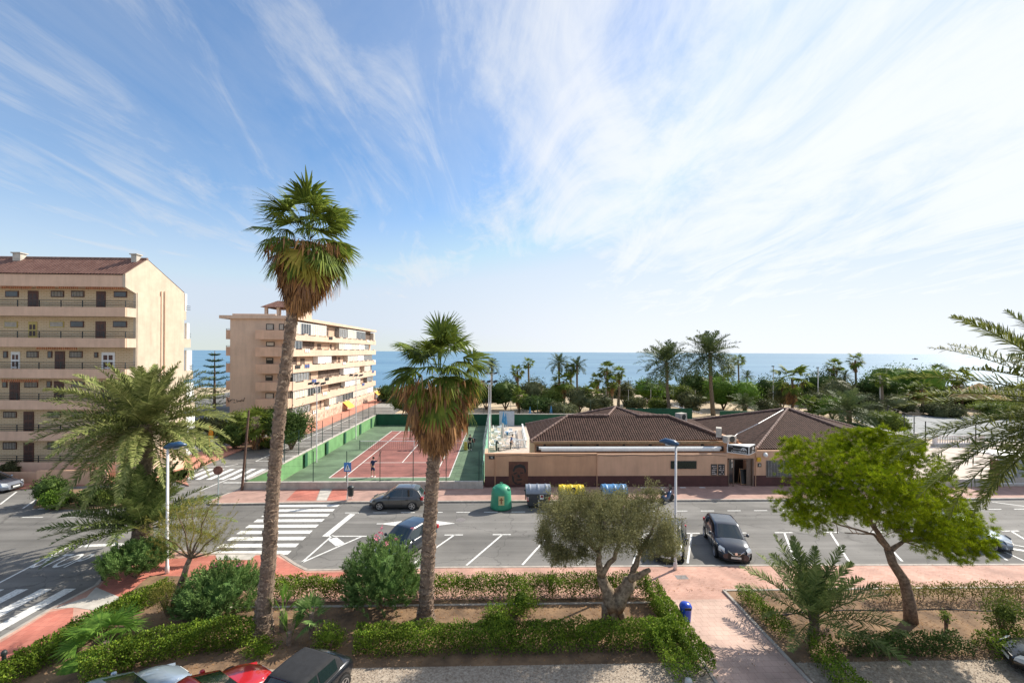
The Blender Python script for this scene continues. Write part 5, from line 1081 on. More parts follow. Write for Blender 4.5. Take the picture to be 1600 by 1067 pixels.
m=MB(); m.wallseg((gA.x-3,gA.y+14),(gA.x,gA.y),.2,0,1.3); m.wallseg((gA.x,gA.y),(gB.x,gB.y),.2,0,1.3); tag(m.build('green_parapet',M['gwalld']),'dark green low wall running to the plaza balustrade','wall')
m=MB(); m.wallseg((gA.x,gA.y),(gB.x,gB.y),.34,1.303,1.36); tag(m.build('coping',M['concrete']),'pale coping along the dark green low wall by the plaza','coping')
fence('car_park_fence','dark post and wire fence beside the empty car park',[(G(1350,662).x,gA.y+2),(gB.x,gB.y),(gB.x+12,gB.y-6)],3.6,0,4.2,M['dark'],4,.06,wr=.012)
m=MB(); m.sheet(poly([(1396,682),(1700,700),(1700,650),(1500,650),(1385,648),(1330,652)]),.012); struct(m.build('car_park',mat('old_asphalt',(.26,.27,.27),.9,.1,.3)))
m=MB(); m.sheet([(97,92),(124,92),(130,114),(104,114)],.012); struct(m.build('lawn',mat('lawn',(.22,.30,.05),1,.2,.4,.6,8)))
# green walls and railing behind roofs
m=MB(); m.box(21,34,76,76.3,0,1.9); m.box(38,45,74,74.3,0,1.7); tag(m.build('screen_wall',M['gwalld']),'dark green screen wall behind the restaurant roofs, under the trees','wall')
m=MB(); m.tube([G(1053,634,2.2),G(1097,646,.6)],.12,6); tag(m.build('ramp_rail',M['pole']),'sloping pale ramp edge behind the restaurant roof','rail')
q=G(1375,646); m=MB(); m.tube([(q.x,q.y,0),(q.x,q.y,7.8)],[.16,.12],8); tag(m.build('telegraph_pole',mat('pale_pole',(.45,.38,.32),.8)),'pale bare pole standing among the low trees right of centre','pole')
for px,pt,pb,l in ((1208,573,640,'thin grey lamp pole left of the big fan palm'),(1278,575,640,'thin grey lamp pole right of the big fan palm'),(1590,566,650,'grey lamp pole near the right edge')):
    q=G(px,pb); h=UP(q,pt); t=thing('lamp_pole',l,'lamp pole',(q.x,q.y,0)); m=MB(); m.tube([(0,0,0),(0,0,h)],.09,6); m.build('pole',M['pole'],t); m=MB(); m.box(-.9 if px==1590 else -.3,.1,-.15,.15,h,h+.2); m.build('lamp_head',M['dark'],t)
# thatched hut
q=G(1530,640); t=thing('thatched_hut','thatched beach hut with orange brown roof among the palms at right','hut',(q.x,q.y,0)); m=MB(); m.lathe([(4.6,2.4),(4.4,2.6),(2.3,4.2),(.2,5.6),(.02,5.7)],n=20); m.build('roof',mat('thatch',(.48,.30,.13),1,.35,3,.8,8),t)
for k in range(8): m=MB(); a_=k*math.pi/4; m.tube([(3.6*math.cos(a_),3.6*math.sin(a_),0),(3.6*math.cos(a_),3.6*math.sin(a_),2.8)],.12,6); m.build('post',M['wood'],t)
# boat
q=G(1430,561.5,-2); t=thing('boat','tiny dark boat far out on the glittering sea','boat',(q.x,q.y,-2),R_(0)); m=MB(); P=[]
for x,w_,z in ((-5,1.2,1.2),(-2,1.7,1.1),(2,1.5,1.3),(5,.1,1.9)): P.append([(x,-w_,z),(x,-w_*.5,-.2),(x,w_*.5,-.2),(x,w_,z)])
m.grid(P); m.v=[(x*1.4,y*1.4,z*1.3) for x,y,z in m.v]; m.build('hull',M['dark'],t); m=MB(); m.box(-2,2,-1,1,1.2,3.4); m.build('cabin',M['dark'],t,bev=.2)
# ------------------------------------------------------------------ terrace furniture
m=MB(); m.sheet([(-1.2,37.9),(3.4,37.9),(18,58),(18,YB),(-1.2,YB)],.02); struct(m.build('terrace',mat('terrace_paving',(.55,.45,.37),.9,.08,1.2)))
wp=mat('plastic_white',(.8,.8,.8),.4,.03); bp=mat('fabric_blue',(.06,.22,.42),.8,.1,3)
tb=thing('terrace_table','x','table',(0,0,0)); m=MB(); m.lathe([(.44,.70),(.45,.71),(.45,.74),(.02,.75)],n=16); m.build('tabletop',wp,tb)
for a_ in range(4): m=MB(); q_=a_*math.pi/2+.78; m.tube([(.3*math.cos(q_),.3*math.sin(q_),0),(.22*math.cos(q_),.22*math.sin(q_),.7)],.02,5); m.build('leg',wp,tb)
ch=thing('terrace_chair','x','chair',(0,0,0)); m=MB(); m.box(-.22,.22,-.22,.22,.42,.46); m.build('seat',wp,ch,bev=.015); m=MB(); m.add([(-.22,.2,.46),(.22,.2,.46),(.24,.32,.9),(-.24,.32,.9),(-.22,.23,.46),(.22,.23,.46),(.24,.35,.9),(-.24,.35,.9)],[(0,1,2,3),(7,6,5,4),(0,4,5,1),(3,2,6,7),(0,3,7,4),(1,5,6,2)]); m.build('backrest',wp,ch)
for sx in (-1,1):
    m=MB(); m.tube([(sx*.25,-.22,.42),(sx*.25,-.2,.66),(sx*.25,.25,.68)],.018,5); m.build('armrest',wp,ch)
    for sy in (-1,1): m=MB(); m.tube([(sx*.22,sy*.22,0),(sx*.2,sy*.2,.43)],.018,5); m.build('leg',wp,ch)
tabs=[(0.0,52.5),(1.8,53.8),(.2,56),(-.1,60),(1.6,60.5),(.3,64)]; rr=random.Random(8); first=True
tl=['white round plastic table on the terrace, %s'%s for s in ('nearest the front wall on the left','nearest the front wall on the right','second row against the green screen','third row against the green screen','beside the closed blue parasol','farthest back by the grey panel')]
fc=True
for i,(x,y) in enumerate(tabs):
    if i==0: tb.location=(x,y,.02); tb['label']=tl[0]; tb['group']='white terrace tables'
    else: dup(tb,(x,y,.02),0,tl[i],'white terrace tables')
    for k in range(4):
        a_=k*math.pi/2+rr.uniform(-.3,.3); loc=(x+.72*math.cos(a_),y+.72*math.sin(a_),.02); rz=a_-math.pi/2
        lb=tl[i].replace('white round plastic table on the terrace','white plastic armchair at the terrace table')
        if fc: ch.location=loc; ch.rotation_euler=(0,0,rz); ch['label']=lb;  ch['group']='white terrace chairs'; fc=False
        else: dup(ch,loc,rz,lb,'white terrace chairs')
def parasol(x,y,h,mt,label,canm=None):
    t=thing('closed_parasol',label,'parasol',(x,y,.02),0,'closed parasols on the terrace'); m=MB(); m.tube([(0,0,0),(0,0,h)],.025,6); m.build('pole',M['pole'],t); m=MB(); m.lathe([(.25,0),(.25,.08),(.05,.12)],n=12); m.build('base',M['concrete'],t)
    m=MB(); P=[]; n=16
    for z,rr_ in ((h*.38,.17),(h*.42,.22),(h*.6,.17),(h*.8,.1),(h,.02)): P.append([(rr_*(1+.3*(j%2))*math.cos(2*math.pi*j/n),rr_*(1+.3*(j%2))*math.sin(2*math.pi*j/n),z) for j in range(n+1)])
    m.grid(P); m.build('canopy',mt,t)
for px,py,h,mt,l in ((785,698,2.9,mat('fabric_cream',(.62,.55,.50),.8,.1,3),'closed cream parasol nearest the front wall of the terrace'),(786.5,672,2.8,bp,'closed blue parasol behind the cream one, left'),(790,674,2.7,bp,'closed blue parasol behind the cream one, right'),(828,660,2.6,bp,'closed blue parasol before the dark green wall'),(861,657,2.6,bp,'closed pale blue parasol just above the roof edge'),(876.5,655,2.7,bp,'closed blue parasol behind the roof, rightmost of the blue ones'),(893,653,2.3,mat('fabric_cream',(0,0,0)),'closed grey parasol tip behind the roof ridge')):
    p=G(px,py); parasol(p.x,p.y,h,mt,l)
p=G(792,666); m=MB(); m.box(p.x-1.2,p.x+1.15,p.y,p.y+.1,.02,2.35); tag(m.build('grey_panel',mat('panel_grey',(.40,.43,.50),.6,.05),bev=.01),'plain blue grey panel standing before the dark green wall','panel')
p=G(795,679); m=MB(); m.box(p.x-.5,p.x+.5,p.y-.4,p.y+.4,.3,.4); m.box(p.x-.4,p.x+.4,p.y-.3,p.y+.3,.02,.3); tag(m.build('blue_lounger',bp),'low blue padded seat in the middle of the terrace','seat')
def balus2(p,q,label):
    d=(q-p); L=d.length; t=thing('terrace_balustrade',label,'balustrade',p,math.atan2(d.y,d.x),'white balustrades of the terrace'); m=MB(); m.box(0,L,-.1,.1,.85,.97); m.build('handrail',M['white'],t); m=MB(); m.box(0,L,-.1,.1,0,.1); m.build('base_rail',M['white'],t); n=max(2,int(L/.3))
    for i in range(n): m=MB(); m.lathe([(.04,.102),(.07,.3),(.035,.6),(.05,.848)],(.15+i*(L-.3)/(n-1),0,0),6); m.build('baluster',M['white'],t)
balus2(G(800,699),G(820,699),'white balustrade crossing the terrace beside the standing person'); balus2(G(822,700),G(816,672),'white balustrade running back along the roof edge of the terrace')
# ------------------------------------------------------------------ people
def skin_obj(name,verts,edges,rad,m,parent,root=0,lvl=1):
    me=bpy.data.meshes.new(name); me.from_pydata([tuple(v) for v in verts],edges,[]); me.materials.append(m); o=bpy.data.objects.new(name,me); COL.objects.link(o); o.parent=parent
    sk_=o.modifiers.new('skin','SKIN'); sk_.use_smooth_shade=True
    for i,rv in enumerate(rad): me.skin_vertices[0].data[i].radius=(rv,rv)
    me.skin_vertices[0].data[root].use_root=True
    u=o.modifiers.new('sub','SUBSURF'); u.levels=lvl; u.render_levels=lvl; return o
skin=mat('skin',(.46,.27,.19),.6,.04); 
def person(label,loc,rz,shirt,shorts,hairc,pose,scale=1.0,hold=None,long=False):
    """pose: dict la,ra = (upper(dx,dy,dz), lower(...)) unit offsets; ll, rl likewise; lean forward"""
    t=thing('person',label,'person',loc,rz); t.scale=(scale,)*3; ln=pose.get('lean',0)
    def V3(*a): return Vector(a)
    pel=V3(0,0,.95); spine=pel+V3(0,-math.sin(ln)*.25,math.cos(ln)*.25); chest=pel+V3(0,-math.sin(ln)*.47,math.cos(ln)*.47); neck=chest+V3(0,-math.sin(ln)*.12-.01,math.cos(ln)*.12); head=neck+V3(0,-math.sin(ln*.6)*.14-.02,math.cos(ln*.6)*.14); top=head+V3(0,0,.10)
    v=[pel,spine,chest,neck,head,top]; e=[(0,1),(1,2),(2,3),(3,4),(4,5)]; r=[.125,.115,.13,.05,.088,.07]; J={}
    for s,k in ((-1,'l'),(1,'r')):
        sh=chest+V3(s*.17,0,-.02); u,l=pose[k+'a']; el=sh+Vector(u).normalized()*.29; wr_=el+Vector(l).normalized()*.25; hd=wr_+Vector(l).normalized()*.08; b=len(v); v+=[sh,el,wr_,hd]; e+=[(2,b),(b,b+1),(b+1,b+2),(b+2,b+3)]; r+=[.062,.042,.028,.034]; J[k+'a']=(sh,el,wr_,hd)
        dd=Vector(l).normalized(); sd_=dd.orthogonal().normalized(); up=dd.cross(sd_)
        for f in range(4):
            o=sd_*(-.03+.02*f); b2=len(v); L_=(.035,.042,.04,.03)[f]; v+=[hd+o+dd*.03,hd+o+dd*(.03+L_)+up*.012,hd+o+dd*(.03+L_*1.6)+up*.03]; e+=[(b+3,b2),(b2,b2+1),(b2+1,b2+2)]; r+=[.009,.008,.007]
        b2=len(v); v+=[hd-sd_*.035,hd-sd_*.055+dd*.03+up*.015]; e+=[(b+3,b2),(b2,b2+1)]; r+=[.010,.008]
        hip=pel+V3(s*.09,0,-.06); u,l=pose[k+'l']; kn=hip+Vector(u).normalized()*.42; an=kn+Vector(l).normalized()*.40; b=len(v); v+=[hip,kn,an,an+V3(0,-.07,-.05),an+V3(0,-.17,-.065)]; e+=[(0,b),(b,b+1),(b+1,b+2),(b+2,b+3),(b+3,b+4)]; r+=[.088,.056,.038,.036,.03]; J[k+'l']=(hip,kn,an)
    body=skin_obj('body',v,e,r,skin,t)
    # nose, ears, eyes as small face pieces of the head
    m=MB(); h=head; m.add([h+V3(-.015,-.085,.0),h+V3(.015,-.085,.0),h+V3(0,-.115,.0),h+V3(0,-.088,.04)],[(0,1,2),(0,2,3),(1,3,2)]); 
    for s in (-1,1): m.add([h+V3(s*.085,-.01,-.02),h+V3(s*.10,.01,.0),h+V3(s*.098,.01,.04),h+V3(s*.084,-.01,.035)],[(0,1,2,3)])
    m.build('face',skin,t)
    m=MB(); P=[]
    for i in range(7):
        th=math.pi*.62*i/6; P.append([h+V3(.105*math.sin(th)*math.cos(a),.108*math.sin(th)*math.sin(a)+.012,.035+.125*math.cos(th)) for a in [2*math.pi*j/12 for j in range(13)]])
    m.grid([p_ for p_ in P]); m.v=[(x,y,z) if not (y<h.y-.05 and z<h.z+.05) else (x*.9,h.y-.03,z+.03) for x,y,z in m.v]; m.build('hair',hairc,t,smooth=True)
    vs=[pel+V3(0,0,-.02),spine,chest+V3(0,0,.0),chest+V3(0,0,.07)]; es=[(0,1),(1,2),(2,3)]; rs=[.148,.14,.155,.075]
    for k in ('la','ra'): sh,el,_,_=J[k]; b=len(vs); vs+=[sh,sh.lerp(el,.7)]; es+=[(2,b),(b,b+1)]; rs+=[.082,.066]
    skin_obj('shirt',vs,es,rs,shirt,t)
    vs=[pel+V3(0,0,.02),pel+V3(0,0,-.03)]; es=[(0,1)]; rs=[.15,.15]
    for k in ('ll','rl'):
        hip,kn,an=J[k]; b=len(vs); vs+=[hip,hip.lerp(kn,.85)]; es+=[(1,b),(b,b+1)]; rs+=[.105,.085]
        if long: vs+=[kn,an]; es+=[(b+1,b+2),(b+2,b+3)]; rs+=[.075,.06]
    skin_obj('trousers' if long else 'shorts',vs,es,rs,shorts,t)
    m=MB()
    for k in ('ll','rl'):
        an=J[k][2]; m.tube([an+V3(0,.06,-.05),an+V3(0,-.06,-.055),an+V3(0,-.2,-.07)],[.04,.048,.035],8)
    m.build('shoes',M['white'],t,smooth=True)
    if hold:
        hd=J[hold+'a'][3]; el=J[hold+'a'][1]; d_=(hd-el).normalized(); rk=thing('tennis_racket','tennis racket held by the '+' '.join(label.split()[:9]),'racket',(0,0,0)); rk.location=(0,0,0)
        Mx=Matrix.Translation(Vector(loc))@Matrix.Rotation(rz,4,'Z')@Matrix.Scale(scale,4); p0=Mx@(hd+d_*-.03); dw=(Mx.to_3x3()@(d_+V3(0,0,.5))).normalized(); rk.location=p0; m=MB(); m.tube([(0,0,0),tuple(dw*.33)],.015,6); m.build('handle',M['black'],rk); m=MB(); c=dw*.48; s1=dw.orthogonal().normalized(); m.tube([tuple(c+dw*.17*math.cos(a)+s1*.13*math.sin(a)) for a in [2*math.pi*j/16 for j in range(17)]],.010,5,cap=False)
        for q_ in (-.06,0,.06): m.tube([tuple(c+s1*q_-dw*.14),tuple(c+s1*q_+dw*.14)],.003,4); m.tube([tuple(c+dw*q_-s1*.11),tuple(c+dw*q_+s1*.11)],.003,4)
        m.build('racket_head',M['black'],rk)
    return t
hb=mat('hair_dark',(.02,.014,.01),.8); navy=mat('cloth_navy',(.02,.035,.09),.9); wh=mat('cloth_white',(.7,.7,.7),.9); blk=mat('cloth_black',(.015,.015,.018),.9); lb_=mat('cloth_lightblue',(.25,.45,.6),.9)
stand={'la':((-.35,.05,-1),(-.15,-.3,-1)),'ra':((.35,.05,-1),(.15,-.5,-.8)),'ll':((-.12,-.05,-1),(-.05,.08,-1)),'rl':((.12,-.05,-1),(.05,.08,-1)),'lean':.1}
p=G(582.5,745.5); ps=dict(stand); ps['la']=((-.8,-.4,.3),(-.1,-.4,1)); person('player in navy shirt and shorts with one arm raised near the front baseline',(p.x,p.y,.03),R_(160),navy,navy,hb,ps,1.02,'l')
p=G(657,684); ps=dict(stand); ps['ll']=((-.3,-.3,-1),(-.1,.3,-1)); ps['rl']=((.3,-.1,-1),(.1,.2,-1)); ps['lean']=.5; ps['ra']=((.4,-.6,-.6),(0,-1,-.1)); person('crouching player in light blue top and dark shorts on the far half of the court',(p.x,p.y,.03),R_(20),lb_,blk,hb,ps,1.0,'r')
p=G(703,684.5); ps=dict(stand); ps['lean']=.3; person('player in white on the far half, partly behind the palm skirt',(p.x,p.y,.03),R_(-20),wh,wh,hb,ps,1.0,'r')
p=G(734,703); ps=dict(stand); ps['ra']=((.6,-.3,-.6),(.2,-.3,-.9)); person('player in black standing with a yellow bag beside the court sideline',(p.x,p.y,.03),R_(30),blk,blk,hb,ps,1.02,None,True)
m=MB(); q=G(727.5,703); m.add([(q.x-.2,q.y-.1,.0),(q.x+.2,q.y-.1,.0),(q.x+.2,q.y+.1,.0),(q.x-.2,q.y+.1,.0),(q.x-.16,q.y-.06,.95),(q.x+.16,q.y-.06,.95),(q.x+.16,q.y+.06,.95),(q.x-.16,q.y+.06,.95)],[(0,3,2,1),(4,5,6,7),(0,1,5,4),(1,2,6,5),(2,3,7,6),(3,0,4,7)]); tag(m.build('yellow_bag',mat('bag_yellow',(.55,.45,.08),.8,.2,6),bev=.04),'tall yellow bag standing beside the person in black','bag')
m=MB(); q=G(740,697); m.box(q.x-.2,q.x+.2,q.y-.2,q.y+.2,.5,1.0); m.tube([(q.x,q.y,0),(q.x,q.y,.5)],.03,5); tag(m.build('ball_basket',M['dark'],bev=.03),'small dark ball basket on a stand beside the court','basket')
p=G(798,702); ps=dict(stand); ps['lean']=.3; person('person in blue top and dark trousers bending over on the terrace',(p.x,p.y,.02),R_(90),mat('cloth_blue',(.1,.15,.35),.9),blk,hb,ps,1.0,None,True)
p=G(777,704); m=MB(); m.lathe([(.2,0),(.23,.5),(.23,1.0),(.1,1.15),(.02,1.16)],(p.x,p.y,.02),12); tag(m.build('terrace_bin',M['dark']),'dark cylindrical bin on the terrace just behind the front wall','litter bin')
# ------------------------------------------------------------------ near vegetation
def fanpalm(label,pts,rad,crown_c,seed,R,Lp,sk,n=46,group=None,cat='palm tree'):
    b=Vector(pts[0]); t=thing('fan_palm',label,cat,b,0,group); L=[Vector(p)-b for p in pts]; c=Vector(crown_c)-b
    palm_trunk('trunk',L,rad,M['trunkW'],t,seed,chips=1000,chip=.115)
    fan_crown('crown',n,M['fan'],t,seed,c,R,Lp,(90,-42),26,1.85,1.1,wild=.55)
    fan_crown('dead_leaves',12,M['dead'],t,seed+5,c-Vector((0,0,.2)),R*.85,Lp*1.1,(5,-45),16,1.0,1.6,wild=1)
    # yellowing leaves between green crown and skirt
    fan_crown('yellow_leaves',7,M['yellowleaf'],t,seed+9,c-Vector((0,0,.25)),R*.9,Lp*.95,(-5,-50),20,1.6,1.2)
    skirt('dead_skirt',M['dead'],t,seed+3,tuple(c-Vector((0,0,.45))),sk[0],sk[1],sk[2],R*.95,11,sk[3],lean=sk[4])
    return t
# tall one
D=17.75
def PD(px,py,D): # pixel at camera depth D
    r=ray(px,py); return Vector((0,0,HC))+r*D
b=PD(408,1000,D); b.z=.15
pts=[b,PD(412,955,D),PD(421,860,D),PD(427,760,D),PD(438,640,D),PD(455,510,D),PD(468,420,D)]
fanpalm('tallest fan palm with long brown skirt, leaning right, left of centre',pts,[.50,.31,.265,.24,.22,.20,.19],PD(481,368,D),11,1.35,1.15,(2.05,1.6,170,1300,(-.3,0)),50)
D=18.8; b=PD(665,975,D); b.z=.15
pts=[b,PD(666,940,D),PD(670,850,D),PD(675,760,D),PD(680,680,D),PD(685,610,D)]
fanpalm('shorter fan palm with a broad shaggy brown skirt in front of the tennis court',pts,[.42,.30,.28,.27,.26,.22],PD(686,578,D),23,1.35,1.3,(2.4,2.1,240,1800,(-.05,0)),54)
def datepalm(label,base,c,rt,n,L,seed,m,el=(80,-40),leaf=.5,wd=.05,nl=40,droop=1.0,group=None,trunk=True,w=.04,name='date_palm'):
    b=Vector(base); t=thing(name,label,'palm tree',b,0,group); cc=Vector(c)-b
    if trunk: palm_trunk('trunk',[(0,0,0),tuple(cc*.5+Vector((.05,0,0))),tuple(cc)],[rt*1.15,rt*.9,rt*1.0],M['trunkP'],t,seed,chips=260,chip=.1)
    o=feather_crown('crown',n,L,m,t,seed,0,el,leaf,wd,nl,droop,w); o.location=cc; return t
D=25.6; c=PD(226,662,D); datepalm('large date palm with wide silvery fronds before the left apartment block',(c.x,c.y,.1),c,.38,100,4.7,31,M['date'],(86,-27),.60,.055,92,.8)
D=24.2; c=PD(222,818,D); datepalm('low dark date palm below the large one, behind the lamp post',(c.x-.3,c.y-.1,.1),c,.42,60,4.2,37,M['date2'],(89,6),.52,.055,76,.6)
D=17.7; c=PD(1271,958,D); datepalm('small trunkless date palm in the soil bed by the path',(c.x,c.y,.15),c,.16,34,3.0,41,M['date2'],(88,24),.46,.045,60,.6,w=.03)
D=13.6; c=PD(1722,632,D); datepalm('date palm at the right edge, only its fronds reaching into view',(c.x,c.y,.1),c,.34,70,5.2,43,M['date3'],(60,-40),.55,.045,96,.6)
# small fan palm bottom left and yuccas
def lowfan(px,py,D,label,n,R,Lp,seed,m=None,el=(85,5),h=.5,cat='palm',name='young_fan_palm',ns=24,spread=1.9,group=None,dr=.8):
    c=PD(px,py,D); t=thing(name,label,cat,(c.x,c.y,.15),0,group); fan_crown('leaves',n,m or M['fan2'],t,seed,(0,0,c.z-.15),R,Lp,el,ns,spread,dr)
    mb=MB(); mb.tube([(0,0,0),(0,0,c.z-.2)],[.12,.1],8); mb.build('trunk',M['trunkW'],t); return t
lowfan(165,1000,16.6,'young bright green fan palm at the bottom left corner of the bed',16,.85,.75,51,el=(88,8))
lowfan(487,955,17.6,'spiky yucca like fan plant behind the black convertible',16,.55,.28,53,M['oleander'],name='yucca',cat='yucca',ns=14,spread=1.5,dr=.2,el=(88,-10))
lowfan(441,950,18.0,'young fan palm with upright folded leaves beside the tall palm trunk',7,.8,.4,55,el=(88,45),spread=.5,ns=12,dr=.1)
lowfan(452,985,17.2,'smaller upright palm seedling by the tall palm trunk',5,.75,.25,57,el=(88,50),spread=.45,ns=10,dr=.1)
# shrubs
def bush(label,px,py,D,r,h,n,L,W,m,seed,name='shrub',cat='shrub',core=.7,clump=.2,extra=(),zc=None,corem=None):
    c=PD(px,py,D); t=thing(name,label,cat,(c.x,c.y,.1),0); zc_=c.z-.1 if zc is None else zc
    bl=[((0,0,zc_),(r,r*.9,h))]+[((a*r,b_*r,zc_+c_*h),(r*s,r*s,h*s)) for a,b_,c_,s in extra]
    crown('foliage',bl,n,L,W,m,t,seed,core,clump,80); mb=MB(); rg=random.Random(seed)
    for k in range(5): mb.tube([(0,0,0),(rg.uniform(-.5,.5)*r,rg.uniform(-.5,.5)*r,zc_)],[.05,.02],5)
    mb.build('stems',M['bark'],t); return t
def oleander(label,px,py,D,r,h,seed,flowers=0):
    c=PD(px,py,D); t=thing('oleander',label,'shrub',(c.x,c.y,.1)); z=c.z-.1; rng=np.random.default_rng(seed)
    # shoots: whorls of long leaves along upright stems
    k=430; d=unit(rng.normal(size=(k,3))); d[:,2]=np.abs(d[:,2])*1.1-.35; d=unit(d); rr=rng.uniform(.72,1.08,(k,1)); tip=np.array([0,0,z])+d*np.array([r,r,h])*rr
    P=[];D_=[]
    for i in range(k):
        ax=unit((d[i]*.7+np.array([0,0,.8])+rng.normal(size=3)*.25)[None])[0]
        m_=46; s=rng.uniform(0,.6,m_); P.append(tip[i]-ax*s[:,None]); v=unit(rng.normal(size=(m_,3))); v=v-ax*(v@ax)[:,None]; D_.append(unit(v*.75+ax*.75))
    P=np.concatenate(P);D_=np.concatenate(D_); S=unit(np.cross(D_,rng.normal(size=D_.shape)))
    V,F=cat_mesh([rhomb(P,D_,S,.17*rng.uniform(.7,1.2,len(P)),.034),blobmesh((0,0,z),(r*.45,r*.45,h*.5),seed)]); npobj('foliage',V,F,M['oleander'],t)
    mb=MB(); rg=random.Random(seed)
    for q in range(9): mb.tube([(0,0,0),(rg.uniform(-.6,.6)*r,rg.uniform(-.6,.6)*r,z)],[.04,.02],5)
    mb.build('stems',M['bark'],t)
    if flowers:
        mb=MB(); 
        for q in range(flowers):
            cc=Vector((rg.uniform(-.25,.75)*r,rg.uniform(-.2,.3)*r,z+h*rg.uniform(.82,1.12)))
            for w_ in range(12):
                dd=Vector((rg.uniform(-1,1),rg.uniform(-1,1),rg.uniform(-.2,1))).normalized(); ss=dd.orthogonal().normalized(); a=cc+dd*.03+Vector((rg.uniform(-.06,.06),rg.uniform(-.06,.06),rg.uniform(-.05,.05))); mb.add([a,a+dd*.05+ss*.03,a+dd*.08,a+dd*.05-ss*.03],[(0,1,2,3)])
        mb.build('blossoms',M['flower'],t)
    return t
oleander('oleander bush left of the tall fan palm trunk, without blossoms',346,922,19.4,1.75,1.25,61,2)
oleander('large oleander with pink blossoms between the two fan palms',598,900,19.6,1.75,1.75,63,9)
oleander('dark green shrub thicket at the foot of the left date palms',214,868,22.2,1.5,.7,65)
# tamarisk
c0_=PD(268,965,19.2); t=thing('tamarisk_tree','feathery yellow green tamarisk leaning over a bent trunk by the lamp post','tree',(c0_.x,c0_.y,.1)); o_=Vector((c0_.x,c0_.y,.1)); rg=random.Random(3)
mb=MB(); k1=PD(283,910,19.3)-o_; k2=PD(297,872,19.4)-o_
branchy(mb,(0,0,0),k1,.17,.13,rg,4,.06); branchy(mb,k1,k2,.13,.10,rg,3,.05); ends=[]
for px,py in ((250,830),(275,800),(300,790),(325,800),(345,830),(352,855),(265,855),(315,840)):
    e_=PD(px,py,19.4+rg.uniform(-1,1))-o_; branchy(mb,k2,e_,.05,.015,rg,4,.08,5); ends.append(e_)
mb.build('trunk',M['bark'],t,smooth=True)
rng=np.random.default_rng(7); P=[];Dd=[]
for e_ in ends:
    for j in range(26):
        a=np.array(k2.lerp(e_,rng.uniform(.45,1.0)))+rng.normal(size=3)*.22; dr=unit((np.array(e_-k2)*.6+np.array([0,0,.7])+rng.normal(size=3)*.7)[None])[0]; n_=44; s=rng.uniform(0,.75,n_)
        P.append(a+dr*s[:,None]+rng.normal(size=(n_,3))*.02); Dd.append(unit(dr+rng.normal(size=(n_,3))*.45))
P=np.concatenate(P);Dd=np.concatenate(Dd);S=unit(np.cross(Dd,rng.normal(size=Dd.shape))); V,F=rhomb(P,Dd,S,.13,.014); npobj('crown',V,F,M['tam'],t)
bush('dry yellowish twiggy shrub at the tamarisk foot',262,930,19.0,.55,.5,1800,.10,.03,M['tam'],71,core=0)
# hedges
def gp(px,py): p=G(px,py); return (p.x,p.y)
HS=mat('hedge_wood',(.16,.10,.06),.9)
hedge('hedge',[gp(425,940),gp(640,938),gp(860,936),gp(1012,934)],.75,.98,M['hedge'],81,'long clipped hedge behind the palms along the near pavement',2400)
hedge('hedge',[(-.0+gp(556,1030)[0],17.0),(gp(800,1030)[0],17.0),(7.1,17.1)],.85,.98,M['hedge'],82,'long clipped hedge along the gravel strip at the bottom centre',3000,bare=.2)
hedge('hedge',[(7.2,20.3),(7.25,17.6),(7.35,15.4)],.8,.9,M['hedge'],83,'clipped hedge along the left side of the garden path',2600,bare=.3)
hedge('hedge',[(6.2,17.0),(6.5,15.0)],.7,.85,M['hedge'],84,'short end piece of hedge turning toward the gravel',1300,bare=.3)
hedge('hedge',[gp(262,936),gp(205,960),gp(120,1010),gp(40,1058),gp(-60,1110)],.95,.8,M['hedge'],85,'diagonal hedge beside the red pavement at the bottom left',3000,bare=.1)
hedge('hedge',[gp(395,1010),gp(300,1020),gp(200,1045),gp(130,1075)],1.1,.95,M['hedge'],86,'thick hedge in front of the two coupes at the bottom left',3400,bare=.1)
hedge('hedge',[(11.5,20.2),(11.55,18.4),(11.6,17.2)],.55,.75,M['hedge'],87,'low hedge along the right side of the garden path, upper part',1300,bare=.3)
hedge('hedge',[(12.4,16.6),(12.0,15.6),(11.8,13.5)],.8,.85,M['hedge'],88,'low hedge along the right side of the garden path, lower part',1300,bare=.2)
hedge('hedge',[gp(1365,945),gp(1480,944),gp(1700,942)],.5,.85,M['hedge2'],89,'sparse leggy hedge behind the pine along the pavement',720,bare=.45)
hedge('hedge',[gp(1320,1022),gp(1400,1022),gp(1505,1020)],.9,.6,M['bgB'],90,'scruffy dark hedge in front of the pine trunk',1500,bare=.1)
hedge('hedge',[gp(1540,1030),gp(1640,1030),gp(1700,1030)],1.0,.85,M['hedge'],91,'bright green hedge at the right edge beside the gravel',1500,bare=.1)
for a in ((778,968,18.6,.55,.5,2600,'rounded green shrub in the bed between palm and olive, left one'),(815,936,19.4,.6,.55,2600,'rounded green shrub in the bed between palm and olive, right one'),(515,995,16.8,.5,.35,1500,'low yellowish green shrub behind the convertible'),(410,1015,16.8,.55,.35,1500,'low shrub at the foot of the tallest palm'),(1570,958,17.8,.6,.6,2600,'loose bright green shrub right of the pine'),(1478,963,18.2,.18,.15,260,'tiny green seedling on the soil right of the pine')):
    bush(a[6],a[0],a[1],a[2],a[3],a[4],a[5],.09,.045,M['bgD'] if a[0]>1400 else M['hedge'],int(a[0]),core=.5,clump=.3)
m=MB(); m.tube([tuple(G(px,py)+Vector((0,0,.19))) for px,py in ((1215,968),(1260,962),(1330,959),(1400,960),(1470,957),(1545,961),(1640,955))],.018,5); tag(m.build('irrigation_hose',M['black']),'thin black irrigation hose lying across the soil by the pine','hose')
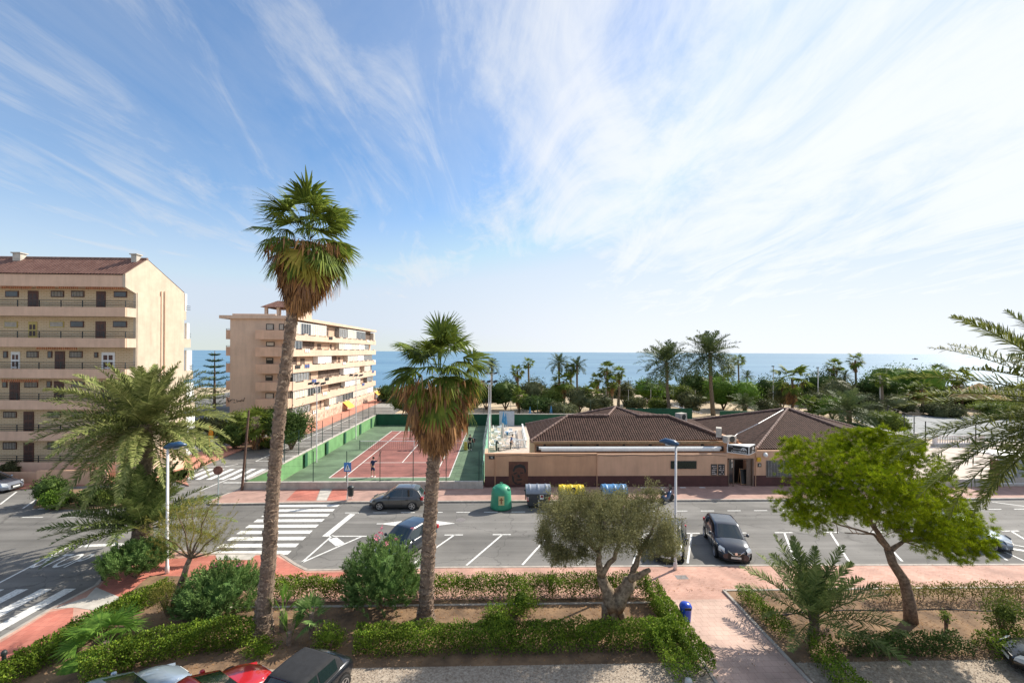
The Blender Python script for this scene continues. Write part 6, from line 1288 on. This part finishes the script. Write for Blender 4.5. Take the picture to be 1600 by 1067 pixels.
for px,py in ((560,868),(905,800),(1290,808),(230,820),(720,812)):
    q=G(px,py); m=MB(); m.lathe([(.02,0),(.34,0),(.34,.004),(.02,.004)],(q.x,q.y,.006),18); struct(m.build('manhole_cover',mat('iron_cover',(.2,.18,.17),.6)))
rng=np.random.default_rng(14); n_=1500; P=np.stack([rng.uniform(-14,28,n_),np.where(rng.uniform(size=n_)<.6,21.0+rng.exponential(.5,n_),rng.uniform(14,23.6,n_)),np.full(n_,.142)],1); P=P[(P[:,1]<23.6)&((P[:,1]>21)|((P[:,0]>7.9)&(P[:,0]<10.8)))]; D_=unit(np.stack([rng.normal(size=len(P)),rng.normal(size=len(P)),rng.uniform(0,.2,len(P))],1)); S=unit(np.cross(D_,np.array([0,0,1.])+rng.normal(size=D_.shape)*.2)); V,F=rhomb(P,D_,S,.08*rng.uniform(.5,1.4,len(P)),.035); o=npobj('fallen_leaves',V,F,M['dead']); o['kind']='stuff'
# litter of dry leaves and twigs on the soil
rng=np.random.default_rng(4); P=np.stack([rng.uniform(-15,26,5200),rng.uniform(16.2,20.6,5200),np.full(5200,.178)],1); keep=((P[:,0]<7.5)|(P[:,0]>11.3)); P=P[keep]; D_=unit(np.stack([rng.normal(size=len(P)),rng.normal(size=len(P)),rng.uniform(0,.25,len(P))],1)); S=unit(np.cross(D_,np.array([0,0,1.])+rng.normal(size=D_.shape)*.2)); V,F=rhomb(P,D_,S,.09*rng.uniform(.5,1.6,len(P)),.03); o=npobj('leaf_litter',V,F,M['dead']); o['kind']='stuff'
rng=np.random.default_rng(5); n_=9000; P=np.stack([rng.uniform(-8,30,n_),rng.uniform(14.6,16.1,n_),np.full(n_,.18)],1); P=P[(P[:,0]<7.4)|(P[:,0]>11.2)]; D_=unit(np.stack([rng.normal(size=len(P)),rng.normal(size=len(P)),rng.uniform(0,.5,len(P))],1)); S=unit(np.cross(D_,np.array([0,0,1.])+rng.normal(size=D_.shape)*.4)); V,F=rhomb(P,D_,S,.045*rng.uniform(.5,1.6,len(P)),.035); o=npobj('gravel_stones',V,F,M['gravel']); o['kind']='stuff'
# ------------------------------------------------------------------ olive
D=18.9; b=PD(962,976,D); b.z=.15; t=thing('olive_tree','grey green olive tree with a gnarled twisted trunk beside the lamp post','tree',b); rg=random.Random(12)
def L_(px,py,dd=0): return PD(px,py,D+dd)-b
mb=MB(); jn=L_(948,925); jn2=L_(975,900)
for q in ((-.35,-.1),(.0,-.25),(.3,-.05),(.1,.25),(-.15,.2)): branchy(mb,(q[0]*1.3,q[1]*1.3,-.1),L_(955+q[0]*25,945),.15,.19,rg,4,.08,8)
branchy(mb,L_(957,950),L_(940,900),.32,.21,rg,4,.06,9); branchy(mb,L_(962,950),L_(985,905),.33,.28,rg,4,.06,9)
mb_=1.35
br=[(940,900,935,862,.13),(935,862,900,835,.08),(935,862,945,815,.08),(940,900,968,850,.10),(968,850,955,810,.06),(985,905,1000,865,.13),(1000,865,985,820,.07),(1000,865,1020,825,.07),(985,905,1015,890,.12),(935,862,880,800,.05),(968,850,975,790,.05),(1020,825,1030,790,.04)]
for x0,y0,x1,y1,rr_ in br: branchy(mb,L_(x0,y0,rg.uniform(-.2,.2)),L_(x1,y1,rg.uniform(-.8,.8)),rr_*mb_,rr_*.75,rg,5,.10,8)
mb.build('trunk',M['olivebark'],t,smooth=True)
bl=[]
for px,py,dd,r_,h_ in ((890,825,0,1.15,1.0),(925,812,.6,1.1,.85),(955,806,-.5,1.1,.85),(1000,815,.3,1.15,.9),(1032,830,0,.9,.75),(870,800,-.6,.75,.8),(880,855,-.3,.8,.5),(950,830,-1.0,1.1,.7),(1010,850,-.6,.8,.4),(930,790,.4,.5,.5),(1018,775,0,.4,.75),(865,835,0,.6,.6),(872,868,.2,.6,.35),(1046,858,-.2,.5,.4),(905,862,-.6,.6,.35),(905,790,.2,.8,.7),(985,795,.2,.8,.7)): bl.append((tuple(L_(px,py,dd)),(r_,r_,h_)))
bl=[(c_,tuple(q*1.12 for q in r_)) for c_,r_ in bl]
crown('crown',bl,105000,.085,.026,M['olive'],t,121,core=0,clump=.17,ncl=230,shell=(.2,1.1))
# ------------------------------------------------------------------ pine
D=18.9; b=PD(1424,978,D); b.z=.15; t=thing('pine_tree','bright yellow green pine with a bent bare trunk and broad crown at right','tree',b); rg=random.Random(14)
mb=MB(); ps=[L_(1424,978),L_(1421,940),L_(1412,905),L_(1395,880),L_(1388,858)]; mb.tube(ps,[.27,.215,.20,.17,.16],12)
for x0,y0,x1,y1,rr_,dz_ in ((1389,860,1360,815,.14,0),(1360,815,1330,775,.09,.6),(1360,815,1375,760,.08,-.6),(1389,860,1366,835,.10,.3),(1366,835,1300,815,.05,-.8),(1388,862,1412,845,.12,0),(1412,845,1450,815,.09,.5),(1412,845,1490,840,.06,-.5),(1450,815,1450,770,.06,.2),(1330,775,1280,760,.05,.4),(1375,760,1390,710,.05,.1),(1366,835,1320,832,.035,-.3),(1412,845,1440,855,.04,-.4)): branchy(mb,L_(x0,y0,0),L_(x1,y1,dz_),rr_,rr_*.55,rg,5,.06,7)
for k in range(26):
    x=rg.uniform(1285,1490); y0=rg.uniform(805,838); branchy(mb,L_(x,y0,rg.uniform(-.8,.8)),L_(x+rg.uniform(-35,35),y0-rg.uniform(5,40),rg.uniform(-1,1)),.018,.008,rg,3,.12,4)
mb.build('trunk',M['bark'],t,smooth=True)
bl=[]
for px,py,dd,r_,h_ in ((1268,728,0,1.15,.95),(1250,790,-.4,.85,.7),(1290,775,-.9,1.1,.8),(1330,705,.3,1.15,.75),(1375,700,0,1.2,.75),(1345,750,-1.3,1.3,.9),(1410,725,.3,1.2,.85),(1440,765,0,1.15,.9),(1395,780,-1.4,1.2,.75),(1330,795,-.6,1.0,.5),(1470,800,.2,1.0,.8),(1500,825,0,1.0,.75),(1515,850,-.4,.65,.5),(1450,830,-.9,1.0,.6),(1480,860,-.5,.8,.4),(1270,815,.3,.7,.35),(1400,820,0,.9,.4),(1240,700,.5,.45,.45),(1355,685,0,.5,.4)): bl.append((tuple(L_(px,py,dd)),(r_,r_,h_)))
rng=np.random.default_rng(141); bl=[(c_,tuple(q*1.14 for q in r_)) for c_,r_ in bl]; C,cd=cloudpts(bl,8200,rng,.12,260,(.3,1.08),-1)
P=np.repeat(C,32,0); ax=unit(cd*.6+np.array([0,0,.75])+rng.normal(size=cd.shape)*.35); ax=np.repeat(ax,32,0); v=unit(rng.normal(size=P.shape)); D_=unit(ax*.8+v*.8); s_=rng.uniform(0,.07,(len(P),1)); S=unit(np.cross(D_,rng.normal(size=P.shape)))
lst=[rhomb(P+ax*s_,D_,S,.16*rng.uniform(.7,1.2,len(P)),.0125)]
V,F=cat_mesh(lst); npobj('crown',V,F,M['pine'],t)
# ------------------------------------------------------------------ far palms
protoF=[]; 
def farfan(px,pc,pb,wpx,label,seed,sk=True,D=None):
    g=G(px,pb); Dd_=g.dot(Fv); s=wpx/FPX*Dd_/2; hz=UP(g,pc); t=thing('fan_palm',label,'palm tree',g,0,'far fan palms behind the restaurant'); R=s*.62; Lp=s*.5
    mb=MB(); mb.tube([(0,0,0),(s*.1,0,hz*.5),(0,0,hz)],[.30,.22,.2],7); mb.build('trunk',M['trunkP'],t)
    fan_crown('crown',26,M['fan'],t,seed,(0,0,hz),R,Lp,(85,-35),12,1.7,1.0)
    if sk: skirt('dead_skirt',M['dead'],t,seed,(0,0,hz-.1),s*1.3,s*.62,26,R*.8,6,160)
def fardate(px,pc,pb,wpx,label,seed,n=30,rt=.3,trunkm='trunkP'):
    g=G(px,pb); Dd_=g.dot(Fv); s=wpx/FPX*Dd_/2; hz=UP(g,pc); t=thing('date_palm',label,'palm tree',g,0,'far date palms behind the restaurant')
    mb=MB(); mb.tube([(s*.12,0,0),(s*.03,0,hz*.5),(0,0,hz-.1)],[rt*1.2,rt*.85,rt],8); mb.build('trunk',M[trunkm],t)
    o=feather_crown('crown',n,s*1.12,M['datefar'],t,seed,0,(82,-34),s*.25,s*.024,32,.9,.06); o.location=(0,0,hz)
fardate(768,571,628,32,'small far date palm left of the terrace against the sea',201,24,.22)
farfan(808,580,634,26,'far shaggy fan palm, left one of a pair above the terrace',202); farfan(825,567,632,22,'far fan palm on a tall thin trunk, right one of the pair above the terrace',203,False)
fardate(873,566,640,38,'far date palm left of the restaurant roof peak',204,26,.25); fardate(901,570,640,34,'far leaning date palm just right of its twin before the sea',205,26,.22)
farfan(880,596,642,42,'bushy far fan palm under the two date palms',206); farfan(891,577,640,24,'far fan palm between the two thin date palms',207)
farfan(932,592,640,26,'far fan palm, leftmost of the clump above the roof peak',208); farfan(948,575,640,30,'far fan palm, tallest of the clump above the roof peak',209); farfan(966,582,640,26,'far fan palm, rightmost of the clump above the roof peak',210); farfan(955,597,642,30,'low far fan palm in the clump above the roof peak',211)
fardate(1041,566,648,88,'big date palm with drooping fronds left of its taller neighbour',212,42,.32); fardate(1109,553,649,92,'tallest far date palm standing behind the restaurant',213,46,.38)
farfan(1153,563,618,24,'small fan palm right of the tallest date palm, against the sea',214,False); farfan(1137,580,622,22,'dark rounded small palm beside the tallest date palm',215,False); fardate(1167,587,622,24,'little date palm right of the tallest one',216,20,.2)
farfan(1237,592,645,62,'large fan palm with brown skirt behind the right roof',217); 
farfan(1302,572,632,30,'far fan palm standing on the pine mound, left one',218); farfan(1336,563,634,28,'tall thin far fan palm right of the mound',219); fardate(1320,587,632,24,'small palm between the two far fan palms',220,20,.2)
farfan(1377,592,646,30,'sparse palm around the pale pole',221,False); farfan(1466,581,630,30,'far fan palm right of the big pine dome, left one',222,False); farfan(1495,588,634,38,'far fan palm right of the big pine dome, right one',223)
farfan(1425,610,642,30,'low palm in a group of three before the lawn, left',224); farfan(1440,607,644,34,'low palm in a group of three before the lawn, middle',225); farfan(1452,612,640,26,'low palm in a group of three before the lawn, right',226)
farfan(810,617,648,30,'light green low fan palm right of the terrace masts',227); farfan(922,612,646,34,'low fan palm left of the sand pitch',228,False); fardate(1162,630,652,46,'low date palm behind the restaurant valley',229,30,.3); farfan(1262,634,652,44,'bright low palm right of the roof apex',230,False)
fardate(1326,640,676,84,'arching young date palm behind the pine crown',231,34,.35); 
lowp=G(403,705); farfan(401,662,702,62,'bushy green fan palm on the street corner left of the tall palm trunk',232)
# norfolk pine
g=G(335,640); hz=UP(g,548); t=thing('norfolk_pine','tiered Norfolk pine between the two apartment blocks against the sea','tree',g); mb=MB(); mb.tube([(0,0,0),(0,0,hz)],[.3,.05],7); mb.build('trunk',M['bark'],t); rng=np.random.default_rng(9); lst=[]
for k in range(9):
    z=hz-.9-k*(hz*.105); rr_=.8+k*.42
    for j in range(10):
        a=j*.628+k; n_=60; s=rng.uniform(.1,1,n_); P=np.stack([np.cos(a)*s*rr_,np.sin(a)*s*rr_,z+.25*s*s*rr_],1)+rng.normal(size=(n_,3))*[.12,.12,.05]; D_=unit(np.stack([np.cos(a)+rng.normal(size=n_)*.6,np.sin(a)+rng.normal(size=n_)*.6,rng.uniform(0,.5,n_)],1)); S=unit(np.cross(D_,np.array([0,0,1.])+rng.normal(size=D_.shape)*.3)); lst.append(rhomb(P,D_,S,.4,.12))
V,F=cat_mesh(lst); npobj('crown',V,F,M['bgB'],t)
# ------------------------------------------------------------------ far trees and shrubs
def ftree(px,pt,pb,wpx,m,label,seed,n=2600,L=None,dens=.7,clump=.2):
    g=G(px,pb); Dd_=g.dot(Fv); s=wpx/FPX*Dd_/2; H=UP(g,pt); t=thing('tree' if H>2.6 else 'shrub',label,'tree' if H>2.6 else 'shrub',g); rg=random.Random(seed)
    z0=H*.22; bl=[((0,0,(H+z0)/2),(s*.8,s*.7,(H-z0)/2))]
    for k in range(7):
        a=rg.uniform(0,6.28); q=rg.uniform(.3,.65); zz_=rg.uniform(.3,.78)*H; rr_=rg.uniform(.28,.5)*s; bl.append(((math.cos(a)*q*s,math.sin(a)*q*s,min(zz_,H-rr_*.8)),(rr_,rr_,rr_*.8)))
    l=L or max(.22,Dd_*.0036); crown('crown',bl,n,l,l*.55,m,t,seed,core=.78,clump=clump,ncl=90,shell=(.8,1.1),up=.5,bottom=-.5)
    mb=MB(); 
    for k in range(4): a=k*1.57; branchy(mb,(0,0,0),(math.cos(a)*s*.4,math.sin(a)*s*.4,H*.5),.16,.06,rg,3,.06,5)
    mb.build('trunk',M['bark'],t,smooth=True)
A_,B_,C_,D__='bgA','bgB','bgC','bgD'
T=[(790,592,640,50,B_,'dark tree left of the terrace mast, against the sea'),(835,592,640,44,C_,'olive grey rounded tree above the terrace'),(860,610,644,40,D__,'light green shrub behind the terrace wall'),(840,622,650,60,B_,'dark low tree over the terrace back wall'),(905,608,646,44,C_,'grey green shrub left of the roof peak'),(932,618,648,50,C_,'low grey shrub directly behind the roof peak'),(760,600,640,40,B_,'dark tree right beside the short palm skirt'),
(976,597,636,40,C_,'round grey olive tree above the roof peak'),(1013,594,632,56,A_,'bright green rounded tree right of the grey one'),(1068,602,645,36,D__,'yellow green tree between the two big date palms'),(1088,583,630,60,B_,'dark tree behind the tallest date palm'),(1078,612,650,40,C_,'grey low shrub at the foot of the big date palm'),(1130,592,640,60,A_,'bright green tree right of the tallest date palm, left one'),(1165,594,642,54,A_,'bright green tree right of the tallest date palm, right one'),(1120,582,626,40,B_,'dark crown peeping behind the tallest date palm'),
(1200,590,634,48,B_,'dark grey green tree left of the large fan palm'),(1222,600,640,40,C_,'grey tree just left of the large fan palm'),(1285,582,632,66,B_,'dark pine mound under the far fan palm'),(1310,592,640,56,C_,'grey green tree right of the pine mound'),(1345,596,636,44,C_,'low grey tree under the tall thin fan palm'),(1278,610,648,50,C_,'grey shrub behind the right roof hip'),(1300,622,654,46,A_,'green shrub behind the right roof hip'),
(1412,574,634,104,A_,'big rounded pine dome, bright topped, right of centre'),(1375,590,638,64,B_,'dark pine dome left of the big one'),(1450,600,636,50,B_,'dark lower tree right of the big pine dome'),(1345,615,645,60,C_,'grey shrub left of the pale pole'),(1400,618,646,54,C_,'grey green thicket behind the car park'),(1375,645,676,70,D__,'yellow green bush behind the pine crown'),(1480,606,632,50,C_,'low shrubs behind the lawn palms'),(1520,604,634,60,C_,'grey green trees beside the thatched hut'),(1572,606,640,70,C_,'grey trees behind the right palm fronds'),(1560,628,650,90,D__,'scrub at the right edge beyond the car park'),
(1470,632,650,60,C_,'low scrub at the car park edge'),(1200,625,652,40,C_,'low grey shrub behind the right roof slope'),(990,622,640,40,C_,'small shrub on the sand pitch edge'),(1030,624,646,36,D__,'small shrub left of the big date palm trunk'),(880,630,655,50,C_,'low shrub behind the terrace parasols'),(725,610,650,60,B_,'dark tree behind the court right of the palm skirt'),(640,612,648,60,B_,'dark palm scrub behind the far end of the court'),(610,604,628,36,B_,'dark shrub at the seaward end of the side street'),(560,600,628,20,B_,'dark shrub far down the side street')]
rg=random.Random(77); lst=[]; rng=np.random.default_rng(78)
for k in range(240):
    x=rg.uniform(-45,150); y=rg.uniform(100,128)-.05*abs(x-30); 
    if 8<x<40 and y<106: continue
    if 94<x<126 and y<116: continue
    if x<-14: y=rg.uniform(76,120)
    if -32<x<-17: continue
    h_=rg.uniform(1.2,3.4); r_=rg.uniform(1.5,3.6); P,cd=cloudpts([((x,y,h_*.45),(r_,r_*.8,h_*.55))],330,rng,.2,30,(.85,1.1),-.2)
    D_=unit(rng.normal(size=P.shape)+cd*.7+np.array([0,0,.4])); S=unit(np.cross(D_,rng.normal(size=P.shape))); lst.append(rhomb(P,D_,S,.42*rng.uniform(.6,1.3,len(P)),.24)); lst.append(blobmesh((x,y,h_*.42),(r_*.85,r_*.7,h_*.48),k,n=7))
V,F=cat_mesh(lst); o=npobj('coastal_scrub',V,F,leafm('scrub_leaf',(.17,.20,.06),(.05,.08,.02),.45,.12,.2,.6)); o['kind']='stuff'
for i,(px,pt,pb,wp_,mm_,l) in enumerate(T): ftree(px,pt,pb,wp_,M[mm_],l,300+i,2600 if wp_<60 else 4200)
# nearer street trees by the middle block
ftree(455,641,702,72,M['bgB'],'dense dark green tree behind the tall palm trunk, right side',401,9000,.22); ftree(428,640,690,40,M['bgB'],'dense dark green tree left of the tall palm trunk',402,6000,.22); ftree(366,668,702,50,M['bgB'],'round clipped dark shrub on the side street corner',403,6000,.2)
ftree(372,645,690,44,M['bgD'],'light green feathery shrub above the clipped round one',404,3000,.25); ftree(415,688,700,36,M['bgD'],'low groundcover patch beside the street corner',405,1500,.2); ftree(330,655,680,60,M['bgC'],'shrubs behind the date palm at the side street',406,3000,.25)
g=G(327,700); m=MB(); m.tube([(g.x,g.y,.1),(g.x,g.y,2.6)],[.05,.04],6); m.add([(g.x-.1,g.y-.1,1.2),(g.x+.55,g.y-.1,1.0),(g.x+.5,g.y-.1,2.4),(g.x+.1,g.y-.1,2.7)],[(0,1,2,3)]); tag(m.build('orange_flag',mat('orange_cloth',(.8,.33,.02),.7,.1,4)),'small orange banner on a pole by the side street','banner')
# island plants at left
for px,pt,pb,w_,mm_,l in ((75,746,788,46,'bgB','flat dark juniper on the planting island at left'),(82,770,796,40,'bgA','green spreading plant below the flat juniper'),(140,765,790,40,'bgB','spiky dark plant on the planting island'),(175,768,788,30,'bgD','small yellow green plant on the planting island'),(100,772,790,30,'bgC','small grey plant among pale stones on the island'),(18,722,748,30,'bgC','small leafless twiggy plant on the planter wall')): ftree(px,pt,pb,w_,M[mm_],l,500+px,1800,.16)
rg=random.Random(6)
for k in range(7):
    q=G(105+rg.uniform(-35,45),785+rg.uniform(-4,5)); V,F=blobmesh((q.x,q.y,.2),(.35,.3,.25),k,.3,6); o=npobj('pale_rock',V,F,M['concrete'],smooth=False); tag(o,'pale rock among the plants of the planting island','rock','pale rocks on the planting island')
